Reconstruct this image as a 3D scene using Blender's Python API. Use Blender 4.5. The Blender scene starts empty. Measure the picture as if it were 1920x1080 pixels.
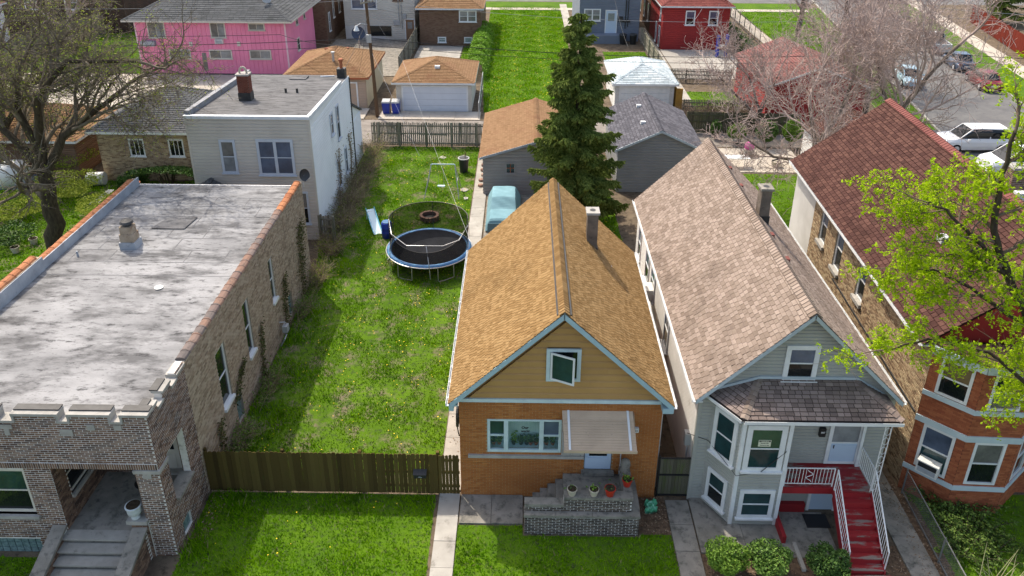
import bpy, math, random
import numpy as np
from mathutils import Vector, Matrix
rnd = random.Random(7)
R = math.radians
scene = bpy.context.scene
col = scene.collection

# ---------------------------------------------------------------- camera
CAMP = (0.0, 0.0, 20.06)
cd = bpy.data.cameras.new('camera')
cam = bpy.data.objects.new('camera', cd)
col.objects.link(cam)
cam.matrix_world = Matrix(((0.99989256, -0.01049926, 0.01022874, CAMP[0]),
                           (0.01363037, 0.40928295, -0.91230569, CAMP[1]),
                           (0.00539208, 0.9123471, 0.40938209, CAMP[2]),
                           (0, 0, 0, 1)))
cd.sensor_width = 36.0
cd.lens = 1472.5 / 1920 * 36.0
cd.shift_y = -180.0 / 1920
cd.clip_end = 1500
scene.camera = cam

# ---------------------------------------------------------------- light
SUN = Vector((-0.41, 0.57, 1.0)).normalized()       # towards the sun
w = bpy.data.worlds.new('World')
scene.world = w
w.use_nodes = True
nt = w.node_tree
bg = nt.nodes['Background']
sky = nt.nodes.new('ShaderNodeTexSky')
sky.sky_type = 'NISHITA'
sky.sun_disc = False
sky.sun_elevation = math.asin(SUN.z)
sky.sun_rotation = math.atan2(SUN.x, SUN.y)
sky.air_density = 1.0
sky.dust_density = 3.0
sky.ozone_density = 0.5
nt.links.new(sky.outputs[0], bg.inputs[0])
bg.inputs[1].default_value = 0.15
sl = bpy.data.lights.new('sun', 'SUN')
sl.energy = 2.0
sl.angle = R(0.6)
sl.color = (1.0, 0.965, 0.91)
so = bpy.data.objects.new('sun', sl)
so.rotation_euler = SUN.to_track_quat('Z', 'Y').to_euler()
so.location = (0, 0, 60)
col.objects.link(so)
vs = scene.view_settings
vs.view_transform = 'Standard'
vs.look = 'None'
vs.gamma = 1.0
vs.use_curve_mapping = False
vs.exposure = 1.15
vs.use_white_balance = True
vs.white_balance_temperature = 7250
scene.cycles.max_bounces = 6
scene.cycles.transparent_max_bounces = 12

# ---------------------------------------------------------------- materials
def M(name, base, rough=0.85, var=None, scale=3.0, lo=0.35, hi=0.65, rand=None, stain=None, bump=0.0, bscale=40.0,
      metal=0.0, spec=0.4, transl=0.0, alpha=None, squash=(1, 1, 1)):
    m = bpy.data.materials.new(name)
    m.use_nodes = True
    n = m.node_tree.nodes
    l = m.node_tree.links
    b = n['Principled BSDF']
    b.inputs['Roughness'].default_value = rough
    b.inputs['Metallic'].default_value = metal
    b.inputs['Specular IOR Level'].default_value = spec if rough < .8 else min(spec, .1)
    geo = n.new('ShaderNodeNewGeometry')
    vec = geo.outputs['Position']
    if squash != (1, 1, 1):
        vm = n.new('ShaderNodeVectorMath'); vm.operation = 'MULTIPLY'
        vm.inputs[1].default_value = squash
        l.new(vec, vm.inputs[0]); vec = vm.outputs[0]
    def noise(s, d=5.0, r=0.6):
        t = n.new('ShaderNodeTexNoise')
        t.inputs['Scale'].default_value = s
        t.inputs['Detail'].default_value = d
        t.inputs['Roughness'].default_value = r
        l.new(vec, t.inputs['Vector'])
        return t.outputs['Fac']
    def ramp(src, a, c):
        t = n.new('ShaderNodeMapRange')
        t.inputs['From Min'].default_value = a
        t.inputs['From Max'].default_value = c
        l.new(src, t.inputs['Value'])
        return t.outputs['Result']
    def mix(f, a, c):
        t = n.new('ShaderNodeMix'); t.data_type = 'RGBA'
        l.new(f, t.inputs['Factor'])
        for s, x in ((t.inputs[6], a), (t.inputs[7], c)):
            if isinstance(x, tuple):
                s.default_value = (*x, 1)
            else:
                l.new(x, s)
        return t.outputs[2]
    c = base
    if rand:
        oi = n.new('ShaderNodeObjectInfo')
        ad = n.new('ShaderNodeMath'); ad.operation = 'ADD'
        l.new(oi.outputs['Random'], ad.inputs[0])
        l.new(geo.outputs['Random Per Island'], ad.inputs[1])
        fr = n.new('ShaderNodeMath'); fr.operation = 'FRACT'
        l.new(ad.outputs[0], fr.inputs[0])
        cr = n.new('ShaderNodeValToRGB')
        cr.color_ramp.interpolation = 'LINEAR'
        el = cr.color_ramp.elements
        k = len(rand)
        while len(el) < k:
            el.new(0.5)
        for i, cc in enumerate(rand):
            el[i].position = i / (k - 1)
            el[i].color = (*cc, 1)
        l.new(fr.outputs[0], cr.inputs[0])
        c = cr.outputs[0]
    if var:
        c = mix(ramp(noise(scale), lo, hi), c, var)
    if stain:
        for sc, ss, a, z in (stain if isinstance(stain, list) else [stain]):
            c = mix(ramp(noise(ss, 8.0, 0.7), a, z), c, sc)
    if isinstance(c, tuple):
        b.inputs['Base Color'].default_value = (*c, 1)
    else:
        l.new(c, b.inputs['Base Color'])
    if bump:
        bn = n.new('ShaderNodeBump')
        bn.inputs['Strength'].default_value = bump
        bn.inputs['Distance'].default_value = 0.02
        l.new(noise(bscale, 6.0), bn.inputs['Height'])
        l.new(bn.outputs[0], b.inputs['Normal'])
    if transl:
        tb = n.new('ShaderNodeBsdfTranslucent'); ms = n.new('ShaderNodeMixShader'); ms.inputs[0].default_value = transl
        if isinstance(c, tuple): tb.inputs[0].default_value = (*c, 1)
        else: l.new(c, tb.inputs[0])
        l.new(b.outputs[0], ms.inputs[1]); l.new(tb.outputs[0], ms.inputs[2])
        l.new(ms.outputs[0], n['Material Output'].inputs['Surface'])
    if alpha is not None:
        b.inputs['Alpha'].default_value = alpha
    return m

def glass(name, tint, rough=0.04, see=0.0):
    """window glass: a dark or curtained interior behind a reflecting sheet"""
    m = M(name, tint, rough, spec=0.5, var=tuple(x * 0.55 for x in tint), scale=1.3)
    if see:
        m.node_tree.nodes['Principled BSDF'].inputs['Alpha'].default_value = 1 - see
    return m

K = {}
K['asphalt'] = M('asphalt', (.12, .12, .122), .95, (.17, .168, .163), .6, bump=.3, stain=((.075, .075, .077), 2.2, .56, .7))
K['alley'] = M('alley_paving', (.26, .235, .21), .95, (.19, .17, .15), .8, bump=.3, stain=((.12, .105, .09), 1.7, .52, .7))
K['conc'] = M('concrete', (.40, .38, .34), .93, (.31, .295, .265), 1.1, bump=.25, stain=((.17, .16, .14), 2.6, .56, .74), rand=[(.36, .345, .31), (.43, .41, .37)])
K['concd'] = M('weathered_concrete', (.29, .27, .235), .95, (.20, .187, .16), 1.6, bump=.4, stain=((.09, .09, .08), 3.5, .5, .68))
K['court'] = M('court_concrete', (.46, .42, .36), .93, (.38, .34, .29), .5, bump=.2, stain=((.24, .21, .18), 1.2, .56, .72))
K['conct'] = M('tread_concrete', (.36, .345, .31), .95, (.28, .27, .24), 2.2, bump=.3, stain=((.16, .15, .13), 4, .58, .72))
K['stone'] = M('limestone', (.40, .385, .355), .85, (.30, .29, .265), 2.5, bump=.3, stain=((.13, .125, .12), 4, .6, .74))
K['soil'] = M('bare_soil', (.105, .08, .058), 1, (.17, .135, .095), 1.3, bump=.6, bscale=25, stain=((.055, .045, .033), 3, .5, .66))
K['mulch'] = M('leaf_litter', (.10, .066, .045), 1, (.19, .13, .085), 7, bump=.8, bscale=30)
K['lawn'] = M('lawn_ground', (.055, .125, .008), 1, (.09, .175, .010), .55, stain=[((.105, .10, .045), 1.6, .60, .72), ((.05, .085, .02), 5, .5, .62)], bump=.7, bscale=30)
K['yard'] = M('yard_ground', (.055, .12, .008), 1, (.09, .175, .012), .45, stain=[((.16, .14, .09), 1.1, .50, .62), ((.045, .075, .02), 4, .5, .62)], bump=.8, bscale=26)
K['blade'] = M('grass_blade', (.1, .2, .03), rand=[(.055, .165, .003), (.095, .26, .004), (.15, .35, .006), (.21, .39, .010)], var=(.19, .37, .006), stain=((.045, .13, .004), 1.4, .52, .66), scale=.5, lo=.42, hi=.62, rough=.9, spec=.05, transl=.35)
K['bladed'] = M('dry_grass', (.25, .21, .1), .8, rand=[(.2, .16, .075), (.3, .26, .13), (.16, .19, .05)], spec=.2)
K['yellow'] = M('dandelion', (.75, .55, .02), .7)
# masonry and boards
K['mortarw'] = M('pale_mortar', (.72, .70, .66), .95, (.58, .56, .53), 3, stain=((.16, .13, .12), 1.2, .56, .72))
K['brickp'] = M('plum_brick', (.12, .075, .06), .85, rand=[(.09, .058, .046), (.145, .09, .066), (.205, .125, .086), (.26, .17, .12)], stain=((.055, .04, .036), 1.3, .58, .72), bump=.3)
K['mortart'] = M('tan_mortar', (.46, .41, .34), .95, (.37, .33, .27), 2)
K['brickt'] = M('tan_common_brick', (.3, .23, .16), .9, rand=[(.23, .17, .12), (.36, .285, .21), (.43, .35, .265), (.30, .22, .155)], stain=((.19, .145, .105), .8, .56, .74), bump=.4)
K['mortaro'] = M('sandy_mortar', (.46, .33, .20), .95, (.36, .24, .14), 2)
K['bricko'] = M('orange_brick', (.28, .11, .04), .85, rand=[(.31, .112, .036), (.42, .165, .052), (.48, .205, .07), (.36, .13, .042)], var=(.36, .135, .045), scale=.6, bump=.25)
K['brickr'] = M('red_face_brick', (.3, .09, .04), .7, rand=[(.24, .062, .028), (.34, .098, .042), (.40, .125, .055), (.28, .07, .03)], bump=.2)
K['mortarr'] = M('red_mortar', (.19, .075, .045), .95)
K['brickbr'] = M('brown_far_brick', (.17, .105, .075), .9, rand=[(.14, .085, .06), (.21, .135, .095), (.17, .1, .07)])
K['mortarbr'] = M('brown_mortar', (.22, .165, .125), .95)
K['sidew'] = M('white_siding', (.62, .61, .585), .6, (.52, .51, .485), .7, stain=((.36, .34, .31), 1.4, .62, .8))
K['sideb'] = M('pale_blue_white_siding', (.76, .79, .81), .6, (.68, .71, .73), .5, stain=((.5, .5, .5), 1.2, .64, .8))
K['sidebeige'] = M('beige_siding', (.54, .50, .445), .6, (.47, .435, .385), .6, stain=((.33, .3, .26), 1.6, .63, .8))
K['sideg'] = M('grey_siding', (.375, .38, .345), .6, (.325, .33, .30), .7, stain=((.2, .2, .18), 1.5, .62, .8))
K['sidetan'] = M('caramel_clapboard', (.46, .265, .095), .6, (.41, .235, .083), 1.2, rand=[(.44, .25, .09), (.48, .28, .102)])
K['sidedk'] = M('charcoal_siding', (.25, .258, .258), .65, (.215, .222, .222), .7)
K['sidemv'] = M('mauve_grey_siding', (.34, .30, .28), .7, (.29, .255, .24), .9, stain=((.2, .175, .16), 2, .6, .78))
K['pink'] = M('hot_pink_boards', (.80, .25, .40), .7, (.72, .21, .35), .6, rand=[(.78, .235, .385), (.84, .275, .43)], stain=((.5, .12, .23), 1.5, .6, .8))
K['cream'] = M('cream_siding', (.62, .55, .38), .7, (.55, .48, .33), .6)
K['creamw'] = M('ivory_siding', (.60, .57, .50), .7, (.52, .49, .43), .6)
K['tanboard'] = M('pinkish_tan_boards', (.50, .37, .28), .75, (.43, .32, .24), .7)
K['blueg'] = M('slate_blue_siding', (.155, .185, .235), .65, (.13, .155, .2), .7)
K['redw'] = M('red_painted_siding', (.33, .022, .02), .65, (.26, .018, .017), .6)
K['redo'] = M('orange_red_boards', (.42, .06, .035), .7, (.36, .05, .03), .7)  # board red, a little brighter and more orange than the red siding
# trim and metal
K['white'] = M('white_paint', (.72, .74, .74), .5, (.62, .645, .65), 2.2, stain=((.42, .43, .42), 3, .66, .8))
K['bluew'] = M('pale_blue_paint', (.34, .50, .55), .5, (.30, .44, .49), 2)
K['tealw'] = M('aqua_white_paint', (.55, .68, .70), .5, (.44, .56, .59), 2.5, stain=((.3, .34, .33), 4, .64, .78))
K['doorb'] = M('powder_blue_door', (.46, .57, .70), .45, (.42, .53, .65), 1)
K['alu'] = M('aluminium', (.62, .63, .64), .45, (.5, .51, .52), 4, metal=.3)
K['galv'] = M('galvanised_tube', (.42, .43, .44), .4, metal=.5)
K['flash'] = M('grey_flashing', (.36, .39, .43), .55, (.26, .285, .32), 1.6, stain=((.13, .13, .135), 3, .58, .75))
K['tar'] = M('black_tar', (.022, .022, .023), .6, (.05, .05, .05), 3)
K['black'] = M('black_metal', (.016, .016, .017), .5)
K['blackp'] = M('black_plastic', (.025, .027, .03), .45)
K['iron'] = M('white_wrought_iron', (.74, .74, .73), .5, stain=((.4, .33, .27), 6, .66, .8))
K['redpaint'] = M('worn_red_porch_paint', (.31, .018, .022), .6, (.26, .015, .018), 1.5, stain=((.24, .19, .165), .9, .50, .58), squash=(1.2, 6, 1.2))
K['redrise'] = M('red_riser_paint', (.30, .015, .02), .6, (.24, .012, .017), 2)
K['terra'] = M('terracotta_coping', (.36, .15, .075), .8, rand=[(.30, .115, .058), (.42, .18, .09), (.36, .15, .075)], stain=((.16, .08, .05), 4, .55, .75), bump=.3)
K['terrag'] = M('weathered_coping', (.20, .15, .135), .85, rand=[(.13, .115, .11), (.19, .15, .135), (.25, .15, .11), (.17, .13, .12)], stain=((.09, .08, .075), 4, .52, .72), bump=.3)
K['blue'] = M('blue_plastic', (.012, .04, .33), .4, (.01, .03, .26), 2)
K['pot'] = M('red_plastic_pot', (.42, .03, .015), .45)
K['potc'] = M('terracotta_pot', (.36, .12, .06), .8)
K['potb'] = M('beige_pot', (.50, .45, .36), .7, (.4, .36, .29), 6)
K['urn'] = M('pale_urn', (.52, .57, .58), .7, (.4, .44, .45), 5)
K['dirt'] = M('potting_soil', (.028, .02, .014), 1, (.06, .045, .03), 12)
K['wooddk'] = M('mossy_dark_fence', (.055, .043, .016), .9, rand=[(.050, .034, .013), (.082, .058, .019), (.112, .083, .027), (.068, .046, .016)], stain=((.06, .065, .02), 2, .58, .72), squash=(6, 6, 1), bump=.3)
K['woodgy'] = M('grey_weathered_wood', (.2, .185, .15), .95, rand=[(.13, .12, .095), (.21, .195, .16), (.27, .25, .205), (.17, .165, .12)], squash=(5, 5, 1), stain=((.09, .095, .06), 2, .55, .7), bump=.3)
K['woodgate'] = M('greenish_grey_gate_wood', (.1, .095, .07), .95, rand=[(.07, .066, .045), (.12, .11, .08), (.09, .09, .055)], stain=((.09, .11, .04), 1.6, .5, .66), squash=(4, 4, 1))
K['woodrd'] = M('red_stained_fence', (.19, .028, .016), .8, rand=[(.11, .016, .010), (.15, .023, .014)])
K['pole'] = M('creosote_pole', (.10, .062, .038), .95, (.16, .10, .062), 2, squash=(6, 6, .6), stain=((.05, .033, .022), 2, .5, .7))
K['net'] = M('black_netting', (.008, .008, .009), .9, alpha=.72)
K['mat'] = M('trampoline_mat', (.013, .014, .017), .9, (.02, .022, .026), 1.5)
K['pad'] = M('blue_trampoline_pad', (.02, .11, .27), .5, (.06, .22, .40), 2.6, lo=.45, hi=.62)
K['slide'] = M('pale_blue_plastic', (.48, .66, .74), .4)
K['tarp'] = M('teal_car_cover', (.20, .36, .41), .85, (.16, .30, .345), 1.4)
K['stonefire'] = M('fire_ring_block', (.30, .18, .14), .9, rand=[(.22, .13, .10), (.36, .24, .19), (.30, .18, .14)])
K['ac'] = M('white_appliance', (.68, .68, .65), .45)
K['green'] = M('green_plastic_bag', (.05, .33, .17), .35, (.2, .5, .36), 8, lo=.5, hi=.62)
K['pinkbag'] = M('magenta_plastic', (.6, .05, .33), .4)
K['yellowwood'] = M('orange_yellow_wood', (.42, .24, .06), .8, (.33, .18, .045), 3)
K['awn'] = M('beige_awning_metal', (.55, .42, .30), .6, (.48, .365, .26), 2, stain=((.20, .16, .13), 9, .63, .72))
K['paper'] = M('printed_card', (.60, .62, .48), .7)
# roofs
def shing(name, cols, stain=None, var=None):
    d = tuple(x * .62 for x in cols[0])
    return M(name, cols[0], .95, rand=cols, stain=stain or [(d, .45, .52, .78), (d, 2.2, .60, .80)], var=var, scale=.4, bump=.35, bscale=60)
K['shb'] = shing('golden_brown_shingle', [(.19, .112, .046), (.235, .144, .062), (.29, .185, .085), (.21, .125, .052)])
K['shp'] = shing('pinkish_taupe_shingle', [(.182, .14, .114), (.238, .187, .154), (.305, .245, .207), (.208, .162, .133)])
K['shpd'] = shing('brown_taupe_shingle', [(.15, .117, .104), (.21, .165, .147), (.29, .23, .205), (.18, .138, .12)])
K['shm'] = shing('maroon_shingle', [(.055, .026, .022), (.076, .036, .030), (.108, .054, .043), (.064, .030, .026)])
K['shmc'] = shing('maroon_ridge_shingle', [(.17, .065, .058), (.2, .08, .07)])
K['shgt'] = shing('orange_tan_shingle', [(.20, .118, .062), (.255, .155, .086), (.225, .135, .073)], stain=((.2, .105, .06), .7, .52, .68))
K['shdk'] = shing('violet_black_shingle', [(.07, .07, .082), (.095, .095, .11), (.125, .124, .142), (.08, .08, .093)])
K['shgy'] = shing('dark_grey_shingle', [(.075, .08, .082), (.11, .115, .118), (.095, .1, .105)])
K['shlb'] = shing('pale_blue_grey_shingle', [(.33, .40, .43), (.45, .52, .55), (.54, .60, .62), (.38, .44, .46)])
K['shrd'] = shing('faded_red_shingle', [(.185, .082, .075), (.235, .11, .10), (.21, .095, .087)])
K['shrd2'] = shing('dark_red_far_shingle', [(.17, .05, .045), (.21, .07, .06)])
for k_, c_ in (('shb', (.10, .048, .015)), ('shp', (.10, .072, .06)), ('shpd', (.065, .05, .044)), ('shm', (.028, .012, .011)), ('shgt', (.15, .07, .032)), ('shdk', (.03, .028, .036)), ('shgy', (.04, .042, .043)), ('shlb', (.20, .24, .26)), ('shrd', (.13, .05, .045)), ('shrd2', (.08, .025, .022)), ('shbr', (.05, .034, .026))):
    K[k_ + '_u'] = M(k_ + '_underlayer', c_, .95)
K['rollgrey'] = M('grey_rolled_roofing', (.11, .11, .112), .95, (.165, .165, .168), 1.0, stain=[((.06, .06, .062), 2.2, .50, .64), ((.25, .25, .25), 6, .6, .7)], squash=(.7, 2.2, 1), bump=.4)
# glazing
K['gdark'] = glass('dark_glass', (.012, .016, .018))
K['ggreen'] = glass('green_blind_glass', (.03, .10, .055))
K['gteal'] = glass('teal_glass', (.02, .06, .065))
K['gcurt'] = glass('curtained_glass', (.20, .20, .19))
K['glace'] = glass('net_curtain_glass', (.26, .28, .29))
K['gblue'] = glass('blue_grey_glass', (.10, .135, .20))
K['gbrown'] = glass('amber_shade_glass', (.20, .15, .075))
K['gblock'] = M('glass_block', (.20, .30, .30), .12, (.10, .16, .165), 9, spec=.6)
K['gshow'] = glass('show_window_glass', (.10, .20, .20), see=.86)
K['interior'] = M('aqua_curtain', (.62, .86, .84), .9, (.5, .74, .72), 3, squash=(6, 1, .3))
# plants
K['needle'] = M('spruce_needles', (.05, .09, .03), .75, rand=[(.065, .105, .022), (.13, .185, .04), (.21, .275, .066), (.30, .36, .10)], spec=.05, transl=.25)
K['locust'] = M('fresh_leaves', (.3, .42, .04), .6, rand=[(.21, .36, .008), (.32, .49, .012), (.46, .61, .02), (.26, .42, .01)], spec=.1, transl=.4)
K['bud'] = M('budding_leaves', (.2, .26, .04), .7, rand=[(.16, .22, .025), (.25, .31, .04), (.34, .39, .06)], spec=.2, transl=.35)
K['leafd'] = M('dark_shrub_leaves', (.05, .11, .02), .6, rand=[(.03, .072, .014), (.055, .12, .022), (.085, .165, .03)], spec=.25)
K['leafm'] = M('shrub_leaves', (.1, .2, .03), .6, rand=[(.08, .17, .02), (.13, .24, .03), (.19, .32, .045)], spec=.25, transl=.25)
K['leafh'] = M('hedge_leaves', (.15, .3, .03), .6, rand=[(.10, .22, .02), (.17, .33, .03), (.24, .42, .045)], spec=.25, transl=.3)
K['bark'] = M('dark_bark', (.045, .035, .026), .95, (.085, .07, .048), 4, squash=(3, 3, .6), bump=.6)
K['barkg'] = M('grey_twig_bark', (.36, .275, .245), .9, (.46, .37, .335), 2.5, bump=.3)
K['barkm'] = M('mossy_bark', (.13, .125, .07), .95, (.19, .18, .11), 3, bump=.4)
K['twig'] = M('dry_twigs', (.24, .185, .12), .9, rand=[(.15, .115, .075), (.26, .2, .13), (.33, .27, .18)])
K['stem'] = M('straw_stems', (.42, .40, .22), .8)
K['ivy'] = M('clinging_vine', (.075, .075, .03), .9, rand=[(.055, .05, .025), (.10, .095, .035), (.08, .11, .03)])
def paint(name, c, rough=.3):
    return M(name, c, rough, spec=.6)
K['rubber'] = M('tyre_rubber', (.015, .015, .016), .8)
K['lampw'] = M('lamp_lens', (.6, .6, .58), .2)
K['lampr'] = M('tail_lens', (.35, .01, .01), .25)

# ---------------------------------------------------------------- mesh helpers
OFF = {}
def V(*a):
    return np.array(a, float)
def nrm(a):
    a = np.array(a, float)
    return a / np.linalg.norm(a)

class MB:
    def __init__(s):
        s.v = []; s.f = []
    def poly(s, pts):
        k = len(s.v)
        s.v += [tuple(p) for p in pts]
        s.f.append(tuple(range(k, k + len(pts))))
        return s
    def hexa(s, p, skip=()):
        k = len(s.v)
        s.v += [tuple(q) for q in p]
        for i, q in enumerate(((3, 2, 1, 0), (4, 5, 6, 7), (0, 1, 5, 4), (1, 2, 6, 5), (2, 3, 7, 6), (3, 0, 4, 7))):
            if i not in skip:
                s.f.append(tuple(k + j for j in q))
        return s
    def box(s, x0, x1, y0, y1, z0, z1):
        return s.hexa([(x0, y0, z0), (x1, y0, z0), (x1, y1, z0), (x0, y1, z0), (x0, y0, z1), (x1, y0, z1), (x1, y1, z1), (x0, y1, z1)])
    def bx(s, F, u0, u1, n0, n1, z0, z1):
        """box in a facade frame F = (origin, u, outward normal); z up"""
        O, U, N = F
        P = []
        for z in (z0, z1):
            for u, n in ((u0, n1), (u1, n1), (u1, n0), (u0, n0)):
                q = O + U * u + N * n
                P.append((q[0], q[1], q[2] + z))
        return s.hexa(P)
    def obox(s, c, a, b, d):
        c, a, b, d = (np.array(t, float) for t in (c, a, b, d))
        return s.hexa([c - a - b - d, c + a - b - d, c + a + b - d, c - a + b - d, c - a - b + d, c + a - b + d, c + a + b + d, c - a + b + d])
    def bar(s, p, q, w, h=None, up=(0, 0, 1)):
        p, q = np.array(p, float), np.array(q, float)
        d = q - p; L = np.linalg.norm(d); d = d / L
        a = np.cross(d, up)
        if np.linalg.norm(a) < 1e-3:
            a = np.cross(d, (1, 0, 0))
        a = nrm(a); b = np.cross(a, d)
        return s.obox((p + q) / 2, d * L / 2, a * w / 2, b * (h or w) / 2)
    def prism(s, pts, ext):
        """polygon extruded along ext"""
        pts = [np.array(p, float) for p in pts]; ext = np.array(ext, float)
        k = len(s.v); n = len(pts)
        s.v += [tuple(p) for p in pts] + [tuple(p + ext) for p in pts]
        s.f.append(tuple(range(k + n - 1, k - 1, -1)))
        s.f.append(tuple(range(k + n, k + 2 * n)))
        for i in range(n):
            j = (i + 1) % n
            s.f.append((k + i, k + j, k + n + j, k + n + i))
        return s
    def tube(s, pts, r, n=6, cap=True):
        pts = [np.array(p, float) for p in pts]
        m = len(pts)
        rr = r if hasattr(r, '__len__') else [r] * m
        k = len(s.v)
        ref = None
        for i, p in enumerate(pts):
            d = pts[min(i + 1, m - 1)] - pts[max(i - 1, 0)]
            d = d / (np.linalg.norm(d) + 1e-9)
            if ref is None:
                ref = np.cross(d, (0, 0, 1) if abs(d[2]) < .9 else (1, 0, 0))
            a = ref - d * ref.dot(d)
            a = a / (np.linalg.norm(a) + 1e-9); ref = a
            b = np.cross(d, a)
            for j in range(n):
                t = 2 * math.pi * j / n
                q = p + (a * math.cos(t) + b * math.sin(t)) * rr[i]
                s.v.append(tuple(q))
        for i in range(m - 1):
            for j in range(n):
                j2 = (j + 1) % n
                s.f.append((k + i * n + j, k + i * n + j2, k + (i + 1) * n + j2, k + (i + 1) * n + j))
        if cap:
            s.f.append(tuple(k + j for j in range(n - 1, -1, -1)))
            s.f.append(tuple(k + (m - 1) * n + j for j in range(n)))
        return s
    def lathe(s, prof, c=(0, 0, 0), n=16):
        k = len(s.v); m = len(prof)
        for r, z in prof:
            for j in range(n):
                t = 2 * math.pi * j / n
                s.v.append((c[0] + r * math.cos(t), c[1] + r * math.sin(t), c[2] + z))
        for i in range(m - 1):
            for j in range(n):
                j2 = (j + 1) % n
                s.f.append((k + i * n + j, k + i * n + j2, k + (i + 1) * n + j2, k + (i + 1) * n + j))
        s.f.append(tuple(k + j for j in range(n - 1, -1, -1)))
        s.f.append(tuple(k + (m - 1) * n + j for j in range(n)))
        return s
    def disc(s, c, r, n=20, ax=None, ay=None):
        ax = V(1, 0, 0) if ax is None else ax; ay = V(0, 1, 0) if ay is None else ay
        return s.poly([np.array(c) + ax * r * math.cos(2 * math.pi * j / n) + ay * r * math.sin(2 * math.pi * j / n) for j in range(n)])
    def build(s, name, mat, parent=None, smooth=False, kind=None):
        me = bpy.data.meshes.new(name)
        off = OFF.get(parent, (0, 0, 0))
        vs_ = np.array(s.v, float).reshape(-1, 3) - np.array(off)
        me.from_pydata(vs_.tolist(), [], s.f)
        if smooth:
            me.polygons.foreach_set('use_smooth', [True] * len(me.polygons))
        return link(name, me, mat, parent, kind)

def link(name, me, mat, parent=None, kind=None):
    if mat is not None and len(me.materials) == 0:
        me.materials.append(K[mat] if isinstance(mat, str) else mat)
    o = bpy.data.objects.new(name, me)
    col.objects.link(o)
    if parent is not None:
        o.parent = parent
        OFF[o] = OFF.get(parent, (0, 0, 0))
    if kind:
        o['kind'] = kind
    return o

def fastmesh(name, verts, faces_q, mat, parent=None, kind=None, tri=False):
    """many boxes, quads or triangles at once (numpy)"""
    me = bpy.data.meshes.new(name)
    verts = verts - np.array(OFF.get(parent, (0, 0, 0)))
    k = 3 if tri else 4
    nf = len(faces_q)
    me.vertices.add(len(verts)); me.vertices.foreach_set('co', verts.astype(np.float32).ravel())
    me.loops.add(nf * k); me.loops.foreach_set('vertex_index', faces_q.astype(np.int32).ravel())
    me.polygons.add(nf); me.polygons.foreach_set('loop_start', np.arange(0, nf * k, k, dtype=np.int32))
    me.update(calc_edges=True)
    me.shade_flat()
    return link(name, me, mat, parent, kind)

BOXF = np.array([(4, 5, 6, 7), (0, 1, 5, 4), (1, 2, 6, 5), (2, 3, 7, 6), (3, 0, 4, 7)])   # no underside
def boxes(name, B, mat, parent, kind=None):
    """B: (n, 8, 3) corner array -> one mesh"""
    B = np.array(B, float)
    n = len(B)
    F = (BOXF[None] + (np.arange(n) * 8)[:, None, None]).reshape(-1, 4)
    return fastmesh(name, B.reshape(-1, 3), F, mat, parent, kind)

def thing(name, label, cat, loc=(0, 0, 0), rz=0.0, group=None, local=False):
    o = bpy.data.objects.new(name, None)
    o.empty_display_size = .3
    col.objects.link(o)
    o.location = loc
    o.rotation_euler = (0, 0, rz)
    o['label'] = label; o['category'] = cat
    if group:
        o['group'] = group
    OFF[o] = (0, 0, 0) if local else tuple(loc)
    return o

def tag(o, label, cat, group=None, kind=None):
    o['label'] = label; o['category'] = cat
    if group:
        o['group'] = group
    if kind:
        o['kind'] = kind
    return o

def copy_tree(o, parent=None):
    c = o.copy(); col.objects.link(c); c.parent = parent
    for ch in o.children:
        copy_tree(ch, c)
    return c

def struct(name, mb, mat):
    o = mb.build(name, mat); o['kind'] = 'structure'
    return o
def sheet(name, pts, z, mat):
    mb = MB(); mb.poly([(x, y, z) for x, y in pts])
    return struct(name, mb, mat)

def frame(o, u, n):
    return (np.array(o, float), nrm(u), nrm(n))

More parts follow.
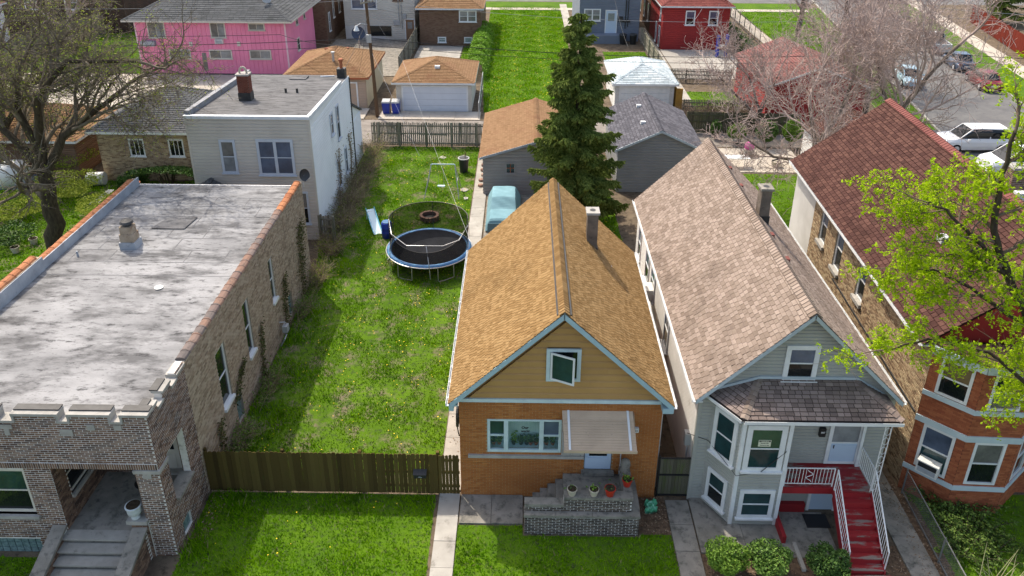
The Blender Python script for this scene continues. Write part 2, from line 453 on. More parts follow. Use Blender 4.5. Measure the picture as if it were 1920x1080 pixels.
# ---------------------------------------------------------------- building helpers
def masonry(parent, F, W, H, mortar, brick, holes=(), bl=.205, bh=.062, jt=.012, depth=.012, thick=.22, ind=0, name='wall', z0=0.0, seed=1):
    """wall with real openings, bricks standing proud of the mortar; F origin at lower left"""
    O, U, N = F
    us = sorted({0.0, W} | {min(max(h[i], 0), W) for h in holes for i in (0, 1)})
    zs = sorted({z0, H} | {min(max(h[i], z0), H) for h in holes for i in (2, 3)})
    mb = MB()
    def inside(u, z):
        return any(h[0] < u < h[1] and h[2] < z < h[3] for h in holes)
    for a, b in zip(us, us[1:]):
        run = None
        for c, d in zip(zs, zs[1:]):
            if inside((a + b) / 2, (c + d) / 2):
                if run: mb.bx(F, a, b, -thick, 0, *run)
                run = None
            else:
                run = (run[0], d) if run else (c, d)
        if run: mb.bx(F, a, b, -thick, 0, *run)
    wall = mb.build(name, mortar, parent)
    rg = random.Random(seed)
    B = []
    z = z0; row = 0
    while z < H - .02:
        z1 = min(z + bh, H)
        u = -(bl + jt) * (.5 if row % 2 else 0)
        cuts = [(h[0], h[1]) for h in holes if h[2] < z1 - .004 and h[3] > z + .004]
        while u < W:
            segs = [(max(u, 0), min(u + bl, W))]
            for c0, c1 in cuts:
                ns = []
                for a, b in segs:
                    if c1 <= a or c0 >= b: ns.append((a, b))
                    else:
                        if c0 > a: ns.append((a, c0))
                        if c1 < b: ns.append((c1, b))
                segs = ns
            for a, b in segs:
                if b - a > .035:
                    dd = depth * (.6 + .8 * rg.random())
                    P = []
                    for zz in (z, z1):
                        for uu, nn in ((a, dd), (b, dd), (b, -.01), (a, -.01)):
                            q = O + U * uu + N * nn
                            P.append((q[0], q[1], q[2] + zz))
                    B.append(P)
            u += bl + jt
        z += bh + jt; row += 1
    # faces seen from outside only
    if ind:
        cx = np.array(B).mean(axis=1)
        order = np.argsort(((cx - np.array(CAMP)) ** 2).sum(1))
        full = [i for i in order if abs(np.linalg.norm(np.array(B[i][1]) - np.array(B[i][0])) - bl) < 1e-4][:ind]
        me = bpy.data.meshes.new('brick')
        P = []
        for zz in (-bh / 2, bh / 2):
            for uu, nn in ((-bl / 2, depth), (bl / 2, depth), (bl / 2, -.01), (-bl / 2, -.01)):
                P.append((uu, -nn, zz))
        me.from_pydata(P, [], [tuple(int(j) for j in f) for f in BOXF])
        ang = math.atan2(U[1], U[0])
        off = np.array(OFF.get(parent, (0, 0, 0)))
        for i in full:
            b = np.array(B[i]); c = b.mean(axis=0)
            c = c - N * ((c - O).dot(N)) - off
            o = link('brick', me, brick, wall)
            o.location = c; o.rotation_euler = (0, 0, ang)
        fs = set(full)
        B = [b for i, b in enumerate(B) if i not in fs]
    if B:
        boxes('bricks', B, brick, wall, 'stuff')
    return wall

def laps(parent, F, W, H, mat, e=.115, z0=0.0, lim=None, proud=.042, name='siding', each=False, holes=(), board=None, bev=.003):
    """lapped boards; lim(z) -> (u0, u1) for gables"""
    O, U, N = F
    z = z0
    mb = MB()
    rg = random.Random(int(abs(O[0] * 37 + O[1] * 11)) + 5)
    out = []
    while z < H - .01:
        z1 = min(z + e, H)
        a0, b0 = lim(z) if lim else (0, W)
        a1, b1 = lim(z1) if lim else (0, W)
        if b0 - a0 < .03:
            break
        if b1 < a1:
            a1 = b1 = (a1 + b1) / 2
        cuts = [(h[0], h[1]) for h in holes if h[2] < z1 - .01 and h[3] > z + .01]
        segs = [(a0, b0, a1, b1)]
        for c0, c1 in cuts:
            ns = []
            for s0, t0, s1, t1 in segs:
                if c1 <= s0 or c0 >= t0: ns.append((s0, t0, s1, t1)); continue
                if c0 > s0: ns.append((s0, c0, min(s1, c0), c0))
                if c1 < t0: ns.append((c1, t0, c1, max(t1, c1)))
            segs = ns
        if board:
            ns = []
            for s0, t0, s1, t1 in segs:
                x = s0 + board * (.3 + .9 * rg.random())
                ls, lt = s0, s1
                while x < min(t0, t1) - .4:
                    ns.append((ls, x - .003, lt, x - .003)); ls = lt = x
                    x += board * (.6 + .8 * rg.random())
                ns.append((ls, t0, lt, t1))
            segs = ns
        gp = min(.016, e * .1)
        for s0, t0, s1, t1 in segs:
            k = .70
            sm, tm, zm = s0 + (s1 - s0) * k, t0 + (t1 - t0) * k, z + (z1 - z) * k
            PP = []
            for a, b, c0, d0, c1, d1, n0, n1 in ((z + .001, zm, s0, t0, sm, tm, proud, proud), (zm, z1, sm, tm, s1, t1, proud, bev)):
                P = []
                for u, n, zz in ((c0, n0, a), (d0, n0, a), (d0, -.03, a), (c0, -.03, a), (c1, n1, b), (d1, n1, b), (d1, -.03, b), (c1, -.03, b)):
                    q = O + U * u + N * n
                    P.append((q[0], q[1], q[2] + zz))
                PP.append(P)
            if each:
                out.append(MB().hexa(PP[0], (1,)).hexa(PP[1], (0,)).build('board', mat, parent))
            else:
                mb.hexa(PP[0], (0, 1, 4)).hexa(PP[1], (0, 1, 4))
        z = z1
    if each:
        return out
    return mb.build(name, mat, parent, kind='stuff')

def window(parent, F, u0, u1, z0, z1, fr='white', top='gdark', bot=None, casing=.09, proud=.05, kind='double', sill=True, glassn=.02, twin=False, name='window', sillmat=None, inset=0.0):
    """casing, sash rails, panes; F is the wall plane. inset pushes the whole window into an opening"""
    bot = bot or top
    O, U, N = F
    F = (O - N * inset, U, N)
    mb = MB()
    c = casing
    mb.bx(F, u0, u0 + c, 0, proud, z0, z1); mb.bx(F, u1 - c, u1, 0, proud, z0, z1)
    mb.bx(F, u0 + c, u1 - c, 0, proud, z1 - c, z1); mb.bx(F, u0 + c, u1 - c, 0, proud, z0, z0 + c * .8)
    cols = [(u0 + c, u1 - c)]
    if twin:
        m = (u0 + u1) / 2
        mb.bx(F, m - c * .55, m + c * .55, 0, proud, z0 + c * .8, z1 - c)
        cols = [(u0 + c, m - c * .55), (m + c * .55, u1 - c)]
    zi0, zi1 = z0 + c * .8, z1 - c
    zm = (zi0 + zi1) / 2
    panes = []
    for a, b in cols:
        if kind == 'double':
            mb.bx(F, a, b, .005, proud * .75, zm - .022, zm + .022)
            panes += [(a, b, zm + .022, zi1, top), (a, b, zi0, zm - .022, bot)]
        elif kind == 'bars':
            for k in (1, 2):
                x = a + (b - a) * k / 3
                mb.bx(F, x - .018, x + .018, .005, proud * .75, zi0, zi1)
            panes.append((a, b, zi0, zi1, top))
        elif kind == 'slider':
            m = (a + b) / 2
            mb.bx(F, m - .02, m + .02, .005, proud * .75, zi0, zi1)
            panes += [(a, m - .02, zi0, zi1, top), (m + .02, b, zi0, zi1, bot)]
        else:
            panes.append((a, b, zi0, zi1, top))
    o = mb.build(name, fr, parent)
    for a, b, c0, c1, g in panes:
        MB().bx(F, a, b, .004, glassn, c0, c1).build('pane', g, o)
    if sill:
        MB().bx(F, u0 - .05, u1 + .05, -.01, proud + .07, z0 - .06, z0 - .002).build('sill', sillmat or fr, o)
    return o

class Shingles:
    """roof covering: every tab a thin tilted slab; the nearest ones are single objects, the rest one mass"""
    def __init__(s, w, e, t=.016, lap=.90, seed=3, wj=.35, gap=.02):
        s.w, s.e, s.t, s.lap, s.wj, s.gap = w, e, t, lap, wj, gap
        s.rg = random.Random(seed); s.B = []; s.full = []
    def slope(s, O, U, S, H, lim):
        """O eave origin, U along eave, S up the slope, lim(sdist)->(u0,u1)"""
        O = np.array(O, float); U = nrm(U); S = nrm(S); N = nrm(np.cross(U, S))
        if N[2] < 0: N = -N
        k = 0; sd = -.02
        while sd < H - .02:
            s1 = min(sd + s.e * s.lap, H)
            a0, b0 = lim(max(sd, 0)); a1, b1 = lim(s1)
            u = min(a0, a1) - s.w * ((k * .37) % 1.0) - s.w * .3 * s.rg.random()
            while u < max(b0, b1):
                wv = s.w * (1 + s.wj * (s.rg.random() - .5)) if s.wj else s.w
                l0, r0 = max(u, a0), min(u + wv - s.gap, b0)
                l1, r1 = max(u, a1), min(u + wv - s.gap, b1)
                if r0 - l0 > .015 or r1 - l1 > .015:
                    if r0 < l0: l0 = r0 = (l1 if l1 > (a0 + b0) / 2 else r1)
                    if r1 < l1: l1 = r1 = min(max((l1 + r1) / 2, l0), r0)
                    tt = s.t * (.65 + .7 * s.rg.random())
                    lo = O + S * sd; hi = O + S * s1
                    P = [lo + U * l0, lo + U * r0, hi + U * r1 + N * -.004, hi + U * l1 + N * -.004,
                         lo + U * l0 + N * (tt + .012), lo + U * r0 + N * (tt + .012), hi + U * r1 + N * .003, hi + U * l1 + N * .003]
                    full = abs((r0 - l0) - (wv - s.gap)) < 1e-5 and abs((r1 - l1) - (wv - s.gap)) < 1e-5 and s1 < H
                    s.B.append(P); s.full.append((U, S, N, wv, tt) if full else None)
                u += wv
            sd += s.e; k += 1
    def finish(s, parent, mat, ind=0):
        B = np.array(s.B, float)
        keep = np.ones(len(B), bool)
        if ind:
            cx = B.mean(axis=1)
            order = np.argsort(((cx - np.array(CAMP)) ** 2).sum(1))
            off = np.array(OFF.get(parent, (0, 0, 0)))
            meshes = {}
            cnt = 0
            for i in order:
                if s.full[i] is None: continue
                U, S, N, wv, tt = s.full[i]
                q = (round(wv / s.w, 1), round(tt / s.t, 1))
                if q not in meshes:
                    me = bpy.data.meshes.new('shingle')
                    ww = q[0] * s.w - s.gap; t2 = q[1] * s.t + .012; L = s.e * s.lap
                    me.from_pydata([(-ww / 2, 0, 0), (ww / 2, 0, 0), (ww / 2, L, -.004), (-ww / 2, L, -.004), (-ww / 2, 0, t2), (ww / 2, 0, t2), (ww / 2, L, .003), (-ww / 2, L, .003)], [],
                                   [tuple(int(j) for j in f) for f in BOXF])
                    meshes[q] = me
                o = link('shingle', meshes[q], mat, parent)
                p = (B[i][0] + B[i][1]) / 2 - off
                o.matrix_local = Matrix(((U[0], S[0], N[0], p[0]), (U[1], S[1], N[1], p[1]), (U[2], S[2], N[2], p[2]), (0, 0, 0, 1)))
                keep[i] = False; cnt += 1
                if cnt >= ind: break
        if keep.any():
            boxes('shingles', B[keep], mat, parent, 'stuff')

def caps(parent, p, q, mat, w=.16, e=.14, t=.02, drop=.07, name='ridge_cap', each=False):
    """overlapping ridge or hip caps from p (low / near end) to q"""
    p, q = np.array(p, float), np.array(q, float)
    d = q - p; L = np.linalg.norm(d); d = d / L
    a = nrm(np.cross(d, (0, 0, 1))); up = np.cross(a, d)
    k = max(1, int(L / e))
    mb = MB()
    for i in range(k):
        c = p + d * (L * i / k); c2 = p + d * (L * (i + 1.35) / k)
        z0 = up * (t + .02); z1 = up * .012
        for sgn in (-1, 1):
            P = [c + z0 * .2, c + a * sgn * w - up * drop, c2 + a * sgn * w - up * (drop + .01), c2, c + z0, c + a * sgn * w - up * drop + z0 * .8, c2 + a * sgn * w - up * (drop + .01) + z1, c2 + z1]
            if sgn < 0: P = [P[1], P[0], P[3], P[2], P[5], P[4], P[7], P[6]]
            mb.hexa(P)
    return mb.build(name, mat, parent, kind='stuff')

def chimney(parent, x, y, z0, z1, wx, wy, mat, cap='stone', brick=None, flue=True, name='chimney', flash=None):
    m = MB().box(x - wx / 2, x + wx / 2, y - wy / 2, y + wy / 2, z0, z1).build(name, mat, parent)
    if brick:
        for F, W in ((frame((x - wx / 2, y - wy / 2, 0), (1, 0, 0), (0, -1, 0)), wx), (frame((x - wx / 2, y + wy / 2, 0), (0, -1, 0), (-1, 0, 0)), wy), (frame((x + wx / 2, y - wy / 2, 0), (0, 1, 0), (1, 0, 0)), wy)):
            B = []
            z = z0; r = 0
            while z < z1 - .03:
                u = -.1 * (r % 2)
                while u < W:
                    a, b = max(u, 0), min(u + .19, W)
                    if b - a > .03:
                        P = []
                        for zz in (z, min(z + .058, z1)):
                            for uu, nn in ((a, .01), (b, .01), (b, -.01), (a, -.01)):
                                qq = F[0] + F[1] * uu + F[2] * nn
                                P.append((qq[0], qq[1], zz))
                        B.append(P)
                    u += .2
                z += .07; r += 1
            boxes('bricks', B, brick, m, 'stuff')
    if cap:
        e = .05
        MB().box(x - wx / 2 - e, x + wx / 2 + e, y - wy / 2 - e, y + wy / 2 + e, z1, z1 + .09).build('cap', cap, m)
    if flue:
        MB().lathe([(.11, z1 + .092), (.11, z1 + .10)], (x, y, 0), 12).build('flue', 'tar', m)
    if flash:
        MB().box(x - wx / 2 - .03, x + wx / 2 + .03, y - wy / 2 - .03, y + wy / 2 + .03, z0 - .1, flash).build('flashing', 'tar', m)
    return m
# ================================================================ SETTING
sheet('ground', [(-260, -60), (260, -60), (260, 330), (-260, 330)], 0.0, 'soil')
sheet('front_street', [(-120, -8), (120, -8), (120, 5), (-120, 5)], .004, 'asphalt')
sheet('parkway_lawn', [(-120, 5.2), (120, 5.2), (120, 8.6), (-120, 8.6)], .004, 'lawn')
sheet('alley', [(-70, 53.0), (23, 53.0), (23, 58.2), (-70, 58.2)], .004, 'alley')
sheet('cross_street', [(-120, 108), (150, 108), (150, 119), (-120, 119)], .006, 'asphalt')
sheet('verge_lawn', [(-120, 103.5), (37, 103.5), (37, 107.8), (-120, 107.8)], .004, 'lawn')
sheet('far_verge_lawn', [(-120, 119.2), (150, 119.2), (150, 128), (-120, 128)], .004, 'lawn')
# side street, turned a little against the lots
SD = nrm((.155, 1, 0)); SN = V(SD[1], -SD[0], 0); SC = V(38.2, 68.5, 0)
def st(u, d):
    p = SC + SD * u + SN * d
    return (p[0], p[1])
def strip(name, d0, d1, z, mat, u0=-60, u1=90):
    return sheet(name, [st(u0, d0), st(u0, d1), st(u1, d1), st(u1, d0)], z, mat)
strip('side_street', -4.5, 4.5, .008, 'asphalt')
strip('side_verge_lawn', 4.66, 8.0, .006, 'lawn')
strip('side_pavement', 8.0, 9.9, .010, 'court')
strip('left_verge_lawn', -8.0, -4.66, .005, 'lawn', -14, 36)
for d, nm in ((4.58, 'kerb'), (-4.58, 'kerb')):
    mb = MB()
    a, b = st(-60, d), st(90, d)
    mb.bar((a[0], a[1], .05), (b[0], b[1], .05), .16, .12)
    struct(nm, mb, 'conc')

def slabs(name, x0, x1, y0, y1, n, mat='conc', z=.05, along='y', skew=0.0, jt=.014):
    mb = MB().poly([(x0, y0, .012), (x1, y0, .012), (x1 + skew, y1, .012), (x0 + skew, y1, .012)])
    root = struct(name, mb, 'soil')
    for i in range(n):
        a, b = i / n, (i + 1) / n
        dz = rnd.uniform(-.008, .008)
        m = MB()
        if along == 'y':
            ya, yb = y0 + (y1 - y0) * a + jt / 2, y0 + (y1 - y0) * b - jt / 2
            sa, sb = skew * a, skew * b
            P = [(x0 + sa, ya), (x1 + sa, ya), (x1 + sb, yb), (x0 + sb, yb)]
        else:
            xa, xb = x0 + (x1 - x0) * a + jt / 2, x0 + (x1 - x0) * b - jt / 2
            P = [(xa, y0), (xb, y0), (xb, y1), (xa, y1)]
        m.prism([(x, y, .013) for x, y in P], (0, 0, z + dz))
        m.build('slab', mat, root)
    return root
slabs('front_path', -2.58, -1.9, 11.0, 19.86, 9)
slabs('gangway_path', -2.62, -1.9, 20.0, 31.5, 9)
slabs('pavement', -60, 60, 8.8, 10.6, 60, along='x')
slabs('house_pad', -1.86, .2, 18.62, 19.82, 2, 'concd', along='x')
slabs('between_path', 4.92, 5.66, 12.5, 19.7, 7, 'concd', skew=.0)
slabs('bay_apron', 5.7, 8.6, 17.6, 19.8, 2, 'concd', along='x')
slabs('far_gangway_path', 11.75, 12.6, 10.8, 24.0, 7, 'concd', skew=.15)
slabs('yard_path', -2.88, -2.1, 36.0, 52.3, 13, 'conc')
slabs('car_pad', -2.0, 3.0, 36.5, 44.2, 3, 'concd', along='y')
slabs('garage_apron', -11.2, -3.2, 58.3, 60.3, 4, 'court', along='x')
slabs('garage_apron', -18.8, -12.3, 58.3, 60.9, 3, 'court', along='x')
slabs('court', -46, -19.6, 59.4, 70.4, 6, 'court', along='x')
slabs('rear_patio', 13.8, 19.2, 48.2, 52.6, 4, 'court', along='x')
slabs('yellow_house_court', -20.2, -11.2, 70.5, 85, 4, 'concd', along='y')
slabs('brick_house_patio', -10.8, -6.2, 77.2, 82.3, 3, 'conc', along='x')
slabs('red_house_walk', 13.0, 14.4, 64, 92, 14, 'conc', along='y')
slabs('red_house_court', 14.5, 21.5, 70.5, 81.5, 4, 'conc', along='x')
slabs('lot_walk', 5.0, 5.9, 84, 106, 12, 'conc', along='y')
slabs('driveway', 26.5, 36.5, 45.5, 57.0, 4, 'asphalt', along='x', z=.03)
slabs('verge_walk', -60, 37, 102.0, 103.4, 40, 'court', along='x')
slabs('iron_fence_walk', 26.2, 27.6, 78, 104, 14, 'court', along='y')

LAWNS = []     # (polygon, blades per m2, blade height, width)
def lawn(name, pts, z=.004, mat='lawn', dens=0, h=.09, w=.02):
    sheet(name, pts, z, mat)
    if dens:
        LAWNS.append((pts, dens, h, w))
lawn('front_lawn', [(-10.25, 10.8), (-2.62, 10.8), (-2.72, 19.83), (-10.25, 19.83)], dens=620, h=.095, w=.019)
lawn('house_front_lawn', [(-1.88, 10.8), (4.9, 10.8), (4.9, 18.3), (3.95, 18.3), (3.9, 18.2), (.2, 18.2), (.2, 18.58), (-1.88, 18.58)], dens=620, h=.085, w=.019)
lawn('bungalow_front_lawn', [(-22, 10.8), (-13.6, 10.8), (-13.6, 17.1), (-22, 17.1)], dens=450, h=.09, w=.02)
lawn('side_yard', [(-10.3, 20.0), (-2.66, 20.0), (-2.66, 34.0), (-2.95, 37.0), (-2.95, 52.4), (-10.9, 52.4), (-10.9, 38.0), (-10.3, 34.0)], mat='yard', dens=360, h=.10, w=.022)
lawn('narrow_yard', [(4.75, 29.8), (5.6, 29.8), (5.6, 44.6), (3.4, 44.6), (3.4, 36)], dens=200, h=.12, w=.03)
lawn('corner_house_lawn', [(12.2, 36.2), (18.8, 36.2), (18.8, 48.0), (12.2, 48.0)], dens=150, h=.08, w=.03)
lawn('vacant_lot', [(-3.0, 60.2), (5.0, 60.2), (4.95, 104), (-4.0, 104), (-4.0, 80)], mat='lawn', dens=120, h=.14, w=.04)
lawn('brick_house_lawn', [(-6.1, 67.2), (-4.1, 67.2), (-4.1, 82.3), (-6.1, 82.3)], dens=60, h=.12, w=.05)
lawn('blue_house_lawn', [(8.4, 70.5), (12.8, 70.5), (12.8, 80.5), (8.4, 80.5)], dens=60, h=.1, w=.05)
lawn('pink_house_lawn', [(-49, 70.7), (-35.2, 70.7), (-35.2, 92), (-47, 92)], dens=70, h=.12, w=.05)
lawn('neighbour_yard', [(-34, 33), (-18.4, 33), (-17.4, 45.8), (-34, 45.8)], mat='yard', dens=110, h=.12, w=.04)
lawn('neighbour_side_yard', [(-34, 17), (-18.4, 17), (-18.4, 33), (-34, 33)], mat='yard', dens=60, h=.12, w=.04)
lawn('corner_strip', [(27.8, 76), (33.6, 74), (36.5, 103), (27.8, 103)], dens=50, h=.12, w=.05)
lawn('red_yard_lawn', [(14.2, 60.6), (18.4, 60.6), (18.4, 66.5), (14.2, 66.5)], z=.016, dens=40, h=.12, w=.05)
lawn('corner_front_lawn', [(13.1, 9.8), (24, 9.8), (24, 20.2), (13.1, 20.2)], dens=120, h=.09, w=.025)
lawn('driveway_verge', [(18.9, 37), (27, 37), (27, 44.5), (18.9, 44.5)], dens=60, h=.09, w=.035)
sheet('planting_bed', [(5.7, 11), (9.6, 11), (9.6, 17.6), (5.7, 17.6)], .006, 'mulch')
sheet('fence_bed', [(12.2, 11), (13.1, 11), (13.25, 21), (12.6, 21)], .006, 'mulch')
sheet('stair_bed', [(11.1, 11), (11.75, 11), (11.85, 18), (11.1, 18)], .006, 'mulch')
sheet('stoop_bed', [(3.9, 18.3), (4.9, 18.3), (4.9, 19.9), (3.9, 19.9)], .006, 'mulch')

# ================================================================ BUNGALOW WITH FLAT ROOF (front left)
def bungalow():
    X0, X1, Y0, Y1 = -18.35, -10.35, 17.25, 33.9
    H = thing('brick_flat', 'flat silver-roofed brick building with crenellated dark brick porch front', 'house', ((X0 + X1) / 2, Y0, 0))
    F = frame((X0, Y0, 0), (1, 0, 0), (0, -1, 0))
    # front: u = x - X0
    u = lambda x: x - X0
    PX0 = -13.52                       # porch opening left
    PP0 = -11.05                       # pier left
    holes = [(u(PX0), u(PP0), 0.0, 3.42), (u(-15.75), u(-14.28), 1.62, 3.36), (u(-17.9), u(-16.0), 1.62, 3.36), (u(-16.2), u(-14.45), .0, .62)]
    top = 5.34
    cren = [(-14.6, -14.06), (-12.88, -12.5), (-11.42, -11.02), (-16.2, -15.8), (-17.7, -17.3)]
    holes += [(u(a), u(b), top - .24, 9) for a, b in cren]
    masonry(H, F, X1 - X0 - .004, top, 'mortarw', 'brickp', holes, ind=300, name='wall', seed=4, bh=.05, jt=.026)
    # soldier course over the openings
    B = []
    x = X0
    while x < X1 - .03:
        P = []
        for zz in (3.43, 3.62):
            for xx, yy in ((x, Y0 - .03), (x + .048, Y0 - .03), (x + .048, Y0), (x, Y0)):
                P.append((xx, yy, zz))
        B.append(P); x += .069
    MB().box(X0 + .002, X1 - .006, Y0 - .017, Y0 - .001, 3.425, 3.63).build('soldier_bed', 'mortarw', H)
    boxes('soldier_course', B, 'brickp', H, 'stuff')
    # right return of the porch
    FR = frame((X1, Y0 + .004, 0), (0, 1, 0), (1, 0, 0))
    masonry(H, FR, 2.55, top, 'mortarw', 'brickp', [(.56, 1.72, 1.72, 3.46), (.62, 1.2, .15, .66), (.62, 1.0, top - .24, 9), (1.55, 1.95, top - .24, 9)], name='porch_wall', seed=9, bh=.05, jt=.026)
    # brick back of the parapet and its top, and pier inner faces
    masonry(H, frame((PP0 - .004, Y0 + .7, 0), (0, -1, 0), (-1, 0, 0)), .69, 3.42, 'mortarw', 'brickp', name='pier_face', thick=.05)
    MB().box(PP0 + .06, X1 - .23, Y0 + .48, Y0 + .7, 0, 3.42).build('pier_core', 'mortarw', H)
    # porch interior
    masonry(H, frame((PX0 + .004, Y0 + 2.4, 0), (0, -1, 0), (1, 0, 0)), 2.39, 3.42, 'mortarw', 'brickp', [(.75, 1.8, 1.85, 3.2)], name='porch_wall', thick=.2)
    masonry(H, frame((PX0 - .2, Y0 + 2.4, 0), (1, 0, 0), (0, -1, 0)), X1 - PX0, 3.42, 'mortarw', 'brickp', [(1.55, 2.75, 1.0, 3.3)], name='porch_wall', thick=.2)
    MB().box(PX0, X1 - .22, Y0 + .22, Y0 + 2.4, 3.43, 3.5).build('porch_ceiling', 'creamw', H)
    MB().box(PX0, X1 - .23, Y0 + .02, Y0 + 2.4, .0, 1.0).build('porch_floor', 'concd', H)
    FD = frame((PX0 - .2, Y0 + 2.4, 0), (1, 0, 0), (0, -1, 0))
    d = MB().bx(FD, 1.55, 2.75, -.16, -.1, 1.0, 3.3).build('door', 'creamw', H)
    MB().bx(FD, 1.75, 2.55, -.1, -.085, 1.9, 3.1).build('pane', 'gdark', d)
    MB().bx(FD, 1.75, 2.55, -.1, -.08, 1.15, 1.7).build('panel', 'creamw', d)
    MB().bx(FD, 1.5, 2.8, -.05, .12, 1.0, 1.1).build('threshold', 'stone', H)
    FI = frame((PX0, Y0 + 2.4, 0), (0, -1, 0), (1, 0, 0))
    window(H, FI, .77, 1.78, 1.87, 3.18, 'creamw', 'gdark', casing=.07, inset=.1, sill=False)
    MB().bx(FI, .7, 1.85, -.05, .1, 1.74, 1.85).build('window_sill', 'stone', H)
    # front windows, in their openings
    window(H, F, u(-15.74), u(-14.29), 1.64, 3.34, 'creamw', 'gteal', 'gdark', casing=.12, inset=.12, sill=False)
    window(H, F, u(-17.89), u(-16.01), 1.64, 3.34, 'creamw', 'gteal', 'gdark', casing=.12, inset=.12, sill=False, twin=True)
    MB().box(-18.0, -14.2, Y0 - .1, Y0 + .1, 1.5, 1.62).build('window_sill', 'stone', H)
    # glass block basement window: every block its own
    g = MB().box(-16.2, -14.45, Y0 + .12, Y0 + .2, .0, .62).build('basement_window', 'mortarw', H)
    for i in range(8):
        for j in range(3):
            a = -16.19 + i * .218; c = -.02 + j * .212
            b = MB(); b.box(a + .01, a + .205, Y0 + .06, Y0 + .12, max(c, .0) + .008, c + .2)
            b.build('glass_block', 'gblock', g)
    g = MB().box(X1 - .2, X1 - .12, Y0 + .62, Y0 + 1.2, .15, .66).build('basement_window', 'mortarw', H)
    for i in range(3):
        for j in range(2):
            MB().box(X1 - .12, X1 - .06, Y0 + .63 + i * .19, Y0 + .81 + i * .19, .16 + j * .25, .4 + j * .25).build('glass_block', 'gblock', g)
    # limestone trim: stepped copings with tarred tops
    lo, hi = top - .24, top
    xs = [X0] + [v for a, b in sorted(cren) for v in (a, b)] + [X1]
    for i in range(len(xs) - 1):
        a, b = xs[i], xs[i + 1]
        z = hi if i % 2 == 0 else lo
        e = .07 if i % 2 == 0 else -.003
        c = MB().box(a - e, b + e, Y0 - .06, Y0 + .3, z + .001, z + .09).build('coping', 'stone', H)
        if i % 2 == 0:
            MB().box(a - .05, b + .05, Y0 + .1, Y0 + .34, z + .092, z + .13).build('tar_cap', 'tar', c)
            m = MB()
            if i: m.box(a - .068, a - .002, Y0 - .05, Y0 + .29, lo + .092, z)
            if i < len(xs) - 2: m.box(b + .002, b + .068, Y0 - .05, Y0 + .29, lo + .092, z)
            if m.v: m.build('coping_jamb', 'stone', c)
    for i, (a, b, z) in enumerate(((0, .62, hi), (.62, 1.0, lo), (1.0, 1.55, hi), (1.55, 1.95, lo), (1.95, 2.55, lo + .1))):
        c = MB().box(X1 - .3, X1 + .06, Y0 + a + .301 * (i == 0), Y0 + b, z + .002, z + .09).build('coping', 'stone', H)
        if z == hi:
            MB().box(X1 - .34, X1 - .1, Y0 + a + .345 * (i == 0), Y0 + b, z + .092, z + .13).build('tar_cap', 'tar', c)
    for a, b, c, d in ((-12.88, -12.52, 4.66, 4.87), (-12.08, -11.86, 4.85, 5.05), (-11.32, -11.1, 4.88, 5.05), (-14.55, -14.2, 4.86, 5.02), (-14.45, -14.31, 4.64, 4.86), (-16.1, -15.7, 4.66, 4.87)):
        MB().box(a, b, Y0 - .035, Y0 + .02, c, d).build('limestone_block', 'stone', H)
    # pier capital
    MB().box(PP0 - .04, X1 + .05, Y0 - .05, Y0 + .57, 3.28, 3.40).build('pier_capital', 'stone', H)
    MB().box(-10.82, -10.58, Y0 - .045, Y0 + .01, 3.1, 3.28).build('limestone_block', 'stone', H)
    # concrete sill in the side opening, urn shelf
    MB().box(X1 - .34, X1 + .12, Y0 + .58, Y0 + 1.72, 1.66, 1.74).build('concrete_sill', 'concd', H)
    MB().box(-11.62, PP0 + .05, Y0 - .12, Y0 + .38, 1.36, 1.5).build('urn_shelf', 'stone', H)
    masonry(H, frame((-11.5, Y0 - .06, 0), (1, 0, 0), (0, -1, 0)), .5, 1.36, 'mortarw', 'brickp', name='urn_pedestal', thick=.3)
    # stairs and cheek walls
    st = []
    for i in range(6):
        z = 1.0 - .167 * i
        sp = MB().box(PX0 - .02, -11.45, Y0 + .04 - .32 * (i + 1), Y0 + .02 - .32 * i, 0, z - .055 - .002 * i).build('step', 'concd', H)
        MB().box(PX0 - .02, -11.45, Y0 - .02 - .32 * (i + 1), Y0 + .018 - .32 * i, z - .055, z - .003).build('tread', 'conct', sp)
    for x0, x1 in ((-13.86, -13.54), (-11.44, -11.1)):
        pts = [(x0, Y0 - .02, 0), (x0, Y0 - 2.0, 0), (x0, Y0 - 2.0, .5), (x0, Y0 - 1.75, .62), (x0, Y0 - .02, 1.13)]
        cw = MB().prism(pts[::-1], (x1 - x0, 0, 0)).build('cheek_wall', 'mortarw', H)
        m = MB(); B = []
        for fx, sg in ((x1, 1), (x0, -1)):
            z = .02; r = 0
            while z < 1.05:
                y = Y0 - 2.0 + .1 * (r % 2)
                while y < Y0 - .25:
                    if z + .06 < .5 + (y + .1 - (Y0 - 2.0)) * .36:
                        P = []
                        for zz in (z, z + .058):
                            for yy, xx in ((y, fx + sg * .011), (y + .19, fx + sg * .011), (y + .19, fx - sg * .01), (y, fx - sg * .01)):
                                P.append((xx, yy, zz))
                        B.append(P)
                    y += .2
                z += .07; r += 1
        boxes('bricks', B, 'brickp', cw, 'stuff')
        a = MB()
        a.hexa([(x0 - .05, Y0 - 2.08, .5), (x1 + .05, Y0 - 2.08, .5), (x1 + .05, Y0 - .03, 1.14), (x0 - .05, Y0 - .03, 1.14), (x0 - .05, Y0 - 2.08, .6), (x1 + .05, Y0 - 2.08, .6), (x1 + .05, Y0 - .03, 1.24), (x0 - .05, Y0 - .03, 1.24)])
        a.build('cheek_cap', 'concd', cw)
    # long right wall of common brick
    L = Y1 - (Y0 + 2.55)
    y = lambda q: q - (Y0 + 2.55)
    FW = frame((X1, Y0 + 2.55, 0), (0, 1, 0), (1, 0, 0))
    wins = [(22.0, 22.85, 1.65, 3.95), (24.85, 25.5, 1.8, 4.1), (28.1, 28.65, 2.2, 4.15)]
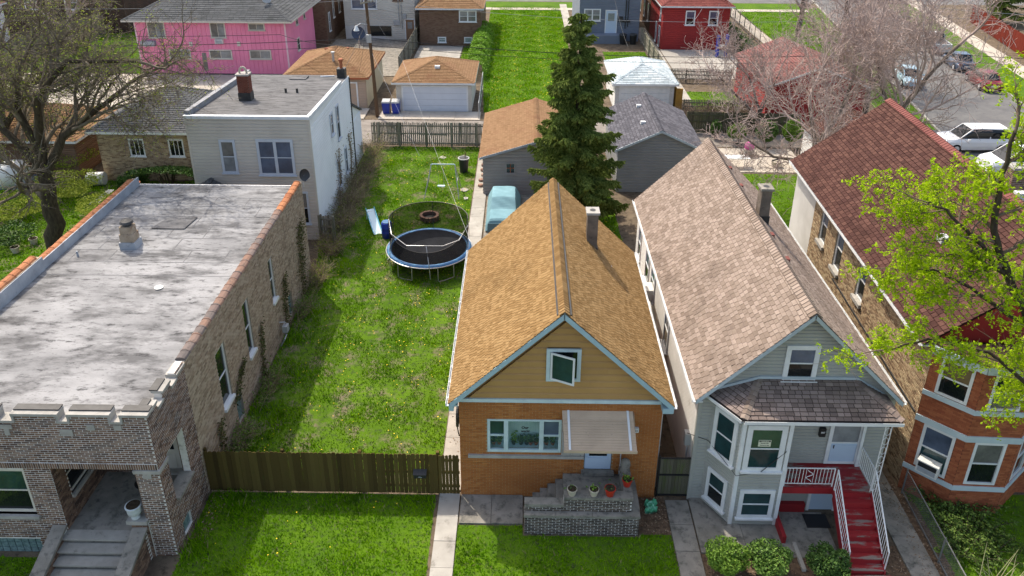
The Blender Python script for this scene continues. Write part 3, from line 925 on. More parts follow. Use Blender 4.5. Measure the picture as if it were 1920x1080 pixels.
    blk = [(23.0, 23.6, .15, 1.25), (29.95, 30.55, .3, 1.3)]
    masonry(H, FW, L, 5.26, 'mortart', 'brickt', [(y(a), y(b), c, d) for a, b, c, d in wins + blk], name='wall', seed=12, depth=.016)
    for a, b, c, d in wins:
        window(H, FW, y(a) + .01, y(b) - .01, c + .02, d - .01, 'white', 'gdark', casing=.06, inset=.1, proud=.06, sill=False)
        MB().bx(FW, y(a) - .04, y(b) + .04, -.1, .1, c - .1, c + .01).build('window_sill', 'white', H)
    for a, b, c, d in blk:
        g = MB().box(X1 - .2, X1 - .12, a, b, c, d).build('basement_window', 'mortart', H)
        for i in range(3):
            for j in range(4):
                MB().box(X1 - .12, X1 - .07, a + .02 + i * .19, a + .2 + i * .19, c + .02 + j * (d - c - .03) / 4, c + (j + 1) * (d - c - .03) / 4).build('glass_block', 'gblock', g)
    # other walls, hidden or seen at a glance
    MB().box(X0, X0 + .25, Y0 + .22, Y1, 0, 5.35).build('wall', 'brickt', H)
    MB().box(X0 + .25, X1 - .22, Y1 - .22, Y1, 0, 4.9).build('wall', 'brickt', H)
    # roof sheet, dropping a little to the rear
    m = MB()
    m.prism([(X0 + .25, Y0 + .3, 4.98), (X1 - .22, Y0 + .3, 4.98), (X1 - .22, Y1 + .05, 4.9), (X0 + .25, Y1 + .05, 4.9)], (0, 0, .1))
    roof = m.build('roof', roof_mat(), H)
    MB().box(X0 + .2, X1 - .02, Y1 + .052, Y1 + .12, 4.86, 5.02).build('gutter', 'alu', roof)
    # flashing along the parapets, coping tiles one by one
    fl = MB(); fl.box(X0 + .252, X0 + .30, Y0 + .4, Y1, 5.0, 5.42); fl.box(X1 - .27, X1 - .222, Y0 + 2.6, Y1, 5.0, 5.262)
    fl.build('flashing', 'flash', roof)
    def tile(x, yy, z, mat, w=.17, ln=.44):
        mb = MB(); prof = [(-w, 0), (-w * .8, .06), (-w * .35, .10), (w * .35, .10), (w * .8, .06), (w, 0)]
        a = [(px, 0, pz) for px, pz in prof]
        mb.prism(a[::-1], (0, ln - .035, 0))
        b = [(px * 1.06, ln - .05, pz * 1.16) for px, pz in prof]
        mb.prism(b[::-1], (0, .05, 0))
        return mb
    me = None
    def tiles(x, ya, yb, zf, mat):
        yy = ya; i = 0
        base = tile(0, 0, 0, mat)
        proto = base.build('coping_tile', mat, None)
        meshd = proto.data
        bpy.data.objects.remove(proto)
        while yy < yb - .2:
            o = link('coping_tile', meshd, mat(i) if callable(mat) else mat, H)
            o.location = np.array((x + rnd.uniform(-.012, .012), yy, zf(yy))) - np.array(OFF[H])
            o.rotation_euler = (0, 0, rnd.uniform(-.02, .02))
            yy += .445; i += 1
    tiles(X0 + .12, 25.95, 33.6, lambda q: 5.36, 'terra')
    MB().box(X0 - .05, X0 + .3, 17.5, 25.75, 5.351, 5.62).build('parapet', 'brickt', H)
    MB().box(X0 + .302, X0 + .34, 17.5, 25.8, 5.05, 5.6).build('flashing', 'flash', roof)
    tiles(X0 + .1, 17.6, 25.8, lambda q: 5.625, 'terra')
    tiles(X1 - .13, 19.95, 30.6, lambda q: 5.27, 'terrag')
    tiles(X1 - .13, 30.62, 33.8, lambda q: 5.27, 'terra')
    # roof stack
    c = MB()
    c.prism([(-15.95, 27.45, 5.0), (-15.3, 27.45, 5.0), (-15.3, 28.05, 5.0), (-15.95, 28.05, 5.0)], (0, 0, .33))
    ch = c.build('chimney', 'flash', H)
    MB().box(-15.9, -15.35, 27.5, 28.0, 5.331, 5.66).build('flue_block', 'stonebl', ch)
    MB().box(-15.86, -15.39, 27.54, 27.96, 5.661, 5.98).build('flue_block', 'stonebl', ch)
    m = MB().lathe([(.17, 5.981), (.16, 6.1), (.27, 6.1), (.22, 6.18), (.02, 6.27)], (-15.62, 27.75, 0), 12)
    m.build('cowl', 'tar', ch)
    MB().lathe([(.04, 4.9), (.04, 5.25)], (-17.35, 26.9, 0), 8).build('vent_pipe', 'flash', roof)
    MB().poly([(-15.55, 29.3, 5.068), (-14.1, 29.3, 5.068), (-13.95, 30.45, 5.062), (-15.15, 30.45, 5.062)]).build('repair_patch', 'rollgrey', roof)
    sm = MB()
    zs = lambda q: 5.081 - .08 * (q - Y0 - .3) / (Y1 - Y0)
    for i in range(7, 15):
        yy = 18.3 + i * 1.02 + rnd.uniform(-.05, .05)
        sm.hexa([(X0 + .32, yy, zs(yy)), (X1 - .28, yy + rnd.uniform(-.04, .04), zs(yy)), (X1 - .28, yy + .018, zs(yy)), (X0 + .32, yy + .018, zs(yy)), (X0 + .32, yy, zs(yy) + .007), (X1 - .28, yy, zs(yy) + .007), (X1 - .28, yy + .018, zs(yy) + .007), (X0 + .32, yy + .018, zs(yy) + .007)])
        if i > 7:
            for k in range(5):
                if rnd.random() > .5: continue
                xx = X0 + .8 + k * 1.5 + (i % 2) * .7
                sm.box(xx, xx + .022, yy + .035, yy + .98, zs(yy) - .006, zs(yy) + .006)
    sm.build('lap_seams', 'seam', roof, kind='stuff')
    MB().disc((-13.15, 24.55, 5.09), .16, 12).build('paint_spot', 'white', roof)
    return H
def roof_mat():
    m = M('silver_coated_roof', (.31, .312, .315), .85, (.215, .217, .22), .5, lo=.38, hi=.6,
          stain=[((.115, .115, .117), .6, .46, .60), ((.055, .055, .057), 2.4, .57, .66), ((.34, .342, .345), 1.3, .58, .74), ((.12, .12, .122), 6, .56, .68), ((.10, .10, .10), 13, .60, .70)], bump=.5, bscale=9, squash=(.7, 1.7, 1))
    return m
K['seam'] = M('roof_seam', (.22, .222, .225), .8, (.12, .12, .122), 1.2)
K['stonebl'] = M('stained_flue_block', (.40, .33, .255), .9, (.30, .235, .17), 3, stain=((.17, .085, .05), 4, .56, .7))
bungalow()
u = thing('urn', 'pale blue-grey footed urn standing on the brick porch shelf', 'urn', (-11.38, 17.3, 1.5))
MB().lathe([(.13, 1.502), (.13, 1.56), (.09, 1.6), (.11, 1.66), (.2, 1.72), (.21, 1.85), (.2, 1.92), (.24, 1.97), (.24, 2.0)], (-11.38, 17.3, 0), 20).build('bowl', 'urn', u, smooth=True)
MB().disc((-11.38, 17.3, 2.002), .2).build('soil', 'dirt', u)
m = MB(); pts = [(-11.95 + .42 * math.cos(t), 19.3 + .42 * math.sin(t) * .8 - .1, 1.012) for t in np.linspace(math.pi, 2 * math.pi, 14)]
m.prism([(a, b, 1.006) for a, b, _ in pts], (0, 0, .015))
tag(m.build('doormat', 'black'), 'black half-round doormat on the shaded brick porch floor', 'doormat')
sd = thing('satellite_dish', 'black satellite dish on the rear corner of the silver flat roof', 'satellite dish', (-10.2, 33.6, 5.3))
def dish(o, c, d, r, mat='blackp'):
    c = np.array(c, float); d = nrm(d); a = nrm(np.cross(d, (0, 0, 1))); b = np.cross(a, d)
    mb = MB(); n = 18; k = []
    for rr, dep in ((0, 0), (.5, .03), (.8, .075), (1, .12)):
        k.append([c + d * (dep - .06) * r * 2 + (a * math.cos(2 * math.pi * j / n) + b * math.sin(2 * math.pi * j / n)) * r * max(rr, .01) for j in range(n)])
    for i in range(3):
        for j in range(n):
            mb.poly([k[i][j], k[i][(j + 1) % n], k[i + 1][(j + 1) % n], k[i + 1][j]])
    mb.build('reflector', mat, o, smooth=True)
    MB().tube([c + b * -r, c + d * r * 1.2 - b * r * .5], .015, 5).build('feed_arm', 'alu', o)
    MB().tube([c - d * .05, c - d * .12 - V(0, 0, .25), (c[0] - d[0] * .12, c[1] - d[1] * .12, c[2] - .62)], .025, 6).build('mast', 'alu', o)
dish(sd, (-10.08, 33.62, 5.72), (.75, -.5, .3), .3)
K['chimg'] = M('brown_grey_chimney', (.20, .165, .135), .95, (.13, .108, .09), 3, stain=((.08, .065, .055), 4, .55, .7))
# ================================================================ GOLDEN-ROOFED HOUSE (centre)
def text(body, size, mat, parent, M4, name='lettering', bold=0.0):
    cu = bpy.data.curves.new(name, 'FONT'); cu.body = body; cu.size = size
    cu.align_x = 'CENTER'; cu.align_y = 'CENTER'; cu.extrude = .002; cu.offset = bold
    o = bpy.data.objects.new(name, cu); col.objects.link(o)
    dg = bpy.context.evaluated_depsgraph_get()
    me = bpy.data.meshes.new_from_object(o.evaluated_get(dg))
    bpy.data.objects.remove(o)
    me.materials.clear()
    t = link(name, me, mat, parent)
    t.matrix_local = Matrix.Translation(-Vector(OFF.get(parent, (0, 0, 0)))) @ M4
    return t
def face_front(x, y, z):          # text facing -Y
    return Matrix.Translation((x, y, z)) @ Matrix.Rotation(R(90), 4, 'X')

def plant(name, label, c, rad, h, n, mat, pot=None, size=.05, seed=1):
    """a leafy pot plant"""
    rg = np.random.default_rng(seed)
    o = thing(name, label, 'plant', c)
    x, y, z = c
    if pot:
        MB().lathe([(rad * .62, z + .002), (rad * .85, z + rad * 1.2), (rad * .95, z + rad * 1.2), (rad * .95, z + rad * 1.45), (rad * .85, z + rad * 1.45)], (x, y, 0), 14).build('pot', pot, o, smooth=False)
        z0 = z + rad * 1.46
        MB().disc((x, y, z0), rad * .83, 14).build('soil', 'dirt', o)
    else:
        z0 = z
    if n:
        P = leafcloud(rg, n, lambda k: np.stack([x + rg.normal(0, rad * .55, k), y + rg.normal(0, rad * .55, k), z0 + rg.uniform(0.02, h, k)], 1), size)
        fastmesh('leaves', P[0], P[1], mat, o)
    return o

def leafcloud(rg, n, posf, size, flat=.6, aspect=.55):
    """n leaf quads with random tilt"""
    c = posf(n)
    a = rg.normal(size=(n, 3)); a[:, 2] *= flat; a /= np.linalg.norm(a, axis=1)[:, None]
    b = rg.normal(size=(n, 3)); b -= a * (a * b).sum(1)[:, None]; b /= np.linalg.norm(b, axis=1)[:, None]
    s = size * rg.uniform(.6, 1.4, n)[:, None]
    a = a * s; b = b * s * aspect
    v = np.stack([c - a, c + b * .9 - a * .1, c + a, c - b * .9 - a * .1], 1).reshape(-1, 3)
    return v, np.arange(4 * n).reshape(-1, 4)

def gable_roof(parent, X0, X1, Y0, Y1, ze, xr, zr, sh, mat, ind, deck='tar', th=.09, mats_cap=None, name='roof', capw=.16, e_cap=.14, rot=None):
    """ridge along y; eave edges at X0/X1"""
    mb = MB()
    for xe in (X0, X1):
        a = [(xe, Y0, ze), (xr, Y0, zr), (xr, Y0, zr - th * 1.4), (xe, Y0, ze - th)]
        if xe == X1: a = a[::-1]
        mb.prism(a, (0, Y1 - Y0, 0))
    rf = mb.build(name, (mat + '_u') if deck == 'tar' else deck, parent)
    for xe in (X0, X1):
        d = V(xr - xe, 0, zr - ze); L = np.linalg.norm(d)
        O = V(xe, Y0, ze) + nrm(d) * -.03
        if xe == X0:
            sh.slope(O, (0, 1, 0), d, L + .03, lambda s: (-.02, Y1 - Y0 + .02))
        else:
            sh.slope(O, (0, 1, 0), d, L + .03, lambda s: (-.02, Y1 - Y0 + .02))
    sh.finish(rf, mat, ind)
    caps(rf, (xr, Y0 - .02, zr + .015), (xr, Y1 + .02, zr + .015), mats_cap or mat, w=capw, e=e_cap, drop=capw * abs((zr - ze) / (xr - X0)) * .75)
    return rf

def gutter(parent, x, Y0, Y1, z, side, mat='white', w=.11):
    mb = MB()
    mb.box(x - w / 2, x + w / 2, Y0, Y1, z - .1, z - .085)
    mb.box(x - w / 2, x - w / 2 + .012, Y0, Y1, z - .084, z); mb.box(x + w / 2 - .012, x + w / 2, Y0, Y1, z - .084, z)
    y = Y0 + .3
    while y < Y1:
        mb.box(x - w / 2 + .013, x + w / 2 - .013, y, y + .03, z - .02, z - .005); y += .8
    return mb.build('gutter', mat, parent)

def golden_house():
    X0, X1, Y0, Y1 = -1.86, 4.57, 19.85, 29.3
    H = thing('gable_house', 'small orange brick house with golden-brown shingle gable roof and metal door awning', 'house', (1.35, Y0, 0))
    F = frame((X0, Y0, 0), (1, 0, 0), (0, -1, 0)); u = lambda x: x - X0
    holes = [(u(-.98), u(1.42), 1.88, 3.23), (u(2.18), u(3.08), 1.2, 3.2)]
    masonry(H, F, X1 - X0, 3.96, 'mortaro', 'bricko', holes, ind=300, name='wall', seed=2, bl=.2, bh=.06)
    MB().box(X0, X0 + .22, Y0 + .22, Y1, 0, 4.1).build('wall', 'bricko', H)
    MB().box(X1 - .22, X1, Y0 + .22, Y1, 0, 4.1).build('wall', 'bricko', H)
    MB().box(X0 + .22, X1 - .22, Y1 - .22, Y1, 0, 4.1).build('wall', 'bricko', H)
    for xa in (X0 - .001, X1 + .001):
        pass
    # gable
    xr, zr, ze = 1.345, 7.46, 4.12
    sl = (zr - ze) / (xr + 2.12)
    lim = lambda z: ((max(0.02, (z + .12 - ze) / sl + .26)), min(X1 - X0 - .02, X1 - X0 + .23 - (z + .12 - ze) / sl))
    MB().prism([(X0 + .05, Y0 + .1, 3.961), (X1 - .05, Y0 + .1, 3.961), (X1 - .05, Y0 + .1, 4.2), (xr, Y0 + .1, zr - .2), (X0 + .05, Y0 + .1, 4.2)], (0, .15, 0)).build('gable_core', 'sidetan', H)
    MB().prism([(X0 + .05, Y1 - .2, 4.1), (X1 - .05, Y1 - .2, 4.1), (xr, Y1 - .2, zr - .2)], (0, .15, 0)).build('gable', 'sidetan', H)
    g = MB().box(X0 + .03, X1 - .03, Y0 - .002, Y0 + .098, 3.962, 4.06).build('gable_siding', 'sidetan', H)
    laps(g, frame((X0, Y0 + .02, 0), (1, 0, 0), (0, -1, 0)), X1 - X0, zr - .15, 'sidetan', e=.245, z0=4.05, lim=lim, each=True, holes=[(u(.9), u(1.88), 4.82, 5.94)], board=2.6, proud=.03, bev=-.025)
    MB().box(X0 - .03, X1 + .03, Y0 - .075, Y0 - .015, 3.94, 4.065).build('trim_board', 'tealw', H)
    # roof
    rf = gable_roof(H, -2.12, 4.81, 19.5, 29.45, ze, xr, zr, Shingles(.15, .13, seed=5, gap=.018), 'shb', 300, capw=.15)
    # ridge vent: a raised strip with dark edges
    m = MB()
    for sx in (-1, 1):
        m.bar((xr + sx * .2, 19.62, zr - .16), (xr + sx * .2, 29.4, zr - .16), .05, .03)
    m.build('ridge_vent', 'tar', rf)
    # fascia boards
    for xe in (-2.14, 4.83):
        d = nrm((xr - xe, 0, zr - ze))
        nn = V(-d[2], 0, d[0]); nn = nn if nn[2] > 0 else -nn
        a = V(xe, 0, ze) - nn * .02; b = V(xr, 0, zr) - nn * .02
        P = [a, b, b - V(0, 0, .2), a - V(0, 0, .2)]
        mb = MB(); pts = [(p[0], 19.47, p[2]) for p in P]
        if xe > 0: pts = pts[::-1]
        mb.prism(pts, (0, .05, 0)); mb.build('fascia', 'bluew', H)
        MB().box(min(xe, xe * .93), max(xe, xe * .93), 19.46, 19.84, ze - .28, ze - .09).build('eave_return', 'bluew', H)
        s = -1 if xe < 0 else 1
        gutter(rf, xe + s * .05, 19.48, 29.45, ze - .01, s)
    MB().box(-2.08, -1.87, 19.53, 29.4, ze - .16, ze - .1).build('soffit', 'bluew', H)
    MB().box(4.58, 4.77, 19.53, 29.4, ze - .16, ze - .1).build('soffit', 'bluew', H)
    dn = MB().tube([(4.78, 20.1, ze - .15), (4.63, 20.15, ze - .5), (4.63, 20.15, .2)], .04, 6).build('downpipe', 'alu', H)
    # gable window: one sash swung out
    FG = frame((X0, Y0 - .02, 0), (1, 0, 0), (0, -1, 0))
    mb = MB(); c = .12
    mb.bx(FG, u(.86), u(.86) + c, 0, .06, 4.78, 5.98); mb.bx(FG, u(1.92) - c, u(1.92), 0, .06, 4.78, 5.98)
    mb.bx(FG, u(.86) + c, u(1.92) - c, 0, .06, 5.88, 5.98); mb.bx(FG, u(.86) + c, u(1.92) - c, 0, .06, 4.78, 4.88)
    wn = mb.build('window', 'tealw', H)
    MB().bx(FG, u(.98), u(1.80), -.03, .006, 4.88, 5.88).build('pane', 'gdark', wn)
    a = R(-24); hx = V(1.0, Y0 - .085, 0)
    FS = (hx, V(math.cos(a), math.sin(a), 0), V(math.sin(a), -math.cos(a), 0))
    mb = MB(); W = .78
    for q in ((0, .06, 4.88, 5.88), (W - .06, W, 4.88, 5.88)): mb.bx(FS, q[0], q[1], 0, .035, q[2], q[3])
    mb.bx(FS, .06, W - .06, 0, .035, 5.82, 5.88); mb.bx(FS, .06, W - .06, 0, .035, 4.88, 4.95)
    sa = mb.build('open_sash', 'white', wn)
    MB().bx(FS, .06, W - .06, .01, .02, 4.95, 5.82).build('pane', 'gteal', wn)
    # picture window with flanking sashes, room behind it
    FW = (F[0] + V(0, .06, 0), F[1], F[2])
    mb = MB()
    x0, x1, z0, z1 = -.97, 1.41, 1.89, 3.22
    for a, b in ((x0, x0 + .09), (-.44, -.30), (.70, .84), (x1 - .09, x1)): mb.bx(FW, u(a), u(b), -.02, .07, z0, z1)
    for a, b in ((x0 + .09, -.44), (-.30, .70), (.84, x1 - .09)):
        mb.bx(FW, u(a), u(b), -.02, .07, z1 - .07, z1); mb.bx(FW, u(a), u(b), -.02, .07, z0, z0 + .1)
    for a, b in ((x0 + .09, -.44), (.84, x1 - .09)): mb.bx(FW, u(a), u(b), -.01, .05, 2.53, 2.59)
    pw = mb.build('picture_window', 'tealw', H)
    MB().bx(FW, u(-.30), u(.70), .005, .015, z0 + .1, z1 - .07).build('pane', 'gshow', pw)
    for a, b in ((x0 + .09, -.44), (.84, x1 - .09)):
        MB().bx(FW, u(a), u(b), .005, .015, 2.59, z1 - .07).build('pane', 'gteal' if a < 0 else 'gblue', pw)
        MB().bx(FW, u(a), u(b), .005, .015, z0 + .1, 2.53).build('pane', 'gshow', pw)
    # lettering on the glass
    text('Our', .13, 'black', pw, face_front(.24, Y0 + .03, 2.86), bold=.006)
    text('world', .11, 'black', pw, face_front(.25, Y0 + .03, 2.72), bold=.006)
    room = MB()
    room.poly([(-1.1, Y0 + .52, 1.6), (1.6, Y0 + .52, 1.6), (1.6, Y0 + .52, 3.5), (-1.1, Y0 + .52, 3.5)])
    room.poly([(-1.1, Y0 + .225, 1.88), (1.6, Y0 + .225, 1.88), (1.6, Y0 + .52, 1.88), (-1.1, Y0 + .52, 1.88)])
    room.poly([(-1.1, Y0 + .225, 3.4), (1.6, Y0 + .225, 3.4), (1.6, Y0 + .52, 3.4), (-1.1, Y0 + .52, 3.4)])
    room.poly([(-1.1, Y0 + .225, 1.88), (-1.1, Y0 + .52, 1.88), (-1.1, Y0 + .52, 3.4), (-1.1, Y0 + .225, 3.4)])
    room.poly([(1.6, Y0 + .225, 1.88), (1.6, Y0 + .52, 1.88), (1.6, Y0 + .52, 3.4), (1.6, Y0 + .225, 3.4)])
    room.build('room', 'interior', H)
    MB().box(-1.6, 2.17, Y0 - .09, Y0 + .05, 1.69, 1.80).build('sill_band', 'stone', H)
    # stone panel between window and door: each stone
    pn = MB().box(1.43, 2.17, Y0 - .03, Y0 - .014, 1.81, 3.2).build('stone_panel', 'mortarw', H)
    z = 1.82
    while z < 3.12:
        h = rnd.choice((.07, .1, .13)); x = 1.44
        while x < 2.14:
            ww = min(rnd.uniform(.15, .34), 2.16 - x)
            MB().box(x, x + ww - .012, Y0 - .06 - rnd.random() * .015, Y0 - .03, z, min(z + h - .012, 3.19)).build('stone', 'stone', pn); x += ww
        z += h
    # door
    d = MB().box(2.2, 3.06, Y0 + .04, Y0 + .1, 1.21, 3.19).build('door', 'doorb', H)
    mb = MB(); mb.box(2.34, 2.92, Y0 + .028, Y0 + .039, 1.74, 3.0); mb.build('pane', 'gdark', d)
    mb = MB(); mb.box(2.2, 2.3, Y0 + .015, Y0 + .039, 1.21, 3.19); mb.box(2.96, 3.06, Y0 + .015, Y0 + .039, 1.21, 3.19); mb.box(2.3, 2.96, Y0 + .015, Y0 + .039, 1.21, 1.66); mb.build('storm_frame', 'doorb', d)
    MB().tube([(2.95, Y0 - .02, 1.95), (2.95, Y0 - .03, 2.08)], .015, 6).build('handle', 'alu', d)
    MB().box(2.1, 3.16, Y0 - .18, Y0 + .04, 1.08, 1.2).build('threshold', 'concd', H)
    # awning of overlapping metal slats
    a0, a1 = V(0, Y0 - .02, 3.62), V(0, 18.76, 2.96)
    n = 15
    mb = MB()
    for i in range(n):
        p = a0 + (a1 - a0) * (i / n); q = a0 + (a1 - a0) * ((i + 1.15) / n)
        x0, x1 = 1.40 + .0035 * i, 3.63 + .003 * i
        k = .026 if i > 2 else .007
        mb.hexa([(x0, p[1], p[2] - .01), (x0, q[1], q[2] - .01 + k), (x1, q[1], q[2] - .01 + k), (x1, p[1], p[2] - .01), (x0, p[1], p[2]), (x0, q[1], q[2] + k), (x1, q[1], q[2] + k), (x1, p[1], p[2])])
    aw = mb.build('awning', 'awn', H)
    for xx in (1.56, 3.43):
        m = MB(); m.hexa([(xx, a0[1], a0[2] + .012), (xx + .02, a1[1], a1[2] + .035), (xx + .09, a1[1], a1[2] + .035), (xx + .07, a0[1], a0[2] + .012), (xx, a0[1], a0[2] + .02), (xx + .02, a1[1], a1[2] + .045), (xx + .09, a1[1], a1[2] + .045), (xx + .07, a0[1], a0[2] + .02)])
        m.build('strap', 'white', aw)
    m = MB(); m.box(1.42, 3.68, 18.72, 18.76, 2.9, 2.99); m.build('valance', 'awn', aw)
    for xx in (1.44, 3.66):
        m = MB(); m.prism([(xx, Y0 - .02, 3.58), (xx, Y0 - .02, 3.3), (xx, 18.78, 2.93)], (.012, 0, 0)); m.build('awning_panel', 'awn', aw)
        MB().tube([(xx, 18.8, 2.93), (xx, Y0 - .03, 2.75)], .014, 5).build('brace', 'alu', aw)
    # house number lamp
    nb = MB().box(3.6, 3.86, Y0 - .1, Y0 - .015, 2.83, 3.0).build('number_lamp', 'white', H)
    text('1843', .1, 'black', nb, face_front(3.73, Y0 - .102, 2.9))
    MB().tube([(3.35, Y0 - .05, 2.2), (3.36, Y0 - .06, 1.5), (3.34, Y0 - .05, 1.06)], .02, 6).build('conduit', 'alu', H)
    # chimney and vent
    ch = chimney(H, 2.72, 26.45, 5.2, 7.4, .40, .46, 'chimg', cap='stone', flash=6.02, name='chimney')
    MB().lathe([(.055, 4.6), (.055, 5.35), (.075, 5.35), (.075, 5.42)], (3.42, 25.9, 0), 10).build('vent_pipe', 'flash', rf)
    MB().tube([(-1.88, 20.1, 3.1), (-1.95, 20.12, 2.6), (-1.9, 20.1, 2.3)], .02, 6).build('meter_cable', 'black', H)
    return H
golden_house()
# coiled cable on the left wall
mb = MB()
for i in range(4):
    mb.tube([(-1.97 - .02 * i, 20.75 + .28 * math.cos(t) + .03 * i, 2.55 + .36 * math.sin(t) - .03 * i) for t in np.linspace(0, 6.28, 15)], .017, 5)
tag(mb.build('coiled_cable', 'black'), 'black coiled cable hanging on the wall beside the dark fence', 'cable')

def stoop():
    S = thing('brick_stoop', 'grey brick and concrete stoop with side steps under the awning', 'stoop', (1.9, 18.26, 0))
    masonry(S, frame((.25, 18.26, 0), (1, 0, 0), (0, -1, 0)), 3.576, .74, 'mortarw', 'brickgr', ind=0, name='basement_wall', thick=.3, bl=.2, bh=.05, jt=.02)
    masonry(S, frame((3.83, 18.264, 0), (0, 1, 0), (1, 0, 0)), 1.54, .74, 'mortarw', 'brickgr', name='planter_wall', thick=.3)
    x = .22
    for w in (1.0, 1.15, 1.5):
        MB().box(x, x + w - .012, 18.22, 18.56, .742, .84).build('ledge_slab', 'concd', S); x += w
    MB().box(3.55, 3.88, 18.562, 19.8, .742, .838).build('ledge_slab', 'concd', S)
    masonry(S, frame((.27, 18.42, 0), (1, 0, 0), (0, -1, 0)), 1.2, 1.02, 'mortarw', 'brickgr', name='stair_curb', thick=.24, z0=.842, bl=.2, bh=.05, jt=.02)
    masonry(S, frame((1.47, 18.42, 0), (1, 0, 0), (0, -1, 0)), 2.12, 1.32, 'mortarw', 'brickgr', name='platform_curb', thick=.24, z0=.842, bl=.2, bh=.05, jt=.02)
    MB().box(.24, 1.468, 18.39, 18.68, 1.022, 1.13).build('curb_cap', 'concd', S)
    MB().box(1.47, 3.62, 18.39, 18.7, 1.322, 1.42).build('curb_cap', 'concd', S)
    MB().box(3.34, 3.62, 18.702, 19.78, .842, 1.418).build('curb', 'concd', S)
    MB().box(1.5, 3.34, 18.66, 19.8, 0, 1.05).build('platform', 'concd', S)
    for i in range(4):
        MB().box(.52 + .245 * i, 1.5, 18.66, 19.8 - .01 * i, .21 * i + (.002 if i else 0), .21 * (i + 1)).build('step', 'concd', S)
    return S
K['brickgr'] = M('sooty_brick', (.09, .075, .065), .9, rand=[(.05, .042, .038), (.09, .072, .06), (.14, .11, .09)], stain=((.33, .31, .28), .9, .64, .74), bump=.3)
stoop()
plant('empty_planter', 'pale round pot of dark soil at the stair end of the stoop wall', (1.72, 18.53, 1.42), .17, .1, 8, 'leafd', 'potb', .04, 2)
plant('planter', 'pale round pot with sparse sprigs, second from the stair on the stoop wall', (2.4, 18.53, 1.42), .17, .12, 26, 'leafm', 'potb', .04, 3)
plant('red_planter', 'red pot of soil at the front edge of the stoop wall', (2.9, 18.54, 1.42), .19, .2, 10, 'leafd', 'pot', .04, 4)
plant('seedling_planter', 'red pot with a green seedling on the side curb of the stoop', (3.48, 18.95, 1.42), .18, .14, 24, 'leafm', 'pot', .05, 5)
og = thing('garden_ornament', 'weathered grey stone garden ornament behind the red pot on the stoop', 'ornament', (3.48, 19.5, 1.42))
MB().lathe([(.15, 1.422), (.16, 1.55), (.13, 1.62), (.17, 1.75), (.14, 1.9), (.06, 1.97), (.01, 1.98)], (3.48, 19.5, 0), 12).build('figure', 'concd', og, smooth=True)
MB().box(3.3, 3.66, 19.32, 19.68, 1.419, 1.45).build('base', 'concd', og)
for i, (x, mat, pt) in enumerate(((-.78, 'leafd', 'potc'), (-.6, 'leafm', 'potc'), (-.12, 'leafh', 'black'), (.12, 'leafd', 'dirt'), (.3, 'leafd', 'black'), (.44, 'leafd', 'potc'), (.62, 'leafd', 'potc'), (.95, 'leafd', 'potc'), (1.16, 'leafm', 'potc'))):
    names = ('dark leafy plant in a clay pot at the left edge of the picture window', 'light green plant in a clay pot behind the left narrow sash', 'tall bright green plant in a black pot behind the wide pane', 'low dark plant in a brown pot beside the tall bright one',
             'small dark plant near the middle of the wide pane', 'dark plant in a clay pot under the lettering, first of a pair', 'dark plant in a clay pot at the right edge of the wide pane', 'clay pot plant behind the right narrow sash, nearer the wide pane', 'clay pot plant behind the right narrow sash, nearer the door')
    plant('window_plant', names[i], (x, 20.22, 1.885), .085, .42 if i == 2 else .24, 60, mat, pt, .05, 20 + i)
# crumpled bag
mb = MB(); rg = np.random.default_rng(4)
c = V(4.42, 19.35, .12)
gx = 7
P = [[c + V((i / gx - .5) * .36 + .025 * rg.normal(), (j / gx - .5) * .42, .12 * (j / gx - .5) + .025 * rg.normal() + .03) for i in range(gx + 1)] for j in range(gx + 1)]
for j in range(gx):
    for i in range(gx):
        mb.poly([P[j][i], P[j][i + 1], P[j + 1][i + 1], P[j + 1][i]]); mb.poly([P[j][i] - V(.02, 0, .07), P[j + 1][i] - V(.02, 0, .07), P[j + 1][i + 1] - V(.02, 0, .07), P[j][i + 1] - V(.02, 0, .07)])
tag(mb.build('plastic_bag', 'green'), 'crumpled green plastic bag lying between stoop and wooden gate', 'bag')

# ---------------------------------------------------------------- dark board fence in front of the side yard
def board_fence(name, label, p, q, h, mat, bw=.145, gap=.008, t=.02, rails=True, posts=2.4, side=1, ears=.035, jit=.02, gappy=None, postmat=None, seed=1, sag=0.0):
    p, q = np.array(p, float), np.array(q, float)
    d = q - p; L = np.linalg.norm(d); d /= L; n = V(d[1], -d[0], 0) * side
    o = thing(name, label, 'fence', tuple(p))
    rg = random.Random(seed)
    u = 0.0; base = p
    while u < L - bw * .4:
        w_ = min(bw, L - u)
        hh = h + rg.uniform(-jit, jit) - sag * math.sin(math.pi * u / L)
        g = gap if not gappy else gappy(u, rg)
        a = base + d * (u + g / 2); b = base + d * (u + w_ - g / 2)
        lean = d * rg.uniform(-.008, .008)
        z0 = .03 + rg.uniform(0, .03)
        mb = MB()
        mb.prism([a + V(0, 0, z0), b + V(0, 0, z0), b + lean + V(0, 0, hh - ears), b - d * ears + lean + V(0, 0, hh), a + d * ears + lean + V(0, 0, hh), a + lean + V(0, 0, hh - ears)], -n * t * rg.uniform(.85, 1.25))
        mb.build('board', mat, o)
        u += w_
    if rails:
        for z in (.35, h * .55, h - .25):
            a = p - n * .001; b = q - n * .001
            MB().bar(a + n * .03 + V(0, 0, z), b + n * .03 + V(0, 0, z), .05, .09).build('rail', postmat or mat, o)
    if posts:
        k = max(1, round(L / posts))
        for i in range(k + 1):
            c = p + d * (L * i / k) + n * .1
            MB().box(c[0] - .05, c[0] + .05, c[1] - .05, c[1] + .05, 0, h + .02).build('post', postmat or mat, o)
    return o
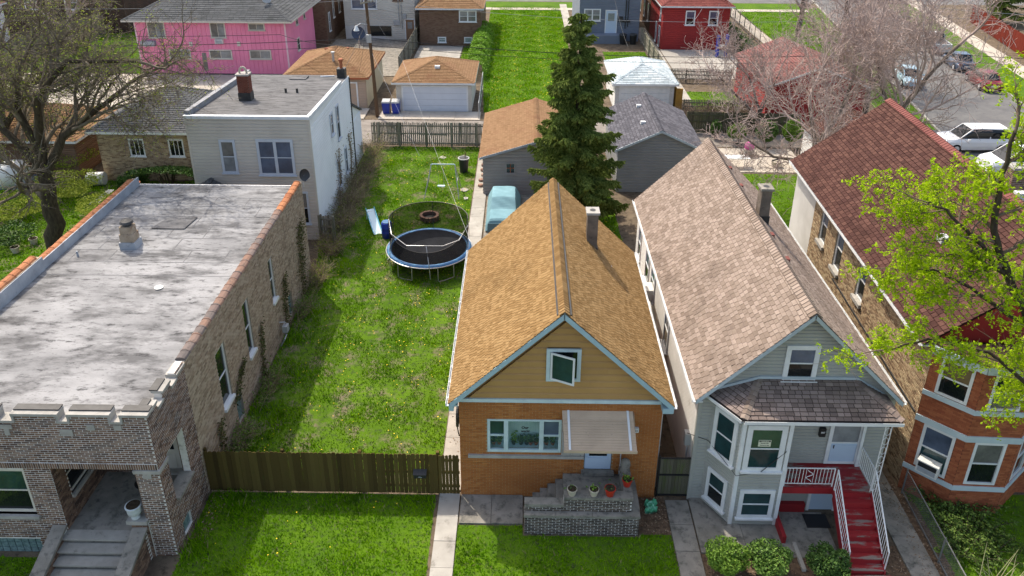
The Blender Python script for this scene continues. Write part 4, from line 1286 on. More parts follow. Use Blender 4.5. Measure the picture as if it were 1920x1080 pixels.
board_fence('board_fence', 'dark mossy board fence across the side yard in front of the lawn', (-10.3, 19.88, 0), (-2.62, 19.88, 0), 1.72, 'wooddk', side=-1, seed=8, gappy=lambda u, r: .012 if 5.9 < u < 7.2 else r.uniform(.003, .008))
board_fence('fence_gate', 'narrow dark board gate between the long fence and the orange brick house', (-2.6, 19.87, 0), (-1.9, 19.87, 0), 1.7, 'wooddk', bw=.115, side=-1, seed=3, gappy=lambda u, r: .010, posts=0)
mbx = thing('mailbox', 'small black mailbox with a pale strip on the dark board fence', 'mailbox', (-3.2, 19.82, .95))
MB().prism([(-3.4, 19.85, .84), (-3.4, 19.7, .84), (-3.4, 19.68, 1.0), (-3.4, 19.85, 1.08)], (.4, 0, 0)).build('box', 'blackp', mbx)
MB().prism([(-3.42, 19.86, 1.082), (-3.42, 19.66, 1.002), (-3.42, 19.66, 1.015), (-3.42, 19.86, 1.1)], (.44, 0, 0)).build('lid', 'blackp', mbx)
text('1843', .07, 'white', mbx, Matrix.Translation((-3.2, 19.692, .91)) @ Matrix.Rotation(R(82), 4, 'X'))
g = thing('wooden_gate', 'grey-green plank gate in a black steel frame between the two gabled houses', 'gate', (5.17, 19.9, 0))
mb = MB()
for x in (4.64, 5.68): mb.box(x, x + .055, 19.9, 19.955, 0, 1.74)
for z in (.08, .95, 1.66): mb.box(4.7, 5.675, 19.86, 19.9, z, z + .05)
mb.build('steel_frame', 'black', g)
for i in range(9):
    MB().box(4.7 + i * .108, 4.7 + i * .108 + .1, 19.905, 19.93, .1 + rnd.uniform(-.01, .01), 1.68 + rnd.uniform(-.01, .01)).build('board', 'woodgate', g)
# ================================================================ GREY HOUSE WITH BAY AND RED STAIRS
def grey_house():
    X0, X1, Y0, Y1 = 5.72, 11.72, 19.85, 34.0
    H = thing('bay_front_house', 'grey clapboard house with taupe shingle roof, angled bay and red front stairs', 'house', (8.7, Y0, 0))
    ze, zr, xr = 4.38, 7.52, 8.66
    MB().box(X0, X1, Y0, Y1, 0, 4.3).build('wall', 'sideg', H)
    F = frame((X0, Y0, 0), (1, 0, 0), (0, -1, 0)); u = lambda x: x - X0
    sl = (zr - ze) / (xr - 5.5)
    MB().prism([(X0 + .04, Y0 + .03, 4.301), (X1 - .04, Y0 + .03, 4.301), (X1 - .04, Y0 + .03, 4.35), (xr, Y0 + .03, zr - .22), (X0 + .04, Y0 + .03, 4.35)], (0, .12, 0)).build('gable_core', 'sideg', H)
    MB().prism([(X0, Y1 - .15, 4.301), (X1, Y1 - .15, 4.301), (xr, Y1 - .15, zr - .2)], (0, .12, 0)).build('gable', 'sideg', H)
    lim = lambda z: (max(.01, (z + .1 - ze) / sl + 5.5 - X0), min(X1 - X0 - .01, X1 - X0 - (5.5 - X0) - (z + .1 - ze) / sl - .02))
    laps(H, F, X1 - X0, zr - .12, 'sideg', e=.125, z0=.02, lim=lim, holes=[(u(6.2), u(8.25), 0, 4.3)])
    # side wall facing the golden house
    FL = frame((X0, Y1, 0), (0, -1, 0), (-1, 0, 0))
    laps(H, FL, Y1 - Y0, 4.28, 'sidew', e=.125, z0=.02)
    v = lambda y: Y1 - y
    for ya, yb, za, zb in ((29.9, 30.9, 2.1, 3.75), (28.3, 29.3, 2.3, 3.9), (24.9, 25.8, 2.2, 3.85), (32.4, 33.2, 2.0, 3.6)):
        window(H, (FL[0] + V(-.04, 0, 0), FL[1], FL[2]), v(yb), v(ya), za, zb, 'white', 'gblue', 'gdark', casing=.09)
    for z0, z1, x in ((0.0, 4.3, X0),):
        MB().box(x - .055, x + .06, Y0 - .055, Y0 + .06, 0, 4.25).build('corner_board', 'sideg', H)
        MB().box(X1 - .06, X1 + .05, Y0 - .05, Y0 + .06, 0, 4.25).build('corner_board', 'sideg', H)
    rf = gable_roof(H, 5.5, 11.82, 19.5, 34.2, ze, xr, zr, Shingles(.25, .15, seed=8), 'shp', 300, capw=.2, e_cap=.17)
    for xe in (5.48, 11.84):
        d = nrm((xr - xe, 0, zr - ze)); nn = V(-d[2], 0, d[0]); nn = nn if nn[2] > 0 else -nn
        a = V(xe, 0, ze) - nn * .02; b = V(xr, 0, zr) - nn * .02
        pts = [(p[0], 19.47, p[2]) for p in (a, b, b - V(0, 0, .15), a - V(0, 0, .15))]
        MB().prism(pts if xe < 9 else pts[::-1], (0, .05, 0)).build('fascia', 'bluegtrim', H)
        gutter(rf, xe + (-.05 if xe < 9 else .05), 19.5, 34.2, ze - .01, 1)
    MB().box(5.53, 5.71, 19.53, 34.1, ze - .14, ze - .09).build('soffit', 'white', H)
    MB().box(11.73, 11.8, 19.53, 34.1, ze - .14, ze - .09).build('soffit', 'white', H)
    # attic window
    window(H, (F[0] + V(0, -.042, 0), F[1], F[2]), u(8.1), u(9.12), 4.95, 6.22, 'white', 'gblue', 'gdark', casing=.15, proud=.05)
    # bay: three faces
    A, B_, C, D = V(6.12, Y0, 0), V(6.83, 18.78, 0), V(8.25, 18.78, 0), V(8.25, Y0, 0)
    MB().prism([A, D, C, B_], (0, 0, 4.3)).build('bay_core', 'sideg', H)
    zb = 4.22
    FA = frame(A, B_ - A, (-(B_ - A)[1] * -1 * -1, 0, 0)) if False else (A, nrm(B_ - A), nrm(np.cross(nrm(B_ - A), (0, 0, 1))))
    FB = frame(B_, (1, 0, 0), (0, -1, 0))
    FC = frame(C, (0, 1, 0), (1, 0, 0))
    LA = np.linalg.norm(B_ - A)
    laps(H, FA, LA, zb, 'sideg', e=.125, z0=.02); laps(H, FB, 1.42, zb, 'sideg', e=.125, z0=.02); laps(H, FC, Y0 - 18.78, zb, 'sideg', e=.125, z0=.02)
    o1 = lambda Fq: (Fq[0] + Fq[2] * .04, Fq[1], Fq[2])
    window(H, o1(FA), .2, 1.13, 2.3, 4.05, 'white', 'gteal', 'gteal', casing=.14)
    window(H, o1(FA), .22, 1.05, .35, 1.6, 'white', 'gteal', 'gdark', casing=.12)
    wf = window(H, o1(FB), .1, 1.3, 2.32, 4.08, 'white', 'ggreen', 'gteal', casing=.16)
    sg = MB().bx(o1(FB), .48, .86, .021, .027, 3.27, 3.52).build('notice', 'paper', wf)
    sy = 18.78 - .04 - .029
    MB().box(6.83 + .5, 6.83 + .84, sy - .001, sy + .001, 3.45, 3.505).build('notice_header', 'black', wf)
    text('WARNING', .05, 'paper', wf, face_front(6.83 + .67, sy - .003, 3.478), name='notice_lettering', bold=.001)
    text('Security 24hr', .046, 'black', wf, face_front(6.83 + .67, sy, 3.40), name='notice_lettering', bold=.001)
    text('Camera in Use', .046, 'black', wf, face_front(6.83 + .67, sy, 3.32), name='notice_lettering', bold=.001)
    window(H, o1(FB), .17, 1.27, .38, 1.52, 'white', 'gteal', 'gteal', casing=.13)
    window(H, o1(FC), .2, .9, 2.2, 4.0, 'white', 'gdark', casing=.1)
    for p in (B_, C):
        MB().box(p[0] - .06, p[0] + .06, p[1] - .06, p[1] + .06, 0, 4.2).build('corner_board', 'white', H)
    MB().bx((A, FA[1], FA[2]), 0, LA, 0, .05, 4.13, 4.28).build('frieze', 'white', H)
    MB().box(6.83, 11.2, 18.7, 18.78, 4.13, 4.28).build('frieze', 'white', H)
    # porch roof: low hip over bay and porch
    ye, zp, zt = 18.6, 4.4, 4.98
    E1, E2, E3 = V(5.86, Y0 - .03, zp + .05), V(6.72, ye, zp), V(11.42, ye, zp)
    T1, T2 = V(7.42, Y0 - .03, zt), V(10.4, Y0 - .03, zt)
    E4 = V(11.42, Y0 - .03, zp)
    mb = MB()
    for q in ([E1, E2, T1], [E2, E3, T2, T1], [E3, E4, T2]): mb.poly(q)
    mb.poly([E1 - V(0, 0, .08), E4 - V(0, 0, .08), E3 - V(0, 0, .08), E2 - V(0, 0, .08)])
    for a, b in ((E1, E2), (E2, E3), (E3, E4)): mb.poly([a, b, b - V(0, 0, .08), a - V(0, 0, .08)])
    pr = mb.build('porch_roof', 'shpd_u', H)
    sh = Shingles(.22, .14, seed=21)
    S = V(0, Y0 - .03 - ye, zt - zp); L = np.linalg.norm(S)
    sh.slope(E2, (1, 0, 0), S, L, lambda s: ((T1[0] - E2[0]) * s / L, E3[0] - E2[0] - (E3[0] - T2[0]) * s / L))
    Ue = nrm(E2 - E1); Sd = (T1 - E1) - Ue * (T1 - E1).dot(Ue); La = np.linalg.norm(Sd); tu = (T1 - E1).dot(Ue); le = np.linalg.norm(E2 - E1)
    sh.slope(E1, Ue, Sd, La, lambda s: (tu * s / La, le + (tu - le) * s / La))
    Ur = V(0, 1, 0); Sr = V(T2[0] - E3[0], 0, zt - zp); Lr = np.linalg.norm(Sr); lr = E4[1] - E3[1]
    sh.slope(E3, Ur, Sr, Lr, lambda s: (lr * s / Lr, lr))
    sh.finish(pr, 'shpd', 300)
    caps(pr, E2 + V(0, 0, .015), T1 + V(0, 0, .015), 'shp', w=.12, drop=.03, e=.16)
    caps(pr, E3 + V(0, 0, .015), T2 + V(0, 0, .015), 'shpd', w=.12, drop=.03, e=.16)
    fl = MB()
    fl.bar(E1 + V(0, -.04, .06), T1 + V(0, -.04, .06), .05, .09); fl.bar(T1 + V(0, -.04, .06), T2 + V(0, -.04, .06), .05, .09); fl.bar(T2 + V(0, -.04, .06), E4 + V(-.1, -.04, .06), .05, .09)
    fl.build('wall_flashing', 'bluegtrim', H)
    gt = MB()
    for a, b in ((E1, E2), (E2, E3)):
        d = nrm(b - a); n = nrm(np.cross(d, (0, 0, 1)))
        gt.bar(a + n * .11 + V(0, 0, -.06), b + n * .11 + V(0, 0, -.06), .014, .11); gt.bar(a + n * .055 + V(0, 0, -.115), b + n * .055 + V(0, 0, -.115), .11, .012)
    gt.build('gutter', 'white', pr)
    gi = MB()
    for a, b in ((E1, E2), (E2, E3)):
        d = nrm(b - a); n = nrm(np.cross(d, (0, 0, 1)))
        gi.bar(a + n * .055 + V(0, 0, -.06), b + n * .055 + V(0, 0, -.06), .09, .01)
    gi.build('gutter_debris', 'tar', pr)
    # upper door
    window(H, o1(F), u(9.92), u(11.0), 1.66, 3.4, 'white', 'glace', 'doorb', casing=.12, sill=False, name='door')
    dd = MB().bx(o1(F), u(10.06), u(10.86), .022, .034, 1.75, 2.42).build('door_panel', 'doorb', H)
    MB().tube([(10.14, Y0 - .09, 2.3), (10.14, Y0 - .09, 2.42)], .015, 5).build('handle', 'black', dd)
    lb = MB().box(9.58, 9.77, Y0 - .15, Y0 - .02, 2.8, 3.12).build('letter_box', 'black', H)
    text('807', .085, 'white', lb, face_front(9.675, Y0 - .153, 2.98), bold=.002)
    # deck, stairs
    zd = 1.62
    MB().box(8.3, 11.05, 18.78, Y0 - .02, zd - .05, zd).build('deck', 'redpaint', H)
    MB().box(8.3, 10.0, 18.74, 18.778, zd - .24, zd - .001).build('deck_fascia', 'redrise', H)
    MB().box(9.86, 11.05, 18.6, 18.778, zd - .2, zd - .004).build('deck_edge', 'redpaint', H)
    n = 8; rise = zd / n; run = (18.6 - 16.95) / (n - 1)
    for i in range(1, n):
        z = zd - rise * i; y1 = 18.6 - run * (i - 1)
        s = MB().box(9.9, 11.0, y1 - run - .03, y1, z - .035, z).build('tread', 'redpaint', H)
        MB().box(9.92, 10.98, y1 - .03, y1 - .005, z, z + rise - .036).build('riser', 'redrise', H)
    MB().box(9.92, 10.98, 16.93, 16.955, 0, rise * 1 - .037).build('riser', 'redrise', H)
    for x in (9.85, 11.0):
        MB().prism([(x, 18.6, zd - .02), (x, 18.6, zd - .32), (x, 17.1, .0), (x, 16.9, .0), (x, 16.9, .14)], (.045, 0, 0)).build('stringer', 'redrise', H)
    MB().box(9.6, 11.2, 15.6, 16.88, .013, .06).build('landing_slab', 'redpaint', H)
    # space below the deck
    MB().box(8.3, 11.02, 19.45, Y0 - .021, 0, zd - .06).build('basement_wall', 'sideg', H)
    FQ = frame((8.3, 19.45, 0), (1, 0, 0), (0, -1, 0))
    d2 = MB().bx(FQ, 1.28, 2.05, .002, .03, .03, 1.5).build('basement_door', 'doorb', H)
    mb = MB(); mb.bx(FQ, 1.18, 1.28, .002, .05, .0, 1.55); mb.bx(FQ, 2.05, 2.15, .002, .05, 0, 1.55); mb.build('door_casing', 'white', H)
    MB().box(8.28, 8.4, 18.0, 19.44, .013, .34).build('red_curb', 'redrise', H)
    MB().box(8.401, 9.4, 19.3, 19.445, .013, .36).build('red_curb', 'redrise', H)
    MB().box(8.42, 9.95, 17.5, 19.29, .012, .03).build('pit_floor', 'concd', H)
    MB().box(8.6, 8.72, 17.0, 18.0, .012, .12).build('ramp_curb', 'conc', H)
    # iron railings
    def railing(pts, zb, hgt, nm, scroll=True, step=.105):
        r = MB()
        top = [V(p[0], p[1], p[2] + hgt) for p in pts]; bot = [V(p[0], p[1], p[2] + zb) for p in pts]
        r.bar(top[0], top[1], .035, .025); r.bar(bot[0], bot[1], .022, .022)
        ro = r.build(nm, 'iron', H)
        L = np.linalg.norm(top[1][:2] - top[0][:2]); k = int(L / step)
        for i in range(k + 1):
            f = i / k
            a = bot[0] + (bot[1] - bot[0]) * f; b = top[0] + (top[1] - top[0]) * f
            end = i in (0, k)
            mid = scroll and abs(f - .5) < .13
            if mid and not end: continue
            MB().bar(a - V(0, 0, zb if end else 0), b, .03 if end else .014).build('post' if end else 'baluster', 'iron', ro)
        if scroll:
            c0 = bot[0] + (bot[1] - bot[0]) * .5; c1 = top[0] + (top[1] - top[0]) * .5
            d = nrm(top[1] - top[0]); up = V(0, 0, 1); h = (c1 - c0)[2]; m = MB()
            pts2 = []
            for t in np.linspace(0, 1, 26):
                ang = (t - .5) * 9.5
                rad = .11 * (1 - abs(t - .5) * .8)
                pts2.append(c0 + up * h * (.12 + .76 * t) + d * math.sin(ang) * rad)
            m.tube(pts2, .011, 5)
            m.tube([c0 - d * .12, c1 - d * .12], .008, 4); m.tube([c0 + d * .12, c1 + d * .12], .008, 4)
            m.build('scroll', 'iron', ro)
        return ro
    railing([(8.36, 18.82, zd), (9.86, 18.82, zd)], .1, .72, 'deck_railing')
    railing([(9.88, 18.66, zd), (9.88, 16.98, .05)], .12, .82, 'stair_railing', scroll=False)
    railing([(11.03, 18.66, zd), (11.03, 16.98, .05)], .12, .82, 'stair_railing', scroll=False)
    railing([(11.04, 19.7, zd), (11.04, 18.72, zd)], .1, .78, 'deck_railing', scroll=False)
    po = MB(); x, y = 11.06, 18.62
    for dx in (-.09, .09): po.bar((x + dx, y, zd), (x + dx, y, 4.24), .022)
    for t in np.arange(zd + .2, 4.1, .36):
        po.tube([(x + .08 * math.sin(a), y, t + .16 * math.cos(a) * .9) for a in np.linspace(0, 6.28, 9)], .009, 4)
    po.build('iron_post', 'iron', H)
    MB().bar((10.96, 19.72, zd), (10.96, 19.72, 4.2), .09).build('post', 'white', H)
    # chimney on the right slope, vents
    ch = chimney(H, 9.2, 27.0, 6.5, 8.2, .38, .46, 'chimg', cap='concd', flash=7.15)
    MB().lathe([(.06, 5.9), (.06, 6.45), (.09, 6.45), (.09, 6.5)], (7.8, 27.6, 0), 10).build('vent_pipe', 'flash', rf)
    for y in (23.4, 25.2, 29.6, 31.5):
        MB().box(9.0, 9.16, y, y + .24, 7.02, 7.17).build('roof_vent', 'shmc', rf)
    # service equipment on the white side
    MB().box(5.5, 5.72, 20.25, 20.5, 1.9, 2.35).build('meter', 'galvm', H)
    MB().tube([(5.62, 20.38, 1.9), (5.64, 20.4, .3)], .03, 6).build('meter_pipe', 'galvm', H)
    MB().tube([(5.55, 20.4, 2.3), (5.64, 19.82, 2.7), (6.1, 19.76, 2.55), (6.75, 18.6, 2.2), (7.5, 18.66, 2.3), (8.2, 18.7, 3.1)], .012, 4).build('cable', 'black', H)
    ac = MB().box(5.2, 5.7, 28.4, 29.1, 2.35, 2.85).build('window_air_conditioner', 'ac', H)
    for i in range(6):
        MB().box(5.19, 5.2, 28.45, 29.05, 2.4 + i * .07, 2.43 + i * .07).build('louvre', 'flash', ac)
    return H
K['bluegtrim'] = M('blue_grey_trim', (.42, .50, .54), .5, (.37, .44, .48), 2)
K['galvm'] = M('meter_grey', (.36, .37, .37), .5)
grey_house()
m = MB().box(9.3, 10.05, 18.65, 19.2, .033, .05)
tag(m.build('doormat', 'black'), 'black rectangular doormat at the lower door below the red deck', 'doormat')

# ================================================================ MAROON-ROOFED BRICK HOUSE (right)
def maroon_house():
    H = thing('brick_bay_house', 'tan brick house with maroon shingle roof and red brick two-storey bay', 'house', (12.97, 20.5, 0), rz=-.042, local=True)
    L, W = 15.2, 7.6
    FL = frame((0, L, 0), (0, -1, 0), (-1, 0, 0)); v = lambda y: L - y
    wins = [(10.25, 11.1, 3.75, 5.45), (8.2, 9.05, 3.55, 5.45), (5.55, 6.35, 3.75, 5.35), (2.0, 2.8, 1.2, 2.9)]
    OFFW = [(v(b), v(a), c, d) for a, b, c, d in wins]
    masonry(H, frame((0, 12.1, 0), (0, -1, 0), (-1, 0, 0)), 12.1, 5.72, 'mortart', 'brickt2', [(12.1 - b, 12.1 - a, c, d) for a, b, c, d in wins], name='wall', seed=31, depth=.016)
    MB().box(0.0, .22, 12.1, L, 0, 5.72).build('painted_wall', 'sidew', H)
    F12 = frame((0, 12.1, 0), (0, -1, 0), (-1, 0, 0))
    for a, b, c, d in wins:
        window(H, F12, 12.1 - b + .01, 12.1 - a - .01, c + .02, d - .01, 'white', 'gblue', 'gdark', casing=.08, inset=.1, proud=.06, sill=False)
        MB().bx(F12, 12.1 - b - .06, 12.1 - a + .06, -.1, .12, c - .14, c + .01).build('window_sill', 'stone', H)
    MB().bx(F12, 3.5, 12.0, .012, .05, 3.1, 3.16).build('string_course', 'tar', H)
    MB().box(W - .22, W, 0, L, 0, 5.72).build('wall', 'brickt2', H)
    MB().box(.22, W - .22, L - .22, L, 0, 5.72).build('wall', 'sidew', H)
    # front wall and bay
    P = [V(0, 0, 0), V(1.13, -1.0, 0), V(2.75, -1.0, 0), V(3.88, 0, 0)]
    ztop = 5.66
    faces = []
    for i in range(3):
        a, b = P[i], P[i + 1]; U = nrm(b - a); N = nrm(np.cross(U, (0, 0, 1)))
        faces.append(((a, U, N), np.linalg.norm(b - a)))
    op = {0: [(.28, 1.24, 1.2, 2.92), (.3, 1.24, 4.16, 5.52)], 1: [(.3, 1.28, 1.2, 2.92), (.3, 1.28, 4.16, 5.52)], 2: [(.28, 1.24, 1.2, 2.92), (.28, 1.24, 4.16, 5.52)]}
    for i, (Fq, Lq) in enumerate(faces):
        masonry(H, Fq, Lq, ztop, 'mortarr', 'brickr', op[i], ind=100, name='bay_wall', seed=40 + i, jt=.008, depth=.008, thick=.15)
        for j, (a, b, c, d) in enumerate(op[i]):
            tp, bt = (('gblue', 'gteal'), ('gbrown', 'gdark'))[j] if i == 0 else (('gcurt', 'gdark') if j == 0 else ('gdark', 'gcurt'))
            window(H, Fq, a, b, c + .01, d - .01, 'white', tp, bt, casing=.09, inset=.05, proud=.07, sill=False)
        for z0, z1, e in ((.95, 1.13, .05), (2.93, 3.15, .05), (3.97, 4.14, .05), (5.53, 5.8, .1)):
            MB().bx(Fq, -.02, Lq + .02, -.02, e, z0, z1).build('stone_band', 'bandw', H)
    MB().prism([(p[0], p[1], .0) for p in (P[0] + V(.15, .1, 0), P[3] + V(-.15, .1, 0), P[2] + V(-.1, .16, 0), P[1] + V(.1, .16, 0))], (0, 0, 5.5)).build('bay_core', 'black', H)
    MB().prism([p + V(0, 0, 5.8) for p in (P[0], P[3], P[2] + V(.1, -.1, 0), P[1] + V(-.1, -.1, 0))], (0, 0, .1)).build('bay_cornice', 'shm', H)
    masonry(H, frame((3.88, 0, 0), (1, 0, 0), (0, -1, 0)), W - 3.88, 5.7, 'mortarr', 'brickr', [(1.2, 2.2, 1.0, 3.2)], name='wall', seed=50)
    window(H, frame((3.88, 0, 0), (1, 0, 0), (0, -1, 0)), 1.2, 2.2, 1.0, 3.2, 'white', 'gcurt', 'doorb', inset=.05, sill=False, name='door')
    ac = MB().bx(faces[0][0], .42, 1.08, .0, .34, 1.26, 1.72).build('window_air_conditioner', 'ac', H)
    for i in range(5):
        MB().bx(faces[0][0], .48, 1.02, .341, .35, 1.32 + i * .035, 1.34 + i * .035).build('louvre', 'flash', ac)
    MB().bx(faces[0][0], .47, 1.03, .341, .348, 1.5, 1.68).build('grille', 'blackp', ac)
    # roof
    ze, zr, xr = 5.78, 9.0, 3.8
    rf = gable_roof(H, -.32, W + .32, .1, L + .3, ze, xr, zr, ShLocal(.26, .185, seed=17), 'shm', 300, mats_cap='shmc', capw=.22, e_cap=.2)
    MB().prism([(.1, .35, 5.72), (W - .1, .35, 5.72), (xr, .35, zr - .2)], (0, .12, 0)).build('gable', 'redw', H)
    MB().prism([(.1, L - .15, 5.72), (W - .1, L - .15, 5.72), (xr, L - .15, zr - .2)], (0, .12, 0)).build('gable', 'sidew', H)
    gutter(rf, -.37, .1, L + .3, ze - .01, 1)
    MB().box(-.3, -.01, .15, L + .2, ze - .15, ze - .1).build('soffit', 'white', H)
    chimney(H, 4.9, 6.3, 7.4, 9.3, .62, .5, 'mortarw', cap='stone', brick='brickp')
    MB().lathe([(.07, 6.9), (.07, 7.5), (.11, 7.5), (.11, 7.56)], (1.75, 7.0, 0), 10).build('vent_pipe', 'tar', rf)
    MB().box(1.55, 2.0, 4.0, 4.4, 7.25, 7.5).build('roof_vent', 'alu', rf)
    MB().box(4.4, 4.75, 5.2, 5.5, 8.45, 8.75).build('roof_vent', 'white', rf)
    # rear wing: low white wall
    return H
class ShLocal(Shingles):
    """same covering for a house whose own frame is turned: distances measured in its frame"""
    def finish(s, parent, mat, ind=0):
        global CAMP
        keep = CAMP
        CAMP = (-12.5, -21, 20)
        Shingles.finish(s, parent, mat, ind)
        CAMP = keep
K['brickt2'] = M('ochre_common_brick', (.3, .22, .14), .9, rand=[(.16, .105, .07), (.33, .24, .15), (.42, .33, .21), (.25, .165, .10)], stain=((.12, .085, .06), .9, .56, .72), bump=.4)
K['bandw'] = M('blue_white_band', (.50, .60, .64), .6, (.42, .52, .56), 2)
maroon_house()
K['brickch'] = M('chimney_red_brick', (.17, .055, .04), .85, rand=[(.12, .04, .03), (.2, .07, .048), (.16, .05, .036)])
K['shbr'] = shing('dark_brown_shingle', [(.10, .068, .052), (.15, .10, .078), (.12, .082, .064)])
K['brownside'] = M('dark_brown_siding', (.10, .065, .05), .8, (.07, .05, .04), .8)
K['doorw'] = M('white_blue_garage_door', (.60, .65, .72), .5, (.55, .6, .67), 1)
K['bluedish'] = M('dark_blue_dish', (.03, .045, .08), .5)
K['tanboard2'] = M('brown_door', (.24, .145, .085), .7)
# ================================================================ BACKGROUND BUILDINGS
def hip_roof(parent, X0, X1, Y0, Y1, ze, zr, mat, w=.3, e=.2, axis='x', inset=None, deck='tar', th=.1, name='roof', fascia='white', capmat=None, ind=0, t=.014):
    """hipped roof; the ridge runs along axis, inset = distance of the ridge ends from the short eaves"""
    wx, wy = X1 - X0, Y1 - Y0
    if axis == 'x':
        i = wy / 2 if inset is None else inset
        R0, R1 = V(X0 + i, (Y0 + Y1) / 2, zr), V(X1 - i, (Y0 + Y1) / 2, zr)
    else:
        i = wx / 2 if inset is None else inset
        R0, R1 = V((X0 + X1) / 2, Y0 + i, zr), V((X0 + X1) / 2, Y1 - i, zr)
    A, B, C, D = V(X0, Y0, ze), V(X1, Y0, ze), V(X1, Y1, ze), V(X0, Y1, ze)
    if axis == 'x':
        fs = [(A, B, R1, R0), (B, C, R1, R1), (C, D, R0, R1), (D, A, R0, R0)]
    else:
        fs = [(A, B, R0, R0), (B, C, R1, R0), (C, D, R1, R1), (D, A, R0, R1)]
    mb = MB()
    sh = Shingles(w, e, t=t, seed=int(abs(X0 * 7 + Y0)))
    for a, b, c, d in fs:
        mb.poly([a, b, c] if np.allclose(c, d) else [a, b, c, d])
        U = nrm(b - a); le = np.linalg.norm(b - a)
        S = (d - a) - U * (d - a).dot(U); Ls = np.linalg.norm(S)
        ul, ur = (d - a).dot(U), (c - a).dot(U)
        sh.slope(a - nrm(S) * .02, U, S, Ls + .02, lambda s, ul=ul, ur=ur, le=le, Ls=Ls: (ul * s / Ls, le + (ur - le) * s / Ls))
    mb.poly([A - V(0, 0, th), D - V(0, 0, th), C - V(0, 0, th), B - V(0, 0, th)])
    for a, b in ((A, B), (B, C), (C, D), (D, A)): mb.poly([a, b, b - V(0, 0, th), a - V(0, 0, th)])
    rf = mb.build(name, (mat + '_u') if deck == 'tar' else deck, parent)
    sh.finish(rf, mat, ind)
    hips = [(A, R0), (D, R0), (B, R1), (C, R1)] if axis == 'x' else [(A, R0), (B, R0), (C, R1), (D, R1)]
    for a, b in hips: caps(rf, a + V(0, 0, .02), b + V(0, 0, .02), capmat or mat, w=.13, drop=.04, e=.25, name='hip_cap')
    if np.linalg.norm(R1 - R0) > .3: caps(rf, R0 + V(0, 0, .02), R1 + V(0, 0, .02), capmat or mat, w=.13, drop=.05, e=.25)
    if fascia:
        m = MB()
        m.box(X0 - .04, X1 + .04, Y0 - .05, Y0 - .004, ze - .16, ze - .01); m.box(X0 - .04, X1 + .04, Y1 + .004, Y1 + .05, ze - .16, ze - .01)
        m.box(X0 - .05, X0 - .004, Y0, Y1, ze - .16, ze - .01); m.box(X1 + .004, X1 + .05, Y0, Y1, ze - .16, ze - .01)
        m.build('gutter', fascia, rf)
    return rf

def walls(parent, X0, X1, Y0, Y1, H, mat, front=None, right=None, left=None, lap=.15, style='lap', rear=True, z0=0.0):
    """four walls; the shown sides get lapped or grooved boards"""
    core = MB().box(X0, X1, Y0, Y1, z0, H).build('wall', mat, parent)
    sides = {'front': (frame((X0, Y0, 0), (1, 0, 0), (0, -1, 0)), X1 - X0, front), 'right': (frame((X1, Y0, 0), (0, 1, 0), (1, 0, 0)), Y1 - Y0, right), 'left': (frame((X0, Y1, 0), (0, -1, 0), (-1, 0, 0)), Y1 - Y0, left)}
    for k, (F, W, m) in sides.items():
        if not m: continue
        if style == 'lap':
            laps(core, F, W, H - .01, m, e=lap, z0=z0 + .02)
        elif style == 'brick':
            masonryflat(core, F, W, H - .01, m, z0)
        else:
            i = 0
            while i * .4 < W - .02:
                a, b = i * .4 + .022, min((i + 1) * .4 - .022, W)
                MB().bx(F, a, b, .001, .03, z0 + .02, H - .01).build('board', m, core)
                i += 1
    return core
def masonryflat(parent, F, W, H, mat, z0=0.0):
    B = []; z = z0; r = 0
    O, U, N = F
    while z < H - .03:
        u = -.13 * (r % 2)
        while u < W:
            a, b = max(u, 0), min(u + .25, W)
            if b - a > .03:
                P = []
                for zz in (z, min(z + .085, H)):
                    for uu, nn in ((a, .014), (b, .014), (b, -.01), (a, -.01)):
                        q = O + U * uu + N * nn; P.append((q[0], q[1], q[2] + zz))
                B.append(P)
            u += .262
        z += .098; r += 1
    boxes('bricks', B, mat, parent, 'stuff')
def gdoor(parent, F, u0, u1, H, mat, rows=4, cols=8, casing='white'):
    """panelled garage door: every panel its own piece"""
    d = MB().bx(F, u0, u1, -.04, .012, 0.0, H).build('garage_door', mat, parent)
    for r in range(rows):
        for c in range(cols):
            a = u0 + (u1 - u0) * c / cols + .05; b = u0 + (u1 - u0) * (c + 1) / cols - .05
            z0 = H * r / rows + .07; z1 = H * (r + 1) / rows - .07
            MB().bx(F, a, b, .012, .022, z0, z1).build('panel', mat, d)
    for r in range(1, rows):
        MB().bx(F, u0, u1, .0125, .016, H * r / rows - .008, H * r / rows + .008).build('section_joint', 'flash', d)
    m = MB(); m.bx(F, u0 - .12, u0, .0, .045, 0, H + .12); m.bx(F, u1, u1 + .12, .0, .045, 0, H + .12); m.bx(F, u0, u1, .0, .045, H, H + .12)
    m.build('door_casing', casing, parent)
    return d
FRONT = lambda X0, Y0: frame((X0, Y0, 0), (1, 0, 0), (0, -1, 0))

